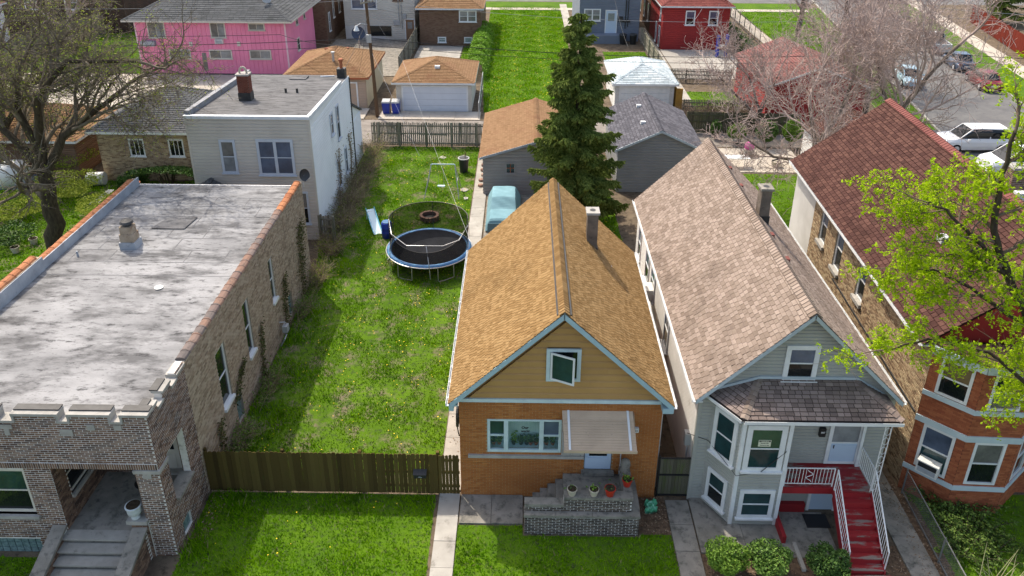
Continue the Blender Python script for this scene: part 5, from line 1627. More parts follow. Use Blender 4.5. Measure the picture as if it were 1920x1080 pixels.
# two-storey flat-roofed frame house behind the silver roof
def two_flat():
    X0, X1, Y0, Y1 = -17.2, -10.88, 38.05, 47.9
    H = thing('two_storey_house', 'two-storey beige and white sided house with grey flat roof and brick chimney', 'house', ((X0 + X1) / 2, Y0, 0))
    zt = lambda y: 7.0 - .055 * (y - Y0)
    MB().prism([(X0, Y0, 0), (X0, Y1, 0), (X0, Y1, zt(Y1)), (X0, Y0, zt(Y0))][::-1], (X1 - X0, 0, 0)).build('wall', 'sidebeige', H)
    F = FRONT(X0, Y0); u = lambda x: x - X0
    laps(H, F, X1 - X0, 6.95, 'sidebeige', e=.18, z0=.02)
    FR = frame((X1, Y0, 0), (0, 1, 0), (1, 0, 0))
    laps(H, FR, Y1 - Y0, 6.42, 'sideb', e=.18, z0=.02)
    MB().prism([(X1 - .02, Y0, 6.42), (X1 - .02, Y1, 6.42), (X1 - .02, Y1, zt(Y1)), (X1 - .02, Y0, zt(Y0))], (.05, 0, 0)).build('wall_top', 'sideb', H)
    for x in (X0, X1): MB().box(x - .055, x + .055, Y0 - .055, Y0 + .05, 0, 6.93).build('corner_board', 'sidebeige', H)
    Fq = (F[0] + V(0, -.042, 0), F[1], F[2])
    window(H, Fq, u(-15.65), u(-14.82), 3.95, 5.8, 'winblue', 'gcurt', 'glace', casing=.12)
    window(H, Fq, u(-13.72), u(-11.8), 3.85, 5.85, 'winblue', 'gblue', 'gblue', casing=.14, twin=True)
    window(H, Fq, u(-11.85), u(-11.3), 1.0, 2.9, 'winblue', 'gcurt', 'gdark', casing=.1)
    Fs = (FR[0] + V(.042, 0, 0), FR[1], FR[2])
    for a, b, c, d in ((4.15, 4.75, 4.5, 5.8), (5.6, 6.3, 3.7, 5.8), (4.8, 5.6, .9, 2.7), (6.9, 7.5, 1.0, 2.7)):
        window(H, Fs, a, b, c, d, 'winblue', 'gblue', 'gdark', casing=.1)
    # roof
    m = MB(); m.prism([(X0 + .2, Y0 + .2, zt(Y0) - .12), (X1 - .15, Y0 + .2, zt(Y0) - .12), (X1 - .15, Y1 - .1, zt(Y1) - .12), (X0 + .2, Y1 - .1, zt(Y1) - .12)], (0, 0, .05))
    MB().prism([(X0 + .01, Y0 + .01, zt(Y0) + .001), (X1 - .01, Y0 + .01, zt(Y0) + .001), (X1 - .01, Y1 - .01, zt(Y1) + .001), (X0 + .01, Y1 - .01, zt(Y1) + .001)], (0, 0, .03)).build('roof', 'rollgrey', H)
    rf = [o for o in H.children if o.name.startswith('roof')][-1]
    c = MB(); c.box(X0 - .08, X1 + .06, Y0 - .1, Y0 + .14, 6.94, 7.1); c.build('coping', 'alub', H)
    MB().prism([(X1 - .1, Y0 + .141, 6.9), (X1 - .1, 45.6, 6.6), (X1 - .1, 45.6, 6.8), (X1 - .1, Y0 + .141, 7.1)], (.18, 0, 0)).build('coping', 'alub', H)
    MB().prism([(X0 - .08, Y0 + .141, 6.9), (X0 - .08, Y1, 6.42), (X0 - .08, Y1, 6.8), (X0 - .08, Y0 + .141, 7.3)], (.26, 0, 0)).build('parapet', 'tarp2', H)
    ch = chimney(H, -15.2, 41.6, 6.8, 8.25, .62, .52, 'mortarbr', cap='stone', brick='brickch', flue=False, flash=7.3)
    a = MB()
    pr = [(-15.2 + .2 * math.cos(t), 41.6, 8.36 + .32 * max(math.sin(t), 0)) for t in np.linspace(0, math.pi, 9)]
    a.tube([(p[0], p[1], p[2]) for p in pr], .06, 6); a.build('arched_cap', 'potb', ch)
    for x in (-13.5, -12.85): MB().lathe([(.07, 6.6), (.07, 7.0)], (x, 43.3, 0), 8).build('vent_pipe', 'tar', rf)
    MB().box(-14.2, -13.2, 46.5, 47.3, 6.4, 6.62).build('roof_hatch', 'rollgrey', rf)
    MB().tube([(-12.3, 46.6, 6.75), (-11.5, 46.9, 6.72)], .05, 6).build('drain_pipe', 'alu', rf)
    c2 = chimney(H, -11.15, 47.35, 6.0, 7.1, .5, .5, 'tar', cap=None, flue=False)
    MB().lathe([(.1, 7.1), (.1, 7.55), (.15, 7.55), (.15, 7.66), (.1, 7.7)], (-11.15, 47.35, 0), 10).build('flue', 'brickr', c2)
    MB().tube([(X1 + .06, Y1 - .1, 6.4), (X1 + .06, Y1 - .1, .2)], .05, 6).build('downpipe', 'tar', H)
    # rear lean-to
    MB().box(-13.5, -10.98, Y1, 50.9, 0, 3.2).build('annex_wall', 'sideb', H)
    laps(H, frame((-10.98, Y1, 0), (0, 1, 0), (1, 0, 0)), 3.0, 3.2, 'sideb', e=.13)
    MB().prism([(-13.6, Y1, 4.7), (-13.6, 51.1, 3.25), (-13.6, 51.1, 3.15), (-13.6, Y1, 4.55)][::-1], (2.75, 0, 0)).build('annex_roof', 'shgy', H)
    MB().prism([(-10.99, Y1, 3.2), (-10.99, 50.9, 3.2), (-10.99, Y1, 4.6)], (.01, 0, 0)).build('annex_gable', 'sideb', H)
K['winblue'] = M('blue_grey_casing', (.50, .55, .62), .5, (.44, .49, .55), 2)
K['alub'] = M('white_blue_coping', (.66, .70, .74), .45, (.54, .59, .64), 1.5)
K['tarp2'] = M('slate_tar_parapet', (.14, .15, .17), .6, (.24, .25, .27), 2.5)
two_flat()
sh_ = thing('stair_shed', 'small dark gabled roof between the silver roof and the beige house', 'shed', (-16.3, 35.5, 0))
MB().box(-16.9, -15.6, 35.0, 37.6, 0, 3.3).build('wall', 'sidew', sh_)
gable_roof(sh_, -17.05, -15.45, 34.9, 37.7, 3.3, -16.25, 3.75, Shingles(.3, .2, seed=2), 'shgy', 0)

def coach_house():
    X0, X1, Y0, Y1 = -26.6, -19.0, 46.0, 53.0
    H = thing('brick_coach_house', 'tan brick coach house with dark grey hip roof beside the beige house', 'garage', ((X0 + X1) / 2, Y0, 0))
    F = FRONT(X0, Y0)
    masonry(H, F, X1 - X0, 3.3, 'mortart', 'brickt2', [(1.9, 2.9, 1.6, 2.8), (4.4, 5.4, 1.6, 2.8)], name='wall', bl=.22, bh=.07)
    for a in (1.9, 4.4):
        window(H, F, a + .01, a + .99, 1.62, 2.79, 'white', 'gdark', kind='bars', casing=.1, inset=.08)
    MB().box(X0, X0 + .22, Y0 + .22, Y1, 0, 3.3).build('wall', 'brickt2', H)
    MB().box(X1 - .22, X1, Y0 + .22, Y1, 0, 3.3).build('wall', 'brickt2', H)
    MB().box(X0 + .22, X1 - .22, Y1 - .22, Y1, 0, 3.3).build('wall', 'brickt2', H)
    hip_roof(H, X0 - .4, X1 + .3, Y0 - .4, Y1 + .3, 3.4, 5.2, 'shgy', axis='x', w=.34, e=.2)
coach_house()

def garage(name, label, X0, X1, Y0, Y1, ze, zr, wmat, smat, roof='hip', axis='x', inset=None, door=None, ov=.3, lap=.14, sw=.3, se=.2, right=True, left=True, fascia='white', extra=None, group=None):
    H = thing(name, label, 'garage', ((X0 + X1) / 2, Y0, 0), group=group)
    walls(H, X0, X1, Y0, Y1, ze, wmat, wmat, wmat if right else None, wmat if left else None, lap=lap)
    if roof == 'hip':
        rf = hip_roof(H, X0 - ov, X1 + ov, Y0 - ov, Y1 + ov, ze + .06, zr, smat, sw, se, axis, inset, fascia=fascia)
    else:
        xr = (X0 + X1) / 2
        rf = gable_roof(H, X0 - ov, X1 + ov, Y0 - ov, Y1 + ov, ze + .02, xr, zr, Shingles(sw, se, seed=int(abs(X0 * 3))), smat, 0, capw=.16, e_cap=.2)
        sl = (zr - ze) / (xr - X0 + ov)
        F = FRONT(X0, Y0)
        MB().prism([(X0 + .02, Y0 + .02, ze), (X1 - .02, Y0 + .02, ze), (xr, Y0 + .02, ze + (xr - X0) * sl)], (0, .1, 0)).build('gable_core', wmat, H)
        MB().prism([(X0 + .02, Y1 - .12, ze), (X1 - .02, Y1 - .12, ze), (xr, Y1 - .12, ze + (xr - X0) * sl)], (0, .1, 0)).build('gable', wmat, H)
        laps(H, F, X1 - X0, zr - .12, wmat, e=lap, z0=ze, lim=lambda z: ((z - ze) / sl + .01, X1 - X0 - (z - ze) / sl - .01))
        for xe in (X0 - ov - .01, X1 + ov + .01):
            pts = [(xe, Y0 - ov - .04, ze + .03), (xr, Y0 - ov - .04, zr + .01), (xr, Y0 - ov - .04, zr - .13), (xe, Y0 - ov - .04, ze - .12)]
            MB().prism(pts if xe < xr else pts[::-1], (0, .045, 0)).build('fascia', fascia, H)
    if door:
        gdoor(H, (V(X0, Y0, 0) + V(0, -.044, 0), V(1, 0, 0), V(0, -1, 0)), *door)
    return H, rf
g1, r1 = garage('shed_garage', 'mauve-grey clapboard garage with orange-tan gable roof behind the covered car', -2.25, 4.3, 44.3, 52.4, 2.5, 3.62, 'sidemv', 'shgt', 'gable', ov=.22, lap=.2, fascia='flash', sw=.24, se=.16)
Fg = frame((-2.25, 44.3 - .044, 0), (1, 0, 0), (0, -1, 0))
wd = window(g1, Fg, 1.35, 1.95, 1.45, 2.15, 'sidemv', 'gdark', kind='single', casing=.07)
m = MB(); m.bx(Fg, 1.63, 1.67, .02, .06, 1.5, 2.1); m.bx(Fg, 1.42, 1.88, .021, .055, 1.79, 1.83); m.build('muntin', 'potc', wd)
MB().bx(Fg, 3.05, 3.1, 0, .03, 0, 2.45).build('corner_trim', 'sidemv', g1)
g2, r2 = garage('dark_garage', 'charcoal-sided garage with violet-black gable roof behind the spruce', 6.0, 11.0, 44.9, 52.2, 2.85, 4.15, 'sidedk', 'shdk', 'gable', ov=.25, lap=.19, fascia='bluegtrim', sw=.33, se=.2)
for x, y in ((7.7, 47.0), (7.85, 50.2)):
    zz = 2.87 + (x - 5.75) * (4.15 - 2.87) / 2.75
    MB().box(x - .15, x + .15, y - .12, y + .12, zz - .02, zz + .16).build('roof_vent', 'white', r2)
g3, r3 = garage('white_garage', 'pale garage with orange-tan hip roof and wide white door facing the alley', -9.95, -4.0, 60.45, 66.6, 2.4, 3.65, 'creamw', 'shgt', axis='y', inset=3.05, door=(.52, 5.6, 2.05, 'doorw', 4, 8), fascia='white')
MB().box(-7.0, -6.6, 61.9, 62.2, 3.05, 3.35).build('roof_vent', 'white', r3)
g4, r4 = garage('tan_garage', 'pinkish-tan garage with brown hip roof beside the utility pole', -18.9, -12.55, 61.1, 68.9, 2.6, 4.0, 'tanboard', 'shgt', axis='y', inset=3.6, door=(3.4, 5.6, 2.1, 'tanboard', 4, 4), fascia='brickr')
MB().box(-12.505, -12.48, 61.15, 68.85, .02, 2.58).build('cream_panel', 'cream', g4)
for x, y in ((-15.0, 66.2), (-16.6, 66.0)): MB().box(x - .2, x + .2, y - .12, y + .12, 3.5, 3.75).build('roof_vent', 'brickr', r4)
MB().lathe([(.1, 3.0), (.1, 4.1), (.16, 4.1), (.16, 4.2)], (-15.4, 62.9, 0), 10).build('flue', 'galv', r4)
g5, r5 = garage('pale_roof_garage', 'white garage with pale blue-grey hip roof behind the dark garage', 7.6, 12.25, 61.0, 67.6, 2.3, 3.4, 'sidew', 'shlb', axis='y', inset=2.6, door=(.4, 4.2, 2.0, 'white', 4, 6), fascia='white', sw=.4, se=.22)
g6, r6 = garage('red_garage', 'red clapboard garage with faded red gable roof under the bare trees', 18.7, 26.0, 57.6, 66.8, 3.2, 4.75, 'redw', 'shrd', 'gable', ov=.35, lap=.14, fascia='white')
g7, r7 = garage('annex_garage', 'small white garage with maroon roof behind the maroon-roofed brick house', 19.2, 24.5, 44.6, 50.4, 2.6, 3.9, 'sidew', 'shm', 'gable', ov=.25, lap=.2, fascia='white')
g8, r8 = garage('tan_roof_garage', 'brown garage with tan hip roof half hidden by the budding tree', -37.0, -28.4, 46.4, 52.4, 2.5, 4.0, 'brickbr', 'shgt', axis='x', fascia='white')
def pink_house():
    X0, X1, Y0, Y1 = -35.0, -21.4, 70.5, 80.5
    H = thing('pink_house', 'hot pink two-storey board house with grey hip roof', 'house', ((X0 + X1) / 2, Y0, 0))
    walls(H, X0, X1, Y0, Y1, 5.1, 'pink', 'pink', 'pink', None, style='board')
    MB().box(X0 - .02, X1 + .02, Y0 - .06, Y0 - .031, 0, .16).build('plinth', 'tar', H)
    F = (V(X0, Y0 - .03, 0), V(1, 0, 0), V(0, -1, 0)); u = lambda x: x - X0
    for a, b, c, d, k in ((-33.9, -32.3, 3.45, 4.9, 'slider'), (-28.2, -26.8, 3.5, 4.9, 'slider'), (-24.7, -23.2, 4.2, 4.85, 'slider'), (-32.3, -30.3, 1.55, 2.4, 'slider'), (-28.6, -26.5, 1.55, 2.4, 'slider'), (-24.9, -22.9, 1.55, 2.4, 'slider')):
        window(H, F, u(a), u(b), c, d, 'creamw', 'gcurt', 'glace', casing=.1, kind=k)
    for x, z in ((-30.3, 2.7), (-25.9, 2.75)): MB().box(x, x + .3, Y0 - .1, Y0 - .021, z, z + .4).build('wall_light', 'creamw', H)
    ac = MB().box(-27.8, -27.1, Y0 - .4, Y0 - .02, 3.0, 3.4).build('window_air_conditioner', 'ac', H)
    MB().box(-27.75, -27.15, Y0 - .41, Y0 - .4, 3.05, 3.35).build('grille', 'flash', ac)
    MB().box(-29.3, -28.9, Y0 - .04, Y0 - .031, .4, 2.1).build('paint_patch', 'alley', H)
    b = MB(); b.box(-34.6, -33.3, Y0 - .5, Y0 - .03, 2.75, 3.2); b.build('planter_box', 'flash', H)
    FR = frame((X1 + .03, Y0, 0), (0, 1, 0), (1, 0, 0))
    for a, b, c, d in ((3.2, 4.1, 1.5, 2.7), (3.4, 4.2, 3.9, 4.8), (6.2, 6.9, 3.9, 4.8)): window(H, FR, a, b, c, d, 'creamw', 'gdark', casing=.09)
    for x, y in ((X0, Y0), (X1, Y0)): MB().box(x - .06, x + .06, y - .06, y + .06, 0, 5.08).build('corner_board', 'pinkw', H)
    rf = hip_roof(H, X0 - .8, X1 + .8, Y0 - .7, Y1 + .7, 5.15, 8.0, 'shgy', axis='x', w=.5, e=.3, fascia='creamw')
    return H
K['pinkw'] = M('pinkish_white_trim', (.72, .5, .56), .6)
pink_house()
d1 = thing('satellite_dish', 'grey satellite dish on the grey roof of the pink house', 'satellite dish', (-23.3, 72.2, 5.9)); dish(d1, (-23.3, 72.2, 6.75), (.5, -.8, .3), .45, 'galvm')
d2 = thing('satellite_dish', 'dark blue satellite dish standing behind the tan garage by the pole', 'satellite dish', (-14.6, 69.6, 3.4)); dish(d2, (-14.6, 69.6, 4.2), (.3, -.9, .35), .6, 'bluedish')
MB_ = MB().tube([(-14.6, 69.7, 0), (-14.6, 69.7, 3.7)], .05, 6).build('post', 'galv', d2)

def far_house(name, label, X0, X1, Y0, Y1, H_, mat, wins, style='lap', roof=None, rwins=(), lwins=(), door=None, right=True, left=True, lap=.2, fr='white', base=None, extra=None, fascia='white'):
    H = thing(name, label, 'house', ((X0 + X1) / 2, Y0, 0))
    walls(H, X0, X1, Y0, Y1, H_, mat, mat, mat if right else None, mat if left else None, lap=lap, style=style)
    e = .044 if style == 'lap' else .022
    F = (V(X0, Y0 - e, 0), V(1, 0, 0), V(0, -1, 0))
    for a, b, c, d, *r in wins: window(H, F, a - X0, b - X0, c, d, r[2] if len(r) > 2 else fr, r[0] if r else 'gcurt', r[1] if len(r) > 1 else 'gdark', casing=.12, twin=(b - a) > 1.6)
    FR = (V(X1 + e, Y0, 0), V(0, 1, 0), V(1, 0, 0))
    for a, b, c, d in rwins: window(H, FR, a, b, c, d, fr, 'gblue', 'gdark', casing=.1)
    FL = (V(X0 - e, Y1, 0), V(0, -1, 0), V(-1, 0, 0))
    for a, b, c, d in lwins: window(H, FL, Y1 - Y0 - b, Y1 - Y0 - a, c, d, fr, 'gblue', 'gdark', casing=.1)
    if door:
        a, b, c, d, dm = door
        dd = MB().bx(F, a - X0, b - X0, 0, .05, c, d).build('door', dm, H)
        MB().bx(F, a - X0 + .2, b - X0 - .2, .05, .06, c + (d - c) * .55, d - .25).build('pane', 'glace', dd)
        mm = MB(); mm.bx(F, a - X0 - .1, a - X0, 0, .06, c, d + .1); mm.bx(F, b - X0, b - X0 + .1, 0, .06, c, d + .1); mm.bx(F, a - X0, b - X0, 0, .06, d, d + .1); mm.build('door_casing', fr, H)
    if roof:
        zr, smat, ax, ins = roof
        hip_roof(H, X0 - .35, X1 + .35, Y0 - .35, Y1 + .35, H_ + .05, zr, smat, axis=ax, inset=ins, w=.45, e=.28, fascia=fascia)
    else:
        MB().box(X0 - .1, X1 + .1, Y0 - .1, Y1 + .1, H_, H_ + .25).build('roof', 'rollgrey', H)
    return H
yh = far_house('cream_house', 'cream and ivory clapboard house with basement door behind the alley', -19.2, -11.6, 85.2, 97, 6.6, 'creamw',
               [(-18.4, -15.6, 3.3, 5.6, 'gblue', 'gblue'), (-13.9, -12.8, 4.2, 5.7, 'gdark', 'gcurt', 'brickbr')], door=(-12.6, -11.7, .05, 2.2, 'tanboard2'), lap=.22)
MB().box(-19.2, -14.9, 85.13, 85.155, 0, 1.5).build('basement_wall', 'sidew', yh)
MB().box(-16.6, -14.2, 85.1, 85.128, .4, 1.5).build('basement_opening', 'gdark', yh)
m = MB(); m.box(-13.9, -13.2, 85.0, 85.17, 1.6, 2.1); m.box(-12.9, -12.5, 85.0, 85.17, 2.3, 2.8); m.tube([(-13.3, 85.1, 2.1), (-13.3, 85.1, 6)], .05, 6); m.tube([(-13.0, 85.1, 1.2), (-13.0, 85.1, 6)], .04, 6); m.build('meters', 'galvm', yh)
far_house('brown_brick_house', 'low brown brick house with orange-tan hip roof behind the white garage', -10.75, -4.35, 82.6, 95, 3.95, 'brickbr',
          [(-6.6, -4.75, 2.55, 3.75, 'glace', 'gcurt'), (-8.9, -8.0, .35, .95, 'gblock', 'gblock'), (-6.1, -5.2, .35, .95, 'gblock', 'gblock')], style='brick', roof=(6.0, 'shgt', 'y', 3.4), fascia='alub')
far_house('dark_brick_house', 'dark red-brown brick building beside the pink house', -30, -20.6, 82.5, 100, 6.8, 'brickbr', [], style='brick', rwins=[(1.0, 1.7, 1.2, 3.2), (3.2, 3.9, 2.2, 4.4), (6.0, 6.8, 2.2, 4.4), (1.2, 1.9, 4.6, 6.2)], left=False)
bh = far_house('slate_blue_house', 'slate blue clapboard house with white back door behind the pale-roofed garage', 6.25, 12.7, 85.3, 98, 7.2, 'blueg',
          [(6.6, 8.6, 5.6, 6.8, 'gcurt', 'gdark'), (9.3, 10.4, 5.6, 6.8, 'gcurt', 'gdark'), (6.7, 8.5, 2.2, 3.5, 'glace', 'gcurt')], door=(9.1, 10.2, .9, 3.3, 'doorb'), lap=.18)
m = MB(); m.box(10.4, 10.9, 85.05, 85.27, 2.2, 2.7); m.tube([(11.2, 85.2, 1.4), (11.2, 85.2, 7)], .06, 6); m.tube([(11.45, 85.2, 1.6), (11.45, 85.2, 7)], .05, 6); m.box(10.9, 11.7, 85.1, 85.26, 2.1, 2.35); m.build('meters', 'tar', bh)
MB().box(6.3, 11.0, 84.0, 85.25, .0, .9).build('deck', 'blueg', bh)
far_house('narrow_brick_house', 'dark brick building seen between the blue and red houses', 14.6, 21.5, 90, 104, 7.5, 'brickbr', [], style='brick', lwins=[(1, 1.8, 1, 3), (4, 4.8, 1, 3), (7, 7.8, 1, 3), (1, 1.8, 4.5, 6.5), (4, 4.8, 4.5, 6.5)], right=False)
far_house('red_house', 'bright red clapboard house with dark red hip roof and two white windows', 14.65, 21.45, 81.7, 89.9, 4.55, 'redw',
          [(16.9, 17.9, 2.6, 4.1, 'gblue', 'gdark'), (19.3, 20.3, 2.6, 4.1, 'gblue', 'gdark')], roof=(6.6, 'shrd2', 'x', None), lwins=[(1.0, 1.9, .1, 2.2), (3.2, 4.0, .1, 2.2), (1.1, 1.8, 2.8, 4.2)])
far_house('tall_frame_house', 'dark brown gabled house behind the budding tree at the far left', -62, -44, 87, 99, 5.2, 'brownside', [(-55, -53.6, 2.6, 4.2), (-50.5, -49, 2.6, 4.2)], roof=(8.6, 'shbr', 'x', None))

far_house('corner_frame_house', 'grey frame house behind the wooden fence at the far left edge', -64, -53, 70, 80, 4.6, 'sideb', [(-56.6, -55.2, 2.0, 3.8), (-60, -58.6, 2.0, 3.8)], roof=(7.4, 'shbr', 'x', None), rwins=[(2, 3, 2, 3.6), (6, 7, 2, 3.6)])
far_house('cross_street_house', 'red brick house across the far street beyond the bare trees', 44, 52, 124, 134, 5, 'brickr', [(45.5, 47, 2, 4), (49, 50.5, 2, 4)], style='brick', roof=(8, 'shgy', 'x', None))
K['linkgrey'] = M('dull_wire', (.16, .165, .16), .6)
K['pad2'] = M('aqua_plastic_rail', (.12, .42, .52), .45)
K['tarpd'] = M('dark_teal_cover', (.11, .19, .22), .85)
# ================================================================ YARD THINGS
def trampoline():
    c = V(-4.65, 35.75, 0); r = 2.2; z = .88
    T = thing('trampoline', 'round trampoline with blue pad and sagging black safety net on the side lawn', 'trampoline', tuple(c))
    n = 48
    ring = lambda rr, zz, k=n: [c + V(rr * math.cos(2 * math.pi * i / k), rr * math.sin(2 * math.pi * i / k), zz) for i in range(k)]
    MB().prism(ring(1.95, z - .005), (0, 0, .012)).build('jumping_mat', 'mat', T)
    m = MB()
    prof = [(1.93, z + .01), (1.97, z + .03), (2.12, z + .025), (2.17, z - .02)]
    rr = [ring(a, b) for a, b in prof]
    for k in range(3):
        for i in range(n):
            j = (i + 1) % n
            m.poly([rr[k][i], rr[k][j], rr[k + 1][j], rr[k + 1][i]])
    m.build('pad', 'pad', T, smooth=True)
    p = ring(2.2, z - .05); MB().tube(p + [p[0], p[1]], .03, 8, cap=False).build('frame_ring', 'galv', T)
    sp = MB()
    for i in range(72):
        a = 2 * math.pi * i / 72; d = V(math.cos(a), math.sin(a), 0)
        sp.tube([c + d * 2.19 + V(0, 0, z - .05), c + d * 1.87 + V(0, 0, z - .01)], .011, 4)
    sp.build('springs', 'galv', T, kind='stuff')
    for a in (-118, -62, -8, 52, 118, 172):
        a0, a1 = R(a - 11), R(a + 11)
        d0, d1 = V(math.cos(a0), math.sin(a0), 0), V(math.cos(a1), math.sin(a1), 0)
        MB().tube([c + d0 * 2.2 + V(0, 0, z - .08), c + d0 * 2.22 + V(0, 0, .12), c + d0 * 2.2 + (d1 - d0) * .1 + V(0, 0, .04), c + d0 * 2.2 + (d1 - d0) * .9 + V(0, 0, .04), c + d1 * 2.22 + V(0, 0, .12), c + d1 * 2.2 + V(0, 0, z - .08)], .022, 7).build('leg', 'galv', T)
    # net: high at the back, sagging at the front
    hgt = lambda t: 1.62 if 0 < t < math.pi else 1.62 - .95 * abs(math.sin(t)) ** .8
    m = MB(); k = 60; top = []
    for i in range(k):
        t0, t1 = 2 * math.pi * i / k, 2 * math.pi * (i + 1) / k
        q = []
        for t in (t0, t1):
            d = V(math.cos(t), math.sin(t), 0)
            h = hgt(t % (2 * math.pi)); rad = 2.02 - .10 * (t % (2 * math.pi) > math.pi) * abs(math.sin(t))
            q.append((c + d * 2.0 + V(0, 0, z + .05), c + d * rad + V(0, 0, z + h)))
        m.poly([q[0][0], q[1][0], q[1][1], q[0][1]])
        top.append(q[0][1])
    m.build('net', 'net', T)
    MB().tube(top[:k // 2 + 1], .022, 5).build('net_rope', 'black', T)
    MB().tube([top[i] for i in range(k // 2, k)] + [top[0]], .012, 5).build('net_rope', 'black', T)
    # bent poles
    back = [c + V(2.05 * math.cos(R(a)), 2.05 * math.sin(R(a)), 0) for a in (20, 90, 160)]
    for b in back: MB().tube([b + V(0, 0, .3), b + V(0, 0, z + 1.6)], .017, 6).build('pole', 'galv', T)
    cc = lambda a, rr, zz: c + V(rr * math.cos(R(a)), rr * math.sin(R(a)), zz)
    MB().tube([cc(172, 2.08, z + 1.42), cc(205, 1.95, z + 1.12), cc(236, 1.7, z + .8), cc(268, 1.6, z + .9), cc(300, 1.75, z + .86), cc(325, 2.0, z + 1.0), cc(358, 2.12, z + 1.45)], .02, 7).build('bent_pole', 'galv', T)
    MB().tube([cc(272, 1.62, z + .88), cc(276, 2.2, z + .1), cc(277, 2.24, .25)], .02, 7).build('pole', 'galv', T)
    MB().tube([cc(212, 2.02, z + 1.0), cc(212, 2.16, z + .5), cc(213, 2.24, .15)], .02, 7).build('pole', 'galv', T)
    MB().tube([cc(350, 2.1, z + 1.7), cc(348, 2.15, z + .9), cc(338, 2.18, z + .1)], .014, 6).build('pole', 'galv', T)
trampoline()
fp = thing('fire_pit', 'ring of reddish stone blocks around a fire pit behind the trampoline', 'fire pit', (-5.22, 40.75, 0))
for lv in range(2):
    for i in range(16):
        a = 2 * math.pi * (i + .5 * lv) / 16
        d = V(math.cos(a), math.sin(a), 0); tt = V(-d[1], d[0], 0)
        MB().obox(V(-5.22, 40.75, .08 + .15 * lv) + d * .48, tt * .085, d * .075, V(0, 0, .07)).build('block', 'stonefire', fp)
MB().disc((-5.22, 40.75, .1), .42).build('ash', 'tar', fp)
b = thing('barrel', 'blue plastic barrel standing beside the trampoline', 'barrel', (-7.3, 38.45, 0))
MB().lathe([(.25, 0), (.29, .04), (.29, .3), (.305, .32), (.29, .34), (.29, .58), (.305, .6), (.29, .62), (.29, .86), (.26, .92), (.22, .93)], (-7.3, 38.45, 0), 20).build('drum', 'blue', b, smooth=True)
MB().lathe([(.24, .931), (.24, .96), (.05, .965)], (-7.3, 38.45, 0), 18).build('lid', 'pad', b)
s = thing('slide', 'pale blue plastic slide lying on the lawn beside the blue barrel', 'slide', (-8.2, 39.6, 0))
m = MB(); ps = []
for i in range(13):
    t = i / 12
    q = V(-8.6, 40.6, 0) + V(.75, -1.9, 0) * t; zz = .62 * (1 - t) ** 1.3 + .05
    ps.append((q, zz))
dv = nrm((.75, -1.9, 0)); sd_ = V(-dv[1], dv[0], 0)
for (a, za), (b_, zb) in zip(ps, ps[1:]):
    for u0, u1, z0, z1 in ((-.22, .22, 0, 0), (-.26, -.22, .1, 0), (.22, .26, 0, .1)):
        m.poly([a + sd_ * u0 + V(0, 0, za + z0), b_ + sd_ * u0 + V(0, 0, zb + z0), b_ + sd_ * u1 + V(0, 0, zb + z1), a + sd_ * u1 + V(0, 0, za + z1)])
m.build('chute', 'slide', s, smooth=True)
MB().tube([ps[0][0] + V(-.2, 0, .6), ps[0][0] + V(-.22, .02, 0)], .03, 6).build('support', 'slide', s); MB().tube([ps[0][0] + V(.2, .1, .6), ps[0][0] + V(.22, .12, 0)], .03, 6).build('support', 'slide', s)
for k, sg in enumerate((-.24, .24)):
    MB().tube([a + sd_ * sg + V(0, 0, z + .1) for a, z in ps], .025, 5).build('edge_rail', 'pad2', s)
sw = thing('swing_set', 'pale metal swing frame with one swing on the rear lawn', 'swing', (-4.9, 44.2, 0))
for x0, x1 in ((-5.45, -5.85), (-4.0, -3.72)):
    for dy in (-.9, .9):
        MB().tube([(x0, 44.4, 1.9), (x1, 44.4 + dy, 0)], .028, 7).build('leg', 'galv', sw)
    MB().tube([((x0 + x1) / 2, 43.95, .95), ((x0 + x1) / 2, 44.85, .95)], .022, 6).build('brace', 'galv', sw)
MB().tube([(-5.47, 44.4, 1.9), (-5.4, 44.4, 1.95), (-4.05, 44.4, 1.95), (-3.98, 44.4, 1.9)], .032, 8).build('top_bar', 'slide', sw)
for x in (-5.05, -4.72): MB().tube([(x, 44.4, 1.92), (x + .02, 44.35, .55)], .008, 4).build('chain', 'galv', sw)
MB().box(-5.09, -4.65, 44.26, 44.46, .5, .54).build('seat', 'slide', sw)
cn = thing('waste_bin', 'grey round waste bin with a stick in it near the yard path', 'bin', (-3.72, 47.85, 0))
MB().lathe([(.26, 0), (.33, .95), (.37, .97), (.37, 1.0), (.33, 1.01)], (-3.72, 47.85, 0), 18).build('tub', 'blackp', cn, smooth=False)
m = MB(); m.disc((-3.72, 47.85, 1.02), .31); m.build('mouth', 'black', cn)
MB().lathe([(.375, .965), (.385, .99), (.375, 1.015), (.33, 1.015)], (-3.72, 47.85, 0), 18).build('rim', 'galvm', cn)
MB().tube([(-3.68, 47.85, .6), (-3.6, 47.95, 1.35)], .03, 5).build('stick', 'pole', cn)

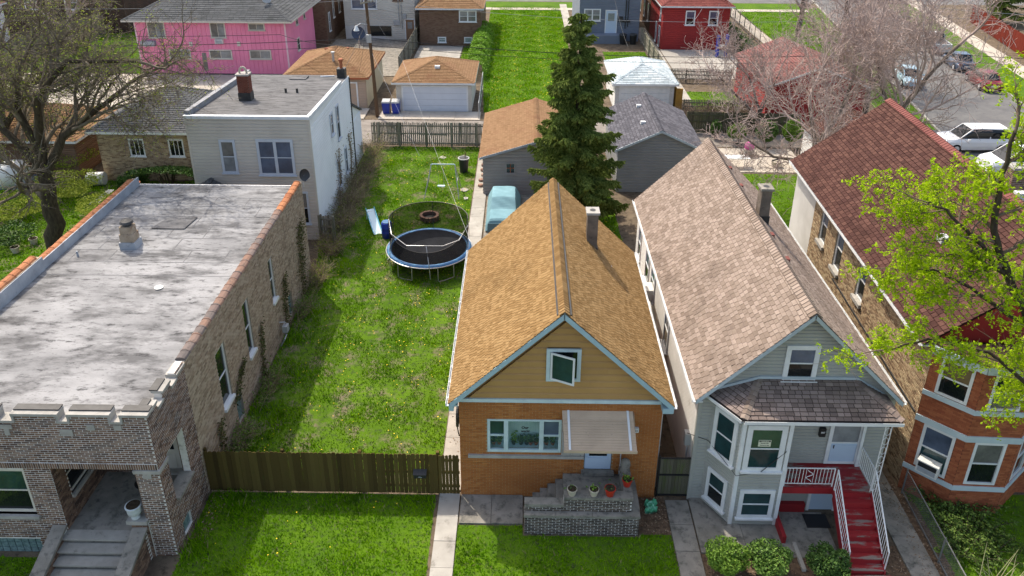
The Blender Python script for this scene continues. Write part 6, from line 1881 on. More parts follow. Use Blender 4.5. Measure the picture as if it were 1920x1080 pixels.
# covered car: draped sheet over a saloon shape
def covered_car():
    T = thing('covered_car', 'car under a pale teal cover beside the mauve-grey garage', 'car', (-.85, 41.4, 0))
    L, W = 4.6, 1.86; nx, ny = 44, 26
    y0, x0 = 39.0, -.95
    top = lambda s: np.interp(s, [0, .06, .28, .42, .72, .9, 1], [.62, .8, .95, 1.42, 1.46, 1.05, .8])
    rg = np.random.default_rng(2)
    rows = []
    for i in range(nx + 1):
        s_ = i / nx; row = []
        h = top(s_)
        endt = min(1, min(s_, 1 - s_) / .05)
        for j in range(ny + 1):
            t = j / ny * 2 - 1
            a = abs(t)
            inset = .80 - .12 * (h - .8)
            if a < .55:
                x = t / .55 * W / 2 * inset; z = h - .05 * (a / .55) ** 4
            else:
                k = (a - .55) / .45
                x = math.copysign(W / 2 * (inset + (1.02 - inset) * min(1, k * 1.6)), t); z = h * (1 - k) + .12 * k - .05 * (1 - k)
                x += math.copysign(.03 * math.sin(s_ * 46 + 2 * math.sin(s_ * 17)) * k, t)
            z += .012 * math.sin(s_ * 60 + t * 9) * (1 if .28 < s_ < .42 else .4)
            z = .12 + (z - .12) * (.25 + .75 * endt) if endt < 1 else z
            row.append((x0 + x + .02 * s_, y0 + L * s_, z))
        rows.append(row)
    m = MB()
    for i in range(nx):
        for j in range(ny): m.poly([rows[i][j], rows[i][j + 1], rows[i + 1][j + 1], rows[i + 1][j]])
    m.build('cover', 'tarp', T, smooth=True)
    f = MB(); f.prism([(x0 - .86, y0 - .02, .1), (x0 + .86, y0 - .02, .1), (x0 + .82, y0 + .02, .62), (x0 - .82, y0 + .02, .62)], (0, .03, 0)); f.build('cover_skirt', 'tarpd', T)
    for dx in (-.72, .72):
        for dy in (.85, 3.7):
            m = MB(); m.tube([(x0 + dx - .09, y0 + dy, .31), (x0 + dx + .09, y0 + dy, .31)], .31, 16); m.build('wheel', 'rubber', T)
K['tarpd'] = M('dark_teal_cover', (.11, .19, .22), .85)
K['pad2'] = M('aqua_plastic_rail', (.12, .42, .52), .45)
for o in s.children:
    if o.name.startswith('edge_rail'): o.data.materials[0] = K['pad2']
covered_car()
# white stones scattered near the path
for i, (x, y, k_, l) in enumerate(((-3.5, 44.9, .26, 'largest pale flat stone in the grass between swing frame and yard path'), (-3.3, 43.6, .18, 'small pale stone in the grass below the swing frame leg'), (-5.35, 50.3, .24, 'pale stone slab in the grass below the picket fence'), (-4.15, 50.3, .16, 'narrow pale stone near the picket fence, closer to the waste bin'))):
    m = MB(); rg = random.Random(i); k = 7
    m.prism([(x + k_ * rg.uniform(.6, 1.2) * math.cos(6.28 * j / k), y + k_ * 1.3 * rg.uniform(.6, 1.2) * math.sin(6.28 * j / k), .005) for j in range(k)], (0, 0, .05))
    tag(m.build('flat_stone', 'conc'), l, 'stone')
for i in range(7):
    x, y = -2.42 + rnd.uniform(-.1, .1), 45.4 + i * .85
    m = MB(); m.lathe([(.15, .06), (.19, .12), (.16, .2), (.03, .23)], (x, y, 0), 7)
    od = ('nearest the covered car', 'second from the covered car', 'third from the covered car', 'in the middle of the row of seven', 'third from the alley end', 'second from the alley end', 'at the alley end of the row')[i]
    tag(m.build('edging_block', 'stonefire'), 'pinkish edging block along the mauve-grey garage wall, ' + od, 'stone', 'edging blocks beside the garage')
# gas meter on the bungalow wall
gm = thing('gas_meter', 'grey gas meter and pipes at the foot of the tan brick wall', 'gas meter', (-10.15, 28.6, 0))
MB().box(-10.2, -9.98, 28.35, 28.65, .55, .85).build('meter', 'galvm', gm)
MB().tube([(-10.3, 28.9, .1), (-10.1, 28.9, .5), (-10.1, 28.5, 1.0), (-10.3, 28.4, 1.05)], .03, 6).build('pipe', 'galvm', gm)
MB().tube([(-10.25, 28.1, .05), (-10.05, 28.1, .4), (-10.05, 28.4, .45)], .03, 6).build('pipe', 'galvm', gm)
# picket fence at the alley
def picket_fence():
    o = thing('picket_fence', 'old grey wooden picket fence with moss along the alley', 'fence', (-10.6, 52.5, 0))
    x = -10.6; i = 0
    while x < -2.5:
        h = 1.75 + rnd.uniform(-.05, .05); w = .085 + rnd.uniform(-.01, .015)
        MB().prism([(x, 52.52, .05), (x + w, 52.52, .05), (x + w + rnd.uniform(-.02, .02), 52.52, h), (x + w / 2, 52.52, h + .06), (x + rnd.uniform(-.02, .02), 52.52, h)], (0, .02, 0)).build('picket', 'woodgy', o)
        x += w + (.045 if -8.6 < x < -4.7 else .018) + rnd.uniform(0, .015); i += 1
    for z in (.3, .98, 1.55): MB().bar((-10.6, 52.48, z), (-2.5, 52.48, z + rnd.uniform(-.05, .05)), .04, .09).build('rail', 'woodgy', o)
    MB().bar((-7.2, 52.43, .98), (-5.2, 52.43, .93), .03, .12).build('rail', 'woodgy', o)
    for x in (-10.1, -8.6, -6.7, -4.9, -3.1): MB().box(x - .06, x + .06, 52.38, 52.46, 0, 1.85).build('post', 'woodgy', o)
picket_fence()
board_fence('corner_fence', 'short grey plank fence at the corner of the beige house', (-10.85, 38.1, 0), (-10.05, 38.0, 0), 1.5, 'woodgy', posts=.8, jit=.06, seed=6, gap=.02)
board_fence('leaning_fence', 'leaning dark plank panel beside the grey corner fence', (-10.1, 37.9, 0), (-9.85, 36.6, 0), 1.45, 'woodgate', posts=0, rails=False, jit=.1, seed=7, gap=.01)
board_fence('lawn_fence', 'tall grey plank fence along the lawn of the pink house', (-49.2, 72.0, 0), (-45.5, 93, 0), 2.3, 'woodgy', bw=.3, posts=3, side=-1, seed=9)
board_fence('alley_divider_fence', 'grey plank fence between the cream house court and the brown brick house', (-11.2, 70, 0), (-11.1, 84.5, 0), 2.0, 'woodgy', bw=.3, posts=3, seed=10)
board_fence('walk_fence', 'grey plank fence beside the walk next to the red house', (12.95, 70, 0), (12.95, 84, 0), 1.8, 'woodgy', bw=.28, posts=3, side=-1, seed=11)
board_fence('patio_fence', 'dark wooden fence behind the round evergreens on the rear patio', (12.4, 55.9, 0), (20.6, 55.5, 0), 1.7, 'woodgate', bw=.17, posts=2.4, seed=12)
board_fence('red_fence', 'long red stained board fence beside the side street pavement', (50.2, 74, 0), (54.8, 97, 0), 2.1, 'woodrd', bw=.3, posts=3, side=1, seed=13)
board_fence('yard_picket_fence', 'low brown picket fence in the yard behind the pale-roofed garage', (13.0, 69.6, 0), (18.9, 69.2, 0), 1.3, 'woodgy', bw=.13, gap=.05, posts=2, seed=14)
board_fence('garden_picket_fence', 'low pale picket fence between bare shrubs beside the red garage', (13.0, 60.3, 0), (18.8, 60.1, 0), 1.25, 'woodgy', bw=.13, gap=.05, posts=2, seed=15)
def iron_fence(name, label, p, q, h, step=.35, mat='black', mesh=False, thick=.03):
    o = thing(name, label, 'fence', tuple(p)); p, q = np.array(p, float), np.array(q, float)
    L = np.linalg.norm(q - p); d = (q - p) / L
    for z in (.12, h): MB().tube([p + V(0, 0, z), q + V(0, 0, z)], thick, 6).build('rail', mat, o)
    k = max(1, round(L / 2.4))
    for i in range(k + 1): MB().tube([p + d * L * i / k, p + d * L * i / k + V(0, 0, h + .05)], thick * 1.3, 7).build('post', mat, o)
    if mesh:
        m = MB(); s_ = 0
        while s_ < L + h:
            for sg in (1, -1):
                a0, a1 = max(0, s_ - h), min(L, s_)
                if sg == 1: P, Q = p + d * a0 + V(0, 0, s_ - a0), p + d * a1 + V(0, 0, s_ - a1)
                else: P, Q = p + d * (L - a0) + V(0, 0, s_ - a0), p + d * (L - a1) + V(0, 0, s_ - a1)
                if np.linalg.norm(P - Q) > .05: m.tube([P, Q], .002, 3, cap=False)
            s_ += .085
        m.build('mesh', mat, o, kind='stuff')
    else:
        s_ = step
        while s_ < L:
            MB().tube([p + d * s_ + V(0, 0, .12), p + d * s_ + V(0, 0, h)], .014, 4).build('bar', mat, o); s_ += step
    return o
iron_fence('chain_link_fence', 'low chain link fence with a pipe rail beside the dark green shrub', (12.98, 20.2, 0), (12.75, 14.6, 0), 1.0, mesh=True, mat='linkgrey', thick=.02)
iron_fence('iron_fence', 'black iron fence along the walk beyond the red house', (25.6, 84, 0), (26.2, 106, 0), 1.5, .5)
iron_fence('wire_fence', 'galvanised wire fence beside the white garage and the vacant lot', (-3.3, 58.6, 0), (-3.4, 67.5, 0), 1.3, .9, 'galv')
# wheelie bins
def wheelie(loc, label):
    o = thing('wheelie_bin', label, 'bin', loc, group='blue alley bins')
    x, y, z = loc
    m = MB(); m.hexa([(x - .25, y - .28, .1), (x + .25, y - .28, .1), (x + .27, y + .3, .1), (x - .27, y + .3, .1), (x - .31, y - .36, 1.0), (x + .31, y - .36, 1.0), (x + .33, y + .36, 1.05), (x - .33, y + .36, 1.05)]); m.build('body', 'blue', o)
    m = MB(); m.hexa([(x - .35, y - .42, 1.0), (x + .35, y - .42, 1.0), (x + .36, y + .38, 1.06), (x - .36, y + .38, 1.06), (x - .3, y - .36, 1.1), (x + .3, y - .36, 1.1), (x + .32, y + .34, 1.16), (x - .32, y + .34, 1.16)]); m.build('lid', 'galvm', o)
    for dx in (-.24, .24): MB().tube([(x + dx - .04, y + .3, .13), (x + dx + .04, y + .3, .13)], .13, 12).build('wheel', 'rubber', o)
wheelie((-10.72, 59.75, 0), 'blue wheelie bin with grey lid, nearer the utility pole')
wheelie((-9.96, 59.75, 0), 'blue wheelie bin with grey lid, nearer the white garage')
for i, (x, y, l) in enumerate(((10.9, 84.0, 'black bin by the slate blue house, nearer its back door'), (12.0, 84.0, 'black bin at the corner of the slate blue house'))):
    o = thing('black_bin', l, 'bin', (x, y, 0)); MB().lathe([(.3, .0), (.4, 1.0)], (x, y, 0), 12).build('body', 'black', o); MB().lathe([(.44, 1.0), (.4, 1.1), (.1, 1.15)], (x, y, 0), 12).build('lid', 'blackp', o)
# utility pole
up = thing('utility_pole', 'brown wooden utility pole with crossarm and lamp beside the tan garage', 'utility pole', (-11.33, 58.95, 0))
MB().tube([(-11.33, 58.95, 0), (-11.45, 58.9, 4.5), (-11.62, 58.8, 10.2)], [.15, .125, .1], 10).build('post', 'pole', up)
MB().bar((-12.0, 58.7, 8.9), (-10.9, 58.8, 9.15), .1, .12).build('crossarm', 'woodgy', up)
for x in (-11.95, -11.2, -10.95): MB().lathe([(.05, 9.0), (.07, 9.15), (.04, 9.25)], (x, 58.74, 0), 8).build('insulator', 'galvm', up)
MB().tube([(-11.55, 58.8, 7.3), (-12.0, 58.4, 7.5), (-12.3, 58.2, 7.35)], .03, 6).build('lamp_arm', 'galv', up); MB().lathe([(.22, 7.0), (.14, 7.2), (.06, 7.36)], (-12.32, 58.2, 0), 10).build('lamp_shade', 'white', up)
MB().box(-11.7, -11.35, 58.55, 58.75, 6.0, 6.6).build('junction_box', 'galvm', up)
def wire(name, label, pts, r=.012, sag=.5, mat='black'):
    P = []
    for a, b in zip(pts, pts[1:]):
        a, b = V(*a), V(*b)
        for i in range(12): t = i / 12; P.append(a + (b - a) * t - V(0, 0, sag * 4 * t * (1 - t)))
    P.append(V(*pts[-1]))
    tag(MB().tube(P, r, 5).build(name, mat), label, 'cable')
wire('power_cable', 'thick cable strung along the alley at the height of the pole box', [(-62, 59.5, 6.4), (-11.5, 58.9, 6.3), (30, 58.6, 5.7), (70, 58.3, 6.2)], .025, .9)
wire('phone_cable', 'thinner cable just below the thick alley cable', [(-62, 59.3, 5.7), (-11.5, 58.8, 5.75), (30, 58.4, 5.2), (70, 58.1, 5.6)], .018, .8)
wire('overhead_wire', 'thin pale wire above the alley on the pole crossarm', [(-62, 59, 9.4), (-11.9, 58.7, 9.2), (30, 58.5, 8.4), (70, 58.3, 9)], .012, 1.0, 'galvm')
wire('service_wire', 'service wire falling from the utility pole over the swing toward the trampoline', [(-11.5, 58.8, 8.8), (-9.1, 58.9, 4.6), (-2.0, 29.6, 4.2)], .006, .2, 'galvm')
wire('guy_wire', 'taut wire between the utility pole and the rear lawn', [(-11.45, 58.9, 5.2), (-7.0, 50.6, .02)], .007, .0, 'galv')
wire('house_wire', 'wire from the utility pole to the cream house', [(-11.5, 58.8, 8.6), (-13.3, 85, 6)], .012, .4)
wire('street_wire', 'pale wire crossing high above the side street', [(30, 58.5, 9), (58, 62, 8)], .014, .5, 'galvm')
wire('roof_wire', 'thin wire from the utility pole to the tan garage eave', [(-11.5, 58.8, 8.4), (-13.0, 61.0, 2.9)], .01, .3)
wire('brick_house_wire', 'wire from the utility pole to the brown brick house', [(-11.5, 58.8, 8.7), (-8.2, 82.6, 3.8)], .012, .5)
wire('beige_house_wire', 'wire from the utility pole to the rear of the beige house', [(-11.5, 58.8, 8.0), (-11.6, 47.8, 6.1)], .012, .3)
wire('blue_house_wire', 'wire sagging from the alley line to the slate blue house', [(8, 58.5, 5.9), (9.5, 85.2, 6.4)], .012, .6)
wire('red_house_wire', 'pale wire from the alley line to the red house', [(12, 58.5, 7.6), (18.5, 81.5, 4.4)], .012, .5, 'galvm')
wire('alley_wire', 'dark wire crossing in front of the pink house', [(-62, 66, 5.4), (-20, 64.5, 5.2), (-11.5, 58.9, 6)], .02, .5)
# patio things
t = thing('patio_table', 'white rectangular folding table on the rear patio', 'table', (14.4, 49.2, 0))
MB().box(13.5, 15.3, 48.8, 49.5, .72, .77).build('top', 'white', t)
for x in (13.65, 15.15):
    for y in (48.9, 49.4): MB().tube([(x, y, 0.05), (x, y, .72)], .02, 6).build('leg', 'galv', t)
gb = thing('kettle_grill', 'black kettle grill behind the white patio table', 'grill', (15.05, 51.5, 0))
MB().lathe([(.05, .7), (.25, .78), (.3, .95), (.25, 1.1), (.05, 1.2)], (15.05, 51.5, 0), 14).build('bowl', 'black', gb, smooth=True)
for a in (0, 2.1, 4.2): MB().tube([(15.05 + .12 * math.cos(a), 51.5 + .12 * math.sin(a), .75), (15.05 + .3 * math.cos(a), 51.5 + .3 * math.sin(a), .05)], .015, 5).build('leg', 'galv', gb)
sc = thing('toy_cart', 'magenta plastic toy cart with pale base beside the kettle grill', 'toy', (15.9, 51.3, 0))
MB().lathe([(.2, .5), (.34, .6), (.34, .85), (.18, 1.0)], (15.9, 51.3, 0), 10).build('hood', 'pinkbag', sc); MB().box(15.6, 16.2, 51.05, 51.5, .2, .5).build('body', 'creamw', sc)
for x in (15.65, 16.15): MB().tube([(x - .03, 51.05, .16), (x + .03, 51.05, .16)], .12, 10).build('wheel', 'rubber', sc)
pl = thing('wheelbarrow', 'small beige wheelbarrow with dark handle on the rear patio', 'wheelbarrow', (17.2, 49.2, 0))
MB().lathe([(.2, .1), (.32, .45), (.34, .45)], (17.2, 49.2, 0), 8).build('tub', 'potb', pl); MB().tube([(16.9, 49.2, .5), (17.6, 49.3, .62), (18.2, 49.1, .5)], .05, 6).build('handle', 'black', pl)
yd = thing('play_board', 'orange-yellow wooden panel beside the pale-roofed garage', 'panel', (12.6, 61.2, 0)); MB().box(12.45, 13.0, 61.0, 61.15, 0, 1.9).build('board', 'yellowwood', yd); MB().box(12.45, 12.55, 61.16, 61.9, 0, 1.9).build('brace', 'yellowwood', yd)
bb = thing('climbing_toy', 'blue plastic climbing toy in front of the red house', 'toy', (20.2, 78.6, 0))
MB().box(19.7, 19.9, 78.3, 79.0, 0, 2.2).build('panel', 'blue', bb); MB().box(20.6, 20.8, 78.3, 79.0, 0, 2.3).build('panel', 'blue', bb); MB().box(19.901, 20.599, 78.4, 78.9, 1.1, 1.25).build('platform', 'ac', bb)
tk = thing('plastic_tank', 'white latticed plastic drum in the left neighbour yard', 'barrel', (-26.7, 45.1, 0))
MB().tube([(-27.2, 45.1, .42), (-26.2, 45.2, .42)], .42, 16).build('drum', 'ac', tk)
for k in range(4): MB().tube([(-27.1 + k * .28, 45.1 + .43 * math.sin(a), .42 + .43 * math.cos(a)) for a in np.linspace(0, 6.28, 14)], .015, 4).build('band', 'flash', tk)
st_ = thing('tree_stump', 'reddish-brown tree stump behind the terracotta parapet', 'stump', (-23.6, 43.6, 0)); MB().lathe([(.55, 0), (.45, .3), (.42, .85)], (-23.6, 43.6, 0), 12).build('trunk', 'bark', st_); MB().disc((-23.6, 43.6, .852), .41).build('cut_face', 'brickr', st_)
ld = thing('lawn_chair', 'folded pale metal garden chairs lying in the left neighbour yard', 'chair', (-25.2, 42.6, 0))
for k in range(4): MB().tube([(-25.7 + k * .14, 42.1, .05), (-25.0 + k * .1, 43.3, .5)], .03, 6).build('tube_frame', 'galv', ld)
vn = thing('white_utility_cart', 'white domed cart under the budding tree', 'cart', (-31.8, 45.3, 0)); MB().lathe([(.9, .1), (1.0, .9), (.85, 1.4), (.3, 1.6)], (-31.8, 45.0, 0), 14).build('dome', 'ac', vn, smooth=True); MB().box(-32.8, -30.8, 44.2, 45.9, 0, .35).build('base', 'flash', vn)
board_fence('yard_screen', 'brown wooden screen under the budding tree', (-34, 37.5, 0), (-30.2, 40.5, 0), 1.4, 'woodrd', bw=.22, seed=33, posts=1.8)
for i, (x, y, l) in enumerate(((-26.6, 36.2, 'beige flower pot near the tree trunk in the left yard, nearer the frame edge'), (-26.2, 37.2, 'beige flower pot beside the tree trunk in the left yard, farther back'))):
    plant('yard_planter', l, (x, y, 0), .24, .3, 30, 'leafd', 'potb', .06, 60 + i)
bt = thing('bird_bath', 'pale round bird bath at the edge of the left yard', 'bird bath', (-25.0, 31.3, 0)); MB().lathe([(.2, 0), (.1, .1), (.09, .6), (.4, .7), (.42, .76), (.3, .74)], (-25.0, 31.3, 0), 14).build('basin', 'stone', bt)

# ================================================================ CARS
def car(name, label, loc, rz, c, kind='sedan', L=4.5, W=1.78, group=None):
    o = thing(name, label, 'car', loc, rz, group, local=True)
    body = paint('car_paint_' + label.split()[0] + label.split()[1], c)
    H = {'sedan': 1.45, 'suv': 1.72, 'pickup': 1.8, 'van': 1.95}[kind]
    belt = .92 if kind == 'sedan' else 1.05
    # lower body: stations along the length (x forward)
    def loft(st, mat, nm, par):
        m = MB(); rings = []
        for x, zb, zt, hw, tz in st:
            w2 = hw
            rings.append([(x, -w2 * .94, zb), (x, -w2, zb + (zt - zb) * .35), (x, -w2, zb + (zt - zb) * .72), (x, -w2 * tz, zt), (x, w2 * tz, zt), (x, w2, zb + (zt - zb) * .72), (x, w2, zb + (zt - zb) * .35), (x, w2 * .94, zb)])
        for a, b in zip(rings, rings[1:]):
            for i in range(8): j = (i + 1) % 8; m.poly([a[i], b[i], b[j], a[j]])
        m.poly(rings[0]); m.poly(rings[-1][::-1])
        return m.build(nm, mat, par, smooth=False)
    hw = W / 2
    h = L / 2
    if kind == 'sedan':
        st = [(-h, .35, .82, hw * .82, .8), (-h + .25, .24, .93, hw * .95, .88), (-h * .45, .2, .97, hw, .9), (h * .2, .2, .95, hw, .9), (h - .7, .2, .86, hw * .98, .86), (h - .2, .24, .76, hw * .92, .82), (h, .34, .66, hw * .78, .8)]
        gl = [(-h + .75, belt - .02, belt + .06, hw * .82, .9), (-h + 1.35, belt - .02, H - .04, hw * .84, .8), (-.1, belt - .02, H, hw * .85, .8), (.45, belt - .02, H - .05, hw * .84, .8), (1.15, belt - .06, belt + .0, hw * .82, .9)]
    elif kind == 'suv':
        st = [(-h, .4, 1.0, hw * .88, .85), (-h + .15, .28, 1.06, hw * .97, .9), (0, .24, 1.06, hw, .92), (h - .9, .24, 1.03, hw, .9), (h - .2, .28, .95, hw * .95, .85), (h, .4, .82, hw * .82, .8)]
        gl = [(-h + .12, belt - .02, belt + .1, hw * .86, .9), (-h + .45, belt - .02, H - .04, hw * .88, .84), (0, belt - .02, H, hw * .88, .84), (.55, belt - .02, H - .05, hw * .87, .82), (1.3, belt - .06, belt + .02, hw * .84, .9)]
    elif kind == 'van':
        st = [(-h, .35, 1.1, hw * .92, .9), (-h + .1, .28, 1.15, hw, .94), (h - .9, .26, 1.12, hw, .92), (h - .15, .3, .98, hw * .95, .85), (h, .42, .85, hw * .85, .8)]
        gl = [(-h + .05, belt - .02, H - .1, hw * .92, .88), (-h + .25, belt - .02, H, hw * .94, .86), (.7, belt - .02, H - .02, hw * .93, .84), (1.75, belt - .06, belt + .06, hw * .88, .9)]
    else:
        st = [(-h, .5, 1.12, hw * .96, .94), (-h + .1, .45, 1.14, hw, .95), (h - .9, .4, 1.16, hw, .92), (h - .15, .42, 1.08, hw * .95, .88), (h, .5, .95, hw * .88, .85)]
        gl = [(-.45, belt, belt + .15, hw * .86, .92), (-.3, belt, H - .03, hw * .87, .84), (.5, belt, H, hw * .87, .84), (.75, belt, H - .05, hw * .86, .84), (1.35, belt - .02, belt + .1, hw * .84, .9)]
    b = loft(st, body, 'body', o)
    loft(gl, 'gdark', 'glasshouse', o)
    # roof panel and pillars
    m = MB(); xs = [g for g in gl if g[2] > H - .12]
    x0, x1 = xs[0][0], xs[-1][0]; wr = hw * .85 * .84
    m.hexa([(x0 - .05, -wr, H - .035), (x1 + .03, -wr, H - .05), (x1 + .03, wr, H - .05), (x0 - .05, wr, H - .035), (x0, -wr * .93, H + .025), (x1 - .05, -wr * .93, H + .015), (x1 - .05, wr * .93, H + .015), (x0, wr * .93, H + .025)])
    m.build('roof', body, o)
    p = MB()
    for sg in (-1, 1):
        p.bar((x1, sg * wr, H - .03), (gl[-1][0], sg * gl[-1][3] * .93, belt), .07); p.bar((x0, sg * wr, H - .03), (gl[0][0], sg * gl[0][3] * .93, belt), .09)
        p.bar(((x0 + x1) / 2, sg * wr, H - .03), ((x0 + x1) / 2, sg * hw * .87, belt), .07)
    p.build('pillars', body, o)
    if kind == 'pickup':
        MB().box(-h + .12, -.55, -hw * .8, hw * .8, 1.145, 1.15).build('bed_cover', 'black', o)
    for x in (-h + .82, h - .85):
        for sg in (-1, 1):
            w_ = MB().tube([(x, sg * (hw - .2), .33), (x, sg * (hw + .015), .33)], .33, 18).build('wheel', 'rubber', o)
            MB().tube([(x, sg * (hw + .0155), .33), (x, sg * (hw + .03), .33)], .2, 12).build('rim', 'alu', w_)
    for sg in (-1, 1):
        MB().box(h - .14, h - .01, sg * hw * .55 - .15, sg * hw * .55 + .15, .6, .74).build('headlight', 'lampw', o)
        MB().box(-h + .0, -h + .1, sg * hw * .68 - .13, sg * hw * .68 + .13, .68, .86).build('tail_light', 'lampr', o)
        MB().box(.75, .92, sg * (hw + .1) - .07, sg * (hw + .1) + .07, .95, 1.08).build('mirror', body, o)
    MB().box(h - .05, h + .04, -hw * .75, hw * .75, .32, .5).build('bumper', body, o); MB().box(-h - .04, -h + .05, -hw * .75, hw * .75, .34, .52).build('bumper', body, o)
    MB().box(-h - .045, -h - .04, -.26, .26, .55, .68).build('number_plate', 'ac', o)
    return o
sa = math.atan2(SD[1], SD[0])
def pk(u, d): q = st(u, d); return (q[0], q[1], .01)
CG = 'cars parked along the side street'
car('parked_car', 'light blue saloon parked alone at the near kerb of the side street', pk(1.0, -3.2), sa + math.pi, (.32, .47, .56), group=CG)
car('parked_car', 'dark red saloon parked at the verge, nearest on the far kerb', pk(1.2, 3.3), sa, (.19, .012, .02), L=4.7, group=CG)
car('parked_car', 'dark blue saloon parked behind the dark red one', pk(7.8, 3.3), sa, (.05, .085, .15), group=CG)
car('parked_pickup', 'silver pickup parked behind the dark blue saloon', pk(15.0, 3.2), sa, (.42, .44, .45), 'pickup', L=5.3, W=1.9, group=CG)
car('parked_car', 'black saloon parked under the bare branches, farthest along the street', pk(24, -3.2), sa, (.02, .02, .022), group=CG)
car('white_suv', 'white sport utility vehicle parked behind the maroon ridge', (32.2, 53.0, .045), math.pi, (.70, .71, .72), 'suv', L=4.8, W=1.9)
car('white_van', 'white van with grey sides parked nearest beside the brick chimney', (33.2, 48.6, .045), math.pi, (.66, .68, .68), 'van', L=5.2, W=1.98)
K['barkl'] = M('brown_grey_branch', (.10, .082, .06), .95, (.2, .17, .13), 2.5)
K['barkd'] = M('grey_brown_bark', (.13, .105, .085), .95, (.2, .165, .135), 3, bump=.5)
K['leafj'] = M('juniper_leaves', (.06, .12, .02), .65, rand=[(.032, .066, .012), (.06, .115, .02), (.10, .17, .03), (.14, .21, .04)], spec=.2)
K['barkg2'] = M('brown_grey_twig', (.16, .12, .09), .9)
K['leafm2'] = M('olive_shrub_leaves', (.09, .17, .03), .6, rand=[(.055, .115, .018), (.09, .175, .028), (.135, .24, .04)], spec=.25)
# ================================================================ VEGETATION
def sweep_tubes(paths, mat, name, parent, kind=None):
    """many tapering branches -> one mesh; paths: (pts, radii, sides) singly, or arrays of equal ones"""
    groups = {}
    arr = []
    for pts, rad, n in paths:
        P = np.asarray(pts, float); r = np.asarray(rad, float)
        if P.ndim == 3: arr.append((P, r, n))
        else: groups.setdefault((len(P), n), []).append((P, r))
    for (m, n), L in groups.items():
        arr.append((np.stack([p for p, _ in L]), np.stack([r for _, r in L]), n))
    Vs, Fs = [], []; k = 0
    for P, r, n in arr:
        N, m = P.shape[:2]
        D = np.gradient(P, axis=1); D /= np.linalg.norm(D, axis=2, keepdims=True) + 1e-9
        ref = np.where(np.abs(D[:, :1, 2:]) < .9, np.array((0, 0, 1.0)), np.array((1.0, 0, 0)))
        A = np.cross(D, np.broadcast_to(ref, D.shape)); A /= np.linalg.norm(A, axis=2, keepdims=True) + 1e-9
        B = np.cross(D, A)
        t = np.arange(n) * 2 * math.pi / n
        ring = P[:, :, None] + (A[:, :, None] * np.cos(t)[:, None] + B[:, :, None] * np.sin(t)[:, None]) * r[:, :, None, None]
        Vs.append(ring.reshape(-1, 3))
        i = np.arange(m - 1)[:, None] * n; j = np.arange(n)[None]; j2 = (j + 1) % n
        f = np.stack([i + j, i + j2, i + n + j2, i + n + j], -1).reshape(-1, 4)
        Fs.append((f[None] + (np.arange(N) * m * n)[:, None, None] + k).reshape(-1, 4))
        k += N * m * n
    o = fastmesh(name, np.concatenate(Vs), np.concatenate(Fs), mat, parent, kind)
    o.data.polygons.foreach_set('use_smooth', [True] * len(o.data.polygons))
    return o

def nz(a):
    return a / (np.linalg.norm(a, axis=-1, keepdims=True) + 1e-9)
def grow(rg, p, d, L, r, P, paths, tips):
    """all branches of a level at once; p, d (n,3), L, r (n,)"""
    p = np.atleast_2d(p); d = nz(np.atleast_2d(d)); L = np.atleast_1d(L); r = np.atleast_1d(r)
    for lv in range(P['levels']):
        n = P['seg'][lv]; N = len(p)
        pts = np.zeros((N, n + 1, 3)); rad = np.zeros((N, n + 1)); pts[:, 0] = p; rad[:, 0] = r
        for i in range(n):
            d = nz(d + rg.normal(0, P['wob'][lv], (N, 3)) + np.array((0, 0, P['up'][lv])))
            pts[:, i + 1] = pts[:, i] + d * (L / n)[:, None]
            rad[:, i + 1] = np.maximum(r * (1 + (P['taper'][lv] - 1) * (i + 1) / n), P.get('rmin', .004))
        paths.append((pts, rad, P['sides'][lv]))
        if lv + 1 >= P['levels']:
            tips.append(pts[:, 1:].reshape(-1, 3)); return
        k = P['kids'][lv]
        t = P['from'][lv] + (1 - P['from'][lv]) * (np.arange(k)[None] + rg.random((N, k))) / k
        x = np.minimum(t, .999) * n; a = x.astype(int); f = (x - a)[..., None]
        ii = np.arange(N)[:, None]
        q = pts[ii, a] * (1 - f) + pts[ii, a + 1] * f
        rr = rad[ii, a]
        dd = nz(pts[ii, a + 1] - pts[ii, a])
        ax = nz(np.cross(dd, rg.normal(size=dd.shape)))
        ang = (R(P['ang'][lv]) * rg.uniform(.65, 1.3, (N, k)))[..., None]
        nd = dd * np.cos(ang) + ax * np.sin(ang); nd[..., 2] += P.get('lift', 0)
        nl = L[:, None] * P['len'][lv] * rg.uniform(.65, 1.25, (N, k)) * (1.15 - .45 * t)
        p = np.concatenate([q.reshape(-1, 3), pts[:, -1]]); nd = np.concatenate([nd.reshape(-1, 3), d])
        r = np.concatenate([(rr * P['rad'][lv]).ravel(), rad[:, -1] * .95]); L = np.concatenate([nl.ravel(), L * P['len'][lv]])
        d = nz(nd)

def limbs(rg, fine, rad, k, Ll, lo, P, paths, tips, rk=.55):
    fine = np.array(fine); rad = np.array(rad); m = len(fine)
    t = lo + (1 - lo) * (np.arange(k) + rg.random(k)) / max(k, 1)
    x = np.minimum(t, .999) * (m - 1); a = x.astype(int)
    dd = nz(fine[a + 1] - fine[a]); ax = nz(np.cross(dd, rg.normal(size=dd.shape)))
    ang = (R(P.get('limb', 52)) * rg.uniform(.7, 1.25, k))[:, None]
    nd = dd * np.cos(ang) + ax * np.sin(ang); nd[:, 2] += P.get('lift', 0)
    p = np.concatenate([fine[a], fine[-1:]]); nd = np.concatenate([nd, fine[-1:] - fine[-2:-1]])
    LL = np.concatenate([Ll * rg.uniform(.7, 1.2, k) * (1.2 - .5 * t), [Ll * .9]]); rr = np.concatenate([rad[a] * rk, rad[-1:]])
    grow(rg, p, nd, LL, rr, P, paths, tips)

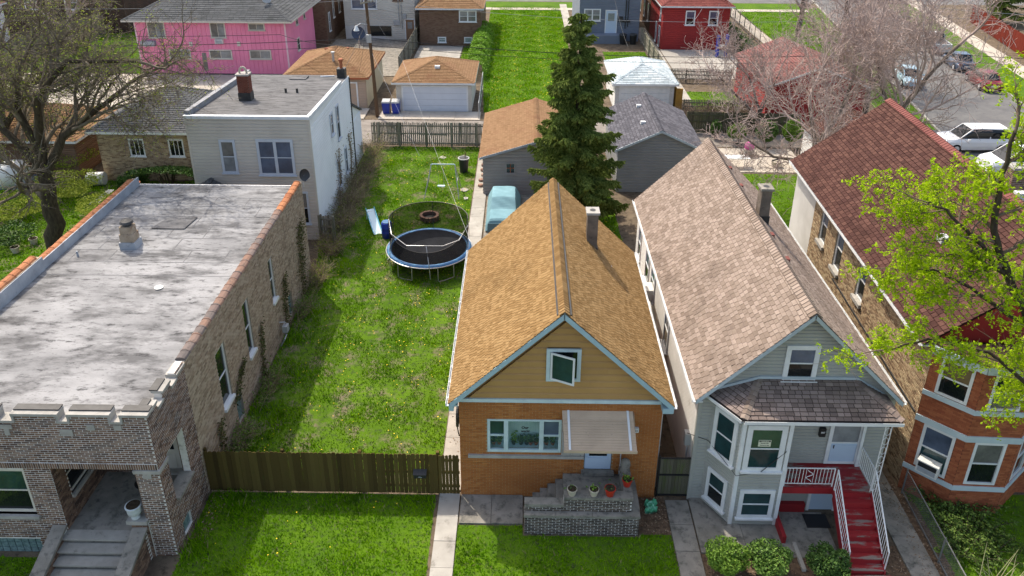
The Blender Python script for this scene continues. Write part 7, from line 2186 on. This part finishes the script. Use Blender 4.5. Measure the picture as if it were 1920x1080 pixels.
def tree(name, label, base, stems, P, seed, bark, leaf=None, nleaf=0, lsize=.08, lsp=.12, group=None, crown_name='crown', cat='tree', twig=None):
    """stems: list of (list of points, r0, r1, limb count, limb length)"""
    rg = np.random.default_rng(seed)
    o = thing(name, label, cat, tuple(base), group=group)
    trunk, paths, tips = [], [], []
    for pts, r0, r1, k, Ll in stems:
        pts = [np.array(p, float) for p in pts]
        fine = []
        for a, b in zip(pts, pts[1:]):
            for i in range(4): fine.append(a + (b - a) * i / 4 + rg.normal(0, r0 * .12, 3) * (i > 0))
        fine.append(pts[-1]); m = len(fine)
        rad = [r0 + (r1 - r0) * i / (m - 1) for i in range(m)]
        trunk.append((fine, rad, 9))
        limbs(rg, fine, rad, k, Ll, .3, P, paths, tips)
    sweep_tubes(trunk, bark, 'trunk', o)
    sweep_tubes(paths, twig or bark, 'branches', o, 'stuff')
    if leaf and nleaf:
        T = np.concatenate(tips)
        v, f = leafcloud(rg, nleaf, lambda n: T[rg.integers(0, len(T), n)] + rg.normal(0, lsp, (n, 3)), lsize)
        fastmesh(crown_name, v, f, leaf, o, 'stuff')
    return o

BARE = dict(levels=4, seg=[7, 6, 5, 4, 3], taper=[.45, .42, .4, .35, .3], wob=[.15, .2, .24, .26, .28], up=[.05, .05, .04, .03, .02], sides=[6, 5, 4, 3, 3], kids=[6, 5, 3, 2], **{'from': [.25, .2, .15, .1]}, ang=[46, 46, 48, 48], len=[.64, .62, .62, .6], rad=[.55, .55, .6, .65], lift=.1, rmin=.011)
# bare trees behind the maroon house
tree('bare_tree', 'large bare grey tree with a low mossy limb behind the taupe and maroon roofs', (17.6, 43.4, 0), [([(17.6, 43.4, 0), (17.5, 43.4, 2.0), (17.2, 43.4, 4.2), (16.6, 43.5, 6.2)], .22, .10, 8, 4.0), ([(17.5, 43.4, 2.4), (16.4, 43.2, 2.9), (14.8, 43.0, 3.2), (13.2, 43.2, 4.2)], .13, .05, 6, 2.4), ([(17.3, 43.4, 3.8), (18.6, 43.9, 5.6), (19.2, 44.5, 7.4)], .13, .08, 7, 3.8)], BARE, 5, 'barkd', twig='barkg')
tree('bare_tree', 'tall bare tree leaning right above the maroon roof ridge', (21.6, 43.0, 0), [([(21.6, 43.0, 0), (21.5, 42.9, 4), (21.5, 42.6, 6.4), (22.4, 42.4, 8.3), (23.6, 42.2, 10.1)], .24, .08, 11, 4.0), ([(21.5, 42.8, 5.0), (20.6, 43.6, 7.2), (20.0, 44.0, 9.2)], .12, .06, 9, 4.0)], BARE, 8, 'barkd', twig='barkg')
tree('bare_tree', 'wide bare tree with pinkish twigs beside the red garage', (18.2, 56.9, 0), [([(18.2, 56.9, 0), (18.0, 57.0, 1.6), (17.0, 57.3, 4.0)], .16, .07, 5, 3.4), ([(18.1, 57, .9), (16.2, 57, 2.6), (14.6, 57.2, 4.2)], .11, .05, 5, 3.0), ([(18.1, 57, 1.2), (18.9, 56.6, 4.2)], .11, .05, 4, 3.0)], BARE, 13, 'barkd', twig='barkg')
tree('bare_tree', 'bare tree on the verge between the red garage and the side street', (29.0, 70, 0), [([(29.0, 70, 0), (28.8, 70, 3), (28.4, 70, 7.5)], .26, .12, 9, 4.6), ([(28.9, 70, 2.4), (30.4, 70, 5), (31.4, 70, 7.5)], .16, .08, 8, 4.2)], BARE, 17, 'barkd', twig='barkg')
tree('bare_tree', 'bare tree far along the side street near the corner', (31.0, 88, 0), [([(31, 88, 0), (31, 88, 4), (30.4, 88, 7)], .3, .15, 8, 4.4)], BARE, 23, 'barkd', twig='barkg')
tree('bare_tree', 'bare tree with reddish twigs between the red garage and the driveway', (27.2, 59.5, 0), [([(27.2, 59.5, 0), (27.1, 59.5, 3), (26.4, 59.5, 6.5)], .22, .1, 8, 3.8), ([(27.1, 59.5, 2.6), (28.6, 59.4, 5), (29.8, 59.4, 7.2)], .15, .07, 7, 3.4)], BARE, 29, 'barkd', twig='barkg')
# budding tree on the left
BUD = dict(levels=4, seg=[6, 5, 4, 3, 3], taper=[.45, .42, .4, .35, .3], wob=[.17, .22, .26, .28, .3], up=[.02, .02, .0, .0, .0], sides=[6, 5, 4, 3, 3], kids=[6, 5, 4, 3], **{'from': [.25, .2, .15, .1]}, ang=[46, 50, 50, 50], len=[.62, .6, .58, .55], rad=[.55, .55, .55, .6], lift=.05, rmin=.009)
tree('budding_tree', 'large tree with dark trunk and yellow-green buds left of the silver roof', (-24.3, 36.1, 0),
     [([(-24.3, 36.1, 0), (-24.1, 36.1, 2.4), (-23.9, 36, 4.5), (-23.7, 36, 6.3)], .48, .26, 4, 4.2),
      ([(-23.85, 36, 4.4), (-22.6, 36.2, 6.6), (-21.2, 36.6, 7.6), (-19.8, 37.2, 8.6)], .24, .1, 8, 3.9),
      ([(-23.8, 36, 5.6), (-24.1, 35.6, 8), (-23.4, 35.2, 9.8)], .22, .1, 7, 3.6),
      ([(-23.9, 36, 5.0), (-25.6, 36.4, 6.8), (-27.4, 37.2, 8.2)], .22, .1, 7, 4.0),
      ([(-23.8, 36, 6.0), (-22.6, 35.0, 9.0), (-20.6, 34.6, 10.8), (-17.8, 35.4, 10.6)], .2, .07, 8, 3.2)], BUD, 3, 'bark', 'bud', 10000, .042, .12, twig='barkl')
tree('budding_tree', 'second budding tree at the left edge behind the first', (-33, 47, 0), [([(-33, 47, 0), (-33, 47, 4), (-32.4, 47.2, 7)], .34, .17, 8, 3.8), ([(-33, 47, 3), (-31, 47, 5.6), (-28.6, 47, 7.4)], .2, .1, 7, 3.0)], BUD, 4, 'bark', 'bud', 8000, .05, .14, twig='barkl')
tree('shade_tree', 'thin budding tree over the far wooden fence at the upper left', (-45.5, 78, 0), [([(-45.5, 78, 0), (-45, 78, 5), (-44, 78, 8)], .35, .18, 9, 4.5)], BUD, 6, 'barkg', 'bud', 3000, .08, .15)
# leafy street tree reaching in from the right
LOC = dict(levels=3, seg=[6, 5, 4], taper=[.45, .4, .3], wob=[.14, .18, .22], up=[-.01, -.02, -.02], sides=[6, 4, 3], kids=[6, 6], **{'from': [.2, .15]}, ang=[42, 44], len=[.55, .5], rad=[.55, .5], limb=55, lift=.0)
def locust():
    rg = np.random.default_rng(31)
    o = thing('street_tree', 'bright yellow-green leafy tree reaching over the maroon roof from the street', 'tree', (15.3, 15.6, 0))
    S = [([(15.3, 15.6, 0), (15.0, 15.7, 3.5), (14.3, 16.1, 6.4), (13.2, 16.9, 8.6), (12.2, 17.2, 10.2), (11.6, 17.3, 11.4), (11.4, 17.3, 12.9), (11.5, 17.4, 13.9)], .19, .04),
         ([(14.6, 15.9, 5.4), (13.6, 16.6, 7.0), (12.3, 17.2, 7.9), (10.9, 17.6, 8.0), (9.9, 17.8, 7.5)], .075, .02),
         ([(13.2, 16.9, 8.6), (11.8, 17.4, 9.5), (10.9, 17.9, 9.9), (10.3, 18.0, 9.9)], .065, .02),
         ([(12.2, 17.2, 10.2), (11.0, 17.2, 11.3), (10.4, 17.4, 11.9), (10.0, 17.6, 12.0)], .06, .018),
         ([(14.0, 16.3, 7.0), (14.2, 17.2, 8.6), (14.0, 18.0, 10.0)], .07, .02),
         ([(14.6, 15.9, 5.4), (14.4, 17.2, 6.4), (14.2, 18.2, 6.6)], .06, .02)]
    trunk, paths, tips = [], [], []
    for i, (pts, r0, r1) in enumerate(S):
        pts = [np.array(p, float) for p in pts]; fine = []
        for a, b in zip(pts, pts[1:]):
            for k in range(4): fine.append(a + (b - a) * k / 4 + rg.normal(0, .035, 3) * (k > 0))
        fine.append(pts[-1]); m = len(fine); rad = [r0 + (r1 - r0) * j / (m - 1) for j in range(m)]
        trunk.append((fine, rad, 8))
        limbs(rg, fine, rad, 16 if i == 0 else 10, 1.25, .5 if i == 0 else .22, LOC, paths, tips, rk=.5)
    sweep_tubes(trunk, 'bark', 'trunk', o); sweep_tubes(paths, 'barkg2', 'branches', o, 'stuff')
    T = np.concatenate(tips)
    # leaflets in short drooping sprays around the twig ends
    C = T[rg.integers(0, len(T), 2700)] + rg.normal(0, .06, (2700, 3))
    k = 15
    d = rg.normal(size=(2700, 3)); d[:, 2] -= .35; d /= np.linalg.norm(d, axis=1)[:, None]
    tt = np.linspace(0, 1, k)[None, :, None]
    P = C[:, None] + d[:, None] * tt * .26 + np.array((0, 0, -.1))[None, None] * tt ** 2 + rg.normal(0, .028, (2700, k, 3))
    P = P.reshape(-1, 3)
    v, f = leafcloud(rg, len(P), lambda n: P, .042, flat=.7, aspect=.55)
    fastmesh('crown', v, f, 'locust', o, 'stuff')
K['barkg2'] = M('brown_grey_twig', (.16, .12, .09), .9)
locust()

# spruce
def spruce(name, label, base, H, rad, seed, nb=200, dens=1.0, z0=1.2):
    rg = np.random.default_rng(seed); x, y, z = base
    o = thing(name, label, 'tree', base)
    sweep_tubes([([(x, y, 0), (x + .05, y, H * .5), (x, y, H)], [.24, .15, .02], 8)], 'bark', 'trunk', o)
    br, C, Dn = [], [], []
    for i in range(nb):
        t = (i + rg.random()) / nb
        zz = z0 + (H - z0) * min(1, max(0, t + rg.normal(0, .03)))
        Rr = rad * (1 - t) ** .55 * rg.uniform(.55, 1.15) + .15
        a = i * 2.39996 + rg.normal(0, .25)
        d = V(math.cos(a), math.sin(a), 0)
        m = 7; pts = []; kd = rg.uniform(.0, .75)
        for k in range(m):
            s_ = k / (m - 1)
            drop = (-kd * s_ + .22 * s_ ** 2.5) * Rr * (1.0 - .65 * t) + .12 * t * s_ * Rr
            pts.append(V(x, y, zz) + d * Rr * s_ + V(0, 0, drop))
        br.append((pts, [.045 * (1 - t) + .012, ] + [.03 * (1 - k / m) * (1 - t) + .006 for k in range(1, m)], 4))
        side = V(-d[1], d[0], 0)
        pa = np.array(pts)
        ns = int(max(8, Rr * 26 * dens))
        s_ = np.repeat(.12 + .88 * (np.arange(ns) + rg.random(ns)) / ns, 2); sg = np.tile((-1, 1), ns)
        xk = s_ * (m - 1); a0 = np.minimum(xk.astype(int), m - 2); f = (xk - a0)[:, None]
        q = pa[a0] * (1 - f) + pa[a0 + 1] * f
        ln = (.2 + .5 * (1 - s_) ** .6 * min(1, Rr / 1.6)) * rg.uniform(.6, 1.25, 2 * ns)
        dr = nz(d * .7 + side * (sg * rg.uniform(.4, 1.1, 2 * ns))[:, None] + np.array((0, 0, -.85)) * rg.uniform(.1, 1.7, 2 * ns)[:, None])
        tt = (np.arange(6) + .5) / 6
        C.append((q[:, None] + dr[:, None] * ln[:, None, None] * tt[None, :, None]).reshape(-1, 3)); Dn.append(np.repeat(dr, 6, 0))
    C, Dn = np.concatenate(C), np.concatenate(Dn)
    n = len(C)
    # each tuft: two crossed blades of needles
    A = Dn + rg.normal(0, .3, (n, 3)); A /= np.linalg.norm(A, axis=1)[:, None]
    B = np.cross(A, rg.normal(size=(n, 3))); B /= np.linalg.norm(B, axis=1)[:, None]
    s1 = rg.uniform(.07, .125, n)[:, None]; s2 = rg.uniform(.028, .052, n)[:, None]
    v = np.stack([C - A * s1 - B * s2 * .6, C - A * s1 * .2 + B * s2, C + A * s1, C - A * s1 * .2 - B * s2], 1)
    Bz = np.cross(A, B)
    v2 = np.stack([C - A * s1, C + Bz * s2 - A * s1 * .2, C + A * s1, C - Bz * s2 - A * s1 * .2], 1)
    v = np.concatenate([v, v2]).reshape(-1, 3)
    sweep_tubes(br, 'bark', 'branches', o, 'stuff')
    fastmesh('crown', v, np.arange(len(v)).reshape(-1, 4), 'needle', o, 'stuff')
    return o
spruce('spruce_tree', 'tall dark green spruce between the two gable roofs', (3.0, 40.0, 0), 12.0, 2.75, 3, nb=205)
spruce('conifer', 'dark conifer behind the red fence at the upper right, nearer', (56.5, 80, 0), 9, 3.4, 4, nb=90, dens=.5)
spruce('conifer', 'dark conifer behind the red fence at the upper right, farther back', (60.5, 86, 0), 11, 4.0, 5, nb=90, dens=.5)
spruce('conifer', 'dark conifer beyond the red fence, last along the street', (58, 96, 0), 8, 3.2, 6, nb=70, dens=.5)

# rounded shrubs
def shrub(name, label, c, rx, ry, h, n, mat, seed, size=.05, bump=.16, cone=0.0, group=None, cat='shrub'):
    rg = np.random.default_rng(seed); x, y, z = c
    o = thing(name, label, cat, c, group=group)
    m = MB(); m.tube([(x, y, 0), (x, y, h * .5)], .03, 6)
    for k in range(5):
        a = k * 1.3; m.tube([(x, y, .1), (x + rx * .6 * math.cos(a), y + ry * .6 * math.sin(a), h * .55)], .012, 4)
    m.build('stem', 'bark', o)
    nb = 16; bc = rg.normal(size=(nb, 3)); bc /= np.linalg.norm(bc, axis=1)[:, None]; bc[:, 2] = abs(bc[:, 2])
    def pos(k):
        d = rg.normal(size=(k, 3)); d /= np.linalg.norm(d, axis=1)[:, None]
        d[:, 2] = d[:, 2] * .8 + .2
        rr = 1 - bump + bump * 2 * np.max(d @ bc.T, axis=1) ** 6
        rr = rr * rg.uniform(.55, 1.04, k) ** .45
        p = d * rr[:, None]
        w_ = 1 - cone * np.clip((p[:, 2] + 1) / 2, 0, 1) if cone else 1
        return np.stack([x + p[:, 0] * rx * w_, y + p[:, 1] * ry * w_, np.clip(h / 2 + p[:, 2] * h / 2, .02, None)], 1)
    v, f = leafcloud(rg, n, pos, size)
    fastmesh('leaves', v, f, mat, o, 'stuff')
    return o
shrub('round_shrub', 'round bright green shrub nearest the concrete walk by the bay', (6.28, 16.95, 0), .48, .46, .95, 5200, 'leafm', 1, .042, bump=.3)
shrub('round_shrub', 'round green shrub in the middle of the bed before the bay', (7.5, 16.85, 0), .52, .46, .95, 5200, 'leafm2', 2, .042, bump=.32)
shrub('round_shrub', 'dark round shrub beside the red stairs', (9.22, 16.75, 0), .48, .44, 1.0, 5200, 'leafd', 3, .042, bump=.3)
for i, (x, y, r, h, l) in enumerate(((14.3, 54.6, .55, 1.4, 'small rounded evergreen at the left end of the patio fence'), (15.6, 53.6, .85, 1.5, 'wide rounded evergreen behind the grill on the patio'), (17.5, 52.9, .95, 2.0, 'tall dark rounded evergreen in the middle of the patio'), (19.3, 52.9, .9, 2.1, 'pointed evergreen beside the small white garage'))):
    shrub('evergreen_shrub', l, (x, y, 0), r, r, h, 3600, 'leafm' if i in (1, 3) else 'leafd', 10 + i, .06, cone=.45)
K['leafm2'] = M('olive_shrub_leaves', (.09, .17, .03), .6, rand=[(.055, .115, .018), (.09, .175, .028), (.135, .24, .04)], spec=.25)
# hedge by the vacant lot
def hedge(name, label, x0, x1, y0, y1, h, n, mat, seed, size=.08):
    rg = np.random.default_rng(seed); o = thing(name, label, 'hedge', ((x0 + x1) / 2, y0, 0))
    m = MB()
    for k in range(10): yy = y0 + (y1 - y0) * (k + .5) / 10; m.tube([((x0 + x1) / 2, yy, 0), ((x0 + x1) / 2 + rg.normal(0, .2), yy, h * .7)], .04, 5)
    m.build('stems', 'bark', o)
    def pos(k):
        yy = rg.uniform(y0, y1, k); a = rg.uniform(-.2, math.pi + .2, k); rr = rg.uniform(.6, 1, k) ** .4 * (1 + .16 * np.sin(yy * 2.3) + .1 * np.sin(yy * 5.1))
        return np.stack([(x0 + x1) / 2 + np.cos(a) * (x1 - x0) / 2 * rr, yy, np.clip(h * .45 + np.sin(a) * h * .55 * rr - rg.uniform(0, .45, k) * h * (abs(np.cos(a)) > .8), .03, None)], 1)
    v, f = leafcloud(rg, n, pos, size); fastmesh('leaves', v, f, mat, o, 'stuff')
hedge('hedge', 'bright green clipped hedge beside the brown brick house', -5.1, -3.2, 69.5, 86.5, 1.9, 16000, 'leafh', 7)
hedge('ground_hedge', 'dark ivy hedge under the coach house windows', -24.6, -19.5, 44.2, 45.6, 1.3, 7000, 'leafd', 8)
hedge('roadside_hedge', 'low dark hedge along the iron fence beyond the red house', 22.6, 24.6, 80, 96, 1.0, 5000, 'leafd', 9)
# sprawling juniper by the chain link fence
jr = thing('juniper', 'sprawling dark green juniper below the red brick bay', 'shrub', (14.1, 18.9, 0))
rg = np.random.default_rng(12)
paths, C, Dn = [], [], []
for i in range(150):
    a = rg.uniform(-.2, 6.3); b0 = V(rg.uniform(13.25, 15.2), rg.uniform(17.4, 20.0), .15)
    d = nrm((math.cos(a) * .8 + .15, math.sin(a) * .8 - .25, rg.uniform(.25, .8))); L_ = rg.uniform(.5, 1.15)
    pts = [b0 + d * L_ * s_ + V(0, 0, -.28 * L_ * s_ ** 2) for s_ in np.linspace(0, 1, 6)]
    paths.append((pts, [.018, .015, .012, .01, .008, .004], 4))
    for k in range(46):
        s_ = rg.uniform(.05, 1); q = b0 + d * L_ * s_ + V(0, 0, -.28 * L_ * s_ ** 2); C.append(q + rg.normal(0, .07 * (1.15 - s_) + .02, 3))
sweep_tubes(paths, 'bark', 'branches', jr, 'stuff')
C = np.array(C); v, f = leafcloud(rg, len(C), lambda n: C, .046); fastmesh('leaves', v, f, 'leafj', jr, 'stuff')

pg = thing('dry_stems', 'bundle of pale dry stems sprouting at the bottom right corner', 'plant', (14.2, 16.4, 0))
paths = []
for i in range(34):
    a = rg.uniform(0, 6.28); d = nrm((math.cos(a) * .7 - .1, math.sin(a) * .5 - .1, 1.0)); L_ = rg.uniform(.7, 1.7); b0 = V(14.15 + rg.normal(0, .2), 16.5 + rg.normal(0, .15), 0)
    paths.append(([b0 + d * L_ * s_ + V(0, 0, -.12 * s_ ** 2) for s_ in np.linspace(0, 1, 6)], [.014, .013, .012, .01, .008, .004], 4))
sweep_tubes(paths, 'stem', 'stems', pg, 'stuff')

# twiggy scrub along the walls
def scrub(name, label, c, rx, ry, h, n, seed, mat='twig', leaf=0, lm='bud', r=.007, group=None):
    rg = np.random.default_rng(seed); o = thing(name, label, 'shrub', c, group=group); paths = []; tips = []
    for i in range(n):
        b0 = V(c[0] + rg.normal(0, rx * .45), c[1] + rg.normal(0, ry * .45), 0)
        a = rg.uniform(0, 6.28); d = nrm((math.cos(a) * .55, math.sin(a) * .55, 1)); L_ = h * rg.uniform(.55, 1.25)
        bend = V(math.cos(a), math.sin(a), 0) * rg.uniform(.05, .4) * L_; pts = [b0 + d * L_ * s_ + bend * s_ ** 2 - V(0, 0, .3 * L_ * s_ ** 3) + rg.normal(0, .03, 3) * s_ for s_ in np.linspace(0, 1, 6)]
        paths.append((pts, [r * 1.5, r * 1.3, r * 1.1, r, r * .8, r * .5], 3)); tips += pts[2:]
        for k in range(3):
            q = pts[2 + k]; d2 = nrm(rg.normal(size=3) + V(0, 0, .5)); L2 = L_ * .35 * rg.random() + .12
            paths.append(([q, q + d2 * L2 * .5, q + d2 * L2 + V(0, 0, -.06)], [r * .8, r * .6, r * .4], 3)); tips.append(q + d2 * L2)
    sweep_tubes(paths, mat, 'stems', o, 'stuff')
    if leaf:
        T = np.array(tips); v, f = leafcloud(rg, leaf, lambda k: T[rg.integers(0, len(T), k)] + rg.normal(0, .06, (k, 3)), .04); fastmesh('leaves', v, f, lm, o, 'stuff')
    return o
SG = 'dry scrub along the beige house'
for i, (x, y, rx, ry, h, n, lf, l) in enumerate((
    (-9.9, 36.6, .55, .8, 1.3, 150, 500, 'tangle of dry brown scrub at the corner planks of the beige house'),
    (-10.0, 39.6, .6, 1.1, 1.7, 190, 350, 'thick dry scrub just behind the corner planks'),
    (-10.1, 42.2, .55, 1.2, 1.9, 190, 300, 'dry scrub under the side windows of the beige house'),
    (-10.1, 45.0, .6, 1.2, 1.7, 170, 300, 'dry scrub near the dark downpipe of the beige house'),
    (-10.0, 47.8, .6, 1.2, 1.6, 150, 400, 'dry scrub beside the lean-to of the beige house'),
    (-10.2, 50.6, .5, .9, 1.8, 120, 200, 'dry scrub at the pole end of the picket fence'),
    (-9.95, 33.4, .4, 1.3, 1.2, 120, 500, 'scrub at the rear corner of the tan brick wall'),
    (-9.95, 30.8, .35, 1.0, .9, 90, 600, 'low scrub behind the gas meter'),
    (-9.9, 25.2, .35, 1.4, .8, 90, 700, 'low green-brown scrub below the middle side window'),
    (-9.9, 22.2, .35, 1.1, .8, 80, 700, 'low scrub behind the left end of the dark fence'))):
    scrub('scrub', l, (x, y, 0), rx, ry, h, n, 70 + i, leaf=lf, lm='leafm' if i > 6 else 'bud', group=SG)
# climbing vines
def vine(label, pts, n, seed, X=-10.33, mat='ivy', w=.16):
    rg = np.random.default_rng(seed); o = thing('climbing_vine', label, 'vine', (X, pts[0][0], 0))
    paths = []; P = []
    for k in range(3):
        q = [V(X + .03, y + rg.normal(0, w * .5), z) for y, z in pts]; paths.append((q, [.014] * len(q), 4)); P += q
    sweep_tubes(paths, 'twig', 'stems', o)
    seg = np.array(pts)
    def pos(k):
        i = rg.integers(0, len(seg) - 1, k); t = rg.random(k)[:, None]; c = seg[i] * (1 - t) + seg[i + 1] * t
        return np.stack([np.full(k, X + .05) + rg.uniform(0, .08, k), c[:, 0] + rg.normal(0, w, k), np.clip(c[:, 1] + rg.normal(0, w * .6, k), .02, None)], 1)
    v, f = leafcloud(rg, n, pos, .05); fastmesh('leaves', v, f, mat, o, 'stuff')
vine('dark vine climbing the tan wall beside the middle side window', [(25.9, 0), (26.0, 1.2), (26.3, 2.4)], 300, 1)
vine('broad olive vine on the tan wall behind the gas meter', [(29.3, 0), (29.4, 1.4), (29.7, 2.6)], 450, 2, w=.25)
vine('vine at the rear end of the tan brick wall', [(32.2, 0), (32.3, 1.6), (32.6, 3.0), (32.7, 3.6)], 800, 3, w=.32)
vine('short vine on the tan wall near the dark fence', [(21.2, 0), (21.3, 1.0), (21.4, 1.6)], 220, 4)
vine('sparse vine on the tan wall below the front side window', [(22.9, 1.2), (23.6, 1.9), (24.1, 2.2)], 300, 5)
vine('bare vine spreading on the white side of the beige house', [(42.6, 0), (42.9, 1.6), (43.4, 3.2)], 350, 6, X=-10.84, mat='twig', w=.5)
vine('bare vine spreading near the dark downpipe', [(46.2, 0), (46.6, 1.8), (46.4, 3.2)], 300, 7, X=-10.84, mat='twig', w=.4)
# dark undergrowth by the alley and in the left yard
for i, (x, y, rx, ry, h, n, l) in enumerate(((13.6, 58.6, 1.2, .8, 1.5, 200, 'dark bare brush behind the dark garage'), (15.6, 58.8, 1.3, .8, 1.6, 220, 'dark bare brush in front of the garden pickets'), (17.4, 58.8, 1.0, .7, 1.4, 170, 'bare brush against the red garage'), (12.3, 47.5, .5, 1.6, 1.9, 160, 'bare brush between the dark garage and the patio'))):
    scrub('brush', l, (x, y, 0), rx, ry, h, n, 120 + i, mat='barkg2', r=.012)
for i, (x, y, rx, h, n, lm, l) in enumerate(((-27.6, 43.2, 1.6, 1.2, 4500, 'bud', 'yellow-green bush beside the latticed drum'), (-24.0, 41.0, 1.3, .9, 3500, 'bud', 'low yellow-green bush in front of the brown stump'), (-28.6, 40.2, 1.5, 1.3, 4000, 'bud', 'yellow-green bush left of the tree trunk'), (-27.4, 37.0, 1.0, 1.0, 2000, 'leafd', 'dark bush around the flower pots'), (-29.6, 47.2, 1.4, 1.6, 3500, 'bud', 'yellow-green bush under the coach house end'))):
    shrub('yard_bush', l, (x, y, 0), rx, rx, h, n, lm, 140 + i, .06, bump=.3)

# ---------------------------------------------------------------- grass and dandelions
def in_poly(pts, x, y):
    c = np.zeros(len(x), bool); n = len(pts)
    for i in range(n):
        (x0, y0), (x1, y1) = pts[i], pts[(i + 1) % n]
        k = ((y0 > y) != (y1 > y)) & (x < (x1 - x0) * (y - y0) / (y1 - y0 + 1e-12) + x0); c ^= k
    return c
def clump(x, y):
    return .5 + .25 * np.sin(x * 2.1 + 1.3 * np.sin(y * 1.7)) + .25 * np.sin(y * 2.7 + 1.1 * np.sin(x * 2.9 + 2)) 
def litter():
    rg = np.random.default_rng(5); P = []
    for x0, x1, y0, y1, n in ((5.75, 9.6, 14, 17.5, 900), (12.2, 13.1, 14, 20.6, 1300), (11.1, 11.8, 14, 18, 500), (3.95, 4.9, 18.3, 19.9, 420), (4.6, 5.7, 20, 32, 500), (-2.6, -1.9, 20, 31, 60), (11.8, 12.9, 20.5, 34, 500), (-10.2, -9.6, 17.6, 19.8, 200)):
        P.append(np.stack([rg.uniform(x0, x1, n), rg.uniform(y0, y1, n), rg.uniform(.055, .075, n)], 1))
    P = np.concatenate(P)
    v, f = leafcloud(rg, len(P), lambda n: P, .035, flat=.15)
    tag(fastmesh('fallen_leaves', v, f, 'litterl'), 'dry brown fallen leaves on the beds and narrow walks', 'leaf litter', kind='stuff')
K['litterl'] = M('dry_leaf', (.2, .13, .08), .9, rand=[(.11, .07, .045), (.22, .14, .085), (.36, .27, .19)])
litter()
def grass():
    rg = np.random.default_rng(99)
    VV = []; DD = []
    for pts, dens, h, wd in LAWNS:
        p = np.array(pts); lo, hi = p.min(0), p.max(0)
        n = int((hi[0] - lo[0]) * (hi[1] - lo[1]) * dens)
        x = rg.uniform(lo[0], hi[0], n); y = rg.uniform(lo[1], hi[1], n)
        k = in_poly(pts, x, y); cl = clump(x, y)
        side = (x > -10.3) & (x < -2.6) & (y > 20) & (y < 53)
        bare = side & (np.sin(x * 1.9 + y * .8) * np.sin(y * 1.3 - x * .7) > .5)
        k &= rg.random(n) < (.35 + .65 * cl) * np.where(bare, .15, 1)
        x, y, cl = x[k], y[k], cl[k]; n = len(x)
        a = rg.uniform(0, 2 * math.pi, n)
        tall = np.where((x > -10.3) & (x < -8.9) & (y > 17) & (y < 36), 1.9, 1.0)
        hh = h * rg.uniform(.5, 1.35, n) * (.65 + .7 * cl) * tall; ww = wd * rg.uniform(.6, 1.2, n); ln = hh * rg.uniform(.2, 1.0, n); b = rg.uniform(0, 2 * math.pi, n)
        P0 = np.stack([x - ww * np.cos(a), y - ww * np.sin(a), np.zeros(n)], 1); P1 = np.stack([x + ww * np.cos(a), y + ww * np.sin(a), np.zeros(n)], 1)
        P2 = np.stack([x + ln * np.cos(b), y + ln * np.sin(b), hh], 1)
        v = np.stack([P0, P1, P2], 1)
        dry = rg.random(n) < .06
        VV.append(v[~dry]); DD.append(v[dry])
    v = np.concatenate(VV).reshape(-1, 3); o = fastmesh('grass', v, np.arange(len(v)).reshape(-1, 3), 'blade', tri=True)
    tag(o, 'short green spring grass over all the lawns', 'grass', kind='stuff')
    v = np.concatenate(DD).reshape(-1, 3); o = fastmesh('dry_grass', v, np.arange(len(v)).reshape(-1, 3), 'bladed', tri=True)
    tag(o, 'dry straw blades mixed through the lawns', 'grass', kind='stuff')
    # dandelions
    F = []
    for pts, n, s_ in (([(-9.4, 20.2), (-2.8, 20.2), (-2.8, 34), (-9.4, 34)], 420, .02), ([(-9.6, 34), (-3.0, 34), (-3.0, 51), (-9.6, 51)], 420, .024), ([(-10, 11), (-2.7, 11), (-2.7, 19.7), (-10, 19.7)], 50, .022), ([(-2.8, 61), (4.6, 61), (4.6, 100), (-2.8, 100)], 700, .04), ([(3.6, 31), (5.5, 31), (5.5, 44), (3.6, 44)], 60, .035)):
        p = np.array(pts); lo, hi = p.min(0), p.max(0)
        x = rg.uniform(lo[0], hi[0], n * 3); y = rg.uniform(lo[1], hi[1], n * 3)
        k = rg.random(n * 3) < .33 * 2 * np.clip(clump(x * 1.3 + 4, y * 1.1) - .2, 0, 1); x, y = x[k], y[k]
        z = rg.uniform(.05, .12, len(x)); r_ = s_ * rg.uniform(.7, 1.3, len(x))
        t = np.arange(6) * math.pi / 3
        F.append(np.stack([x[:, None] + r_[:, None] * np.cos(t), y[:, None] + r_[:, None] * np.sin(t), np.repeat(z[:, None], 6, 1)], -1))
    F = np.concatenate(F); n = len(F)
    idx = np.array([(0, 1, 2, 3), (3, 4, 5, 0)])
    o = fastmesh('dandelions', F.reshape(-1, 3), (idx[None] + (np.arange(n) * 6)[:, None, None]).reshape(-1, 4), 'yellow')
    tag(o, 'scattered yellow dandelion heads in the lawns', 'flower', kind='stuff')
grass()
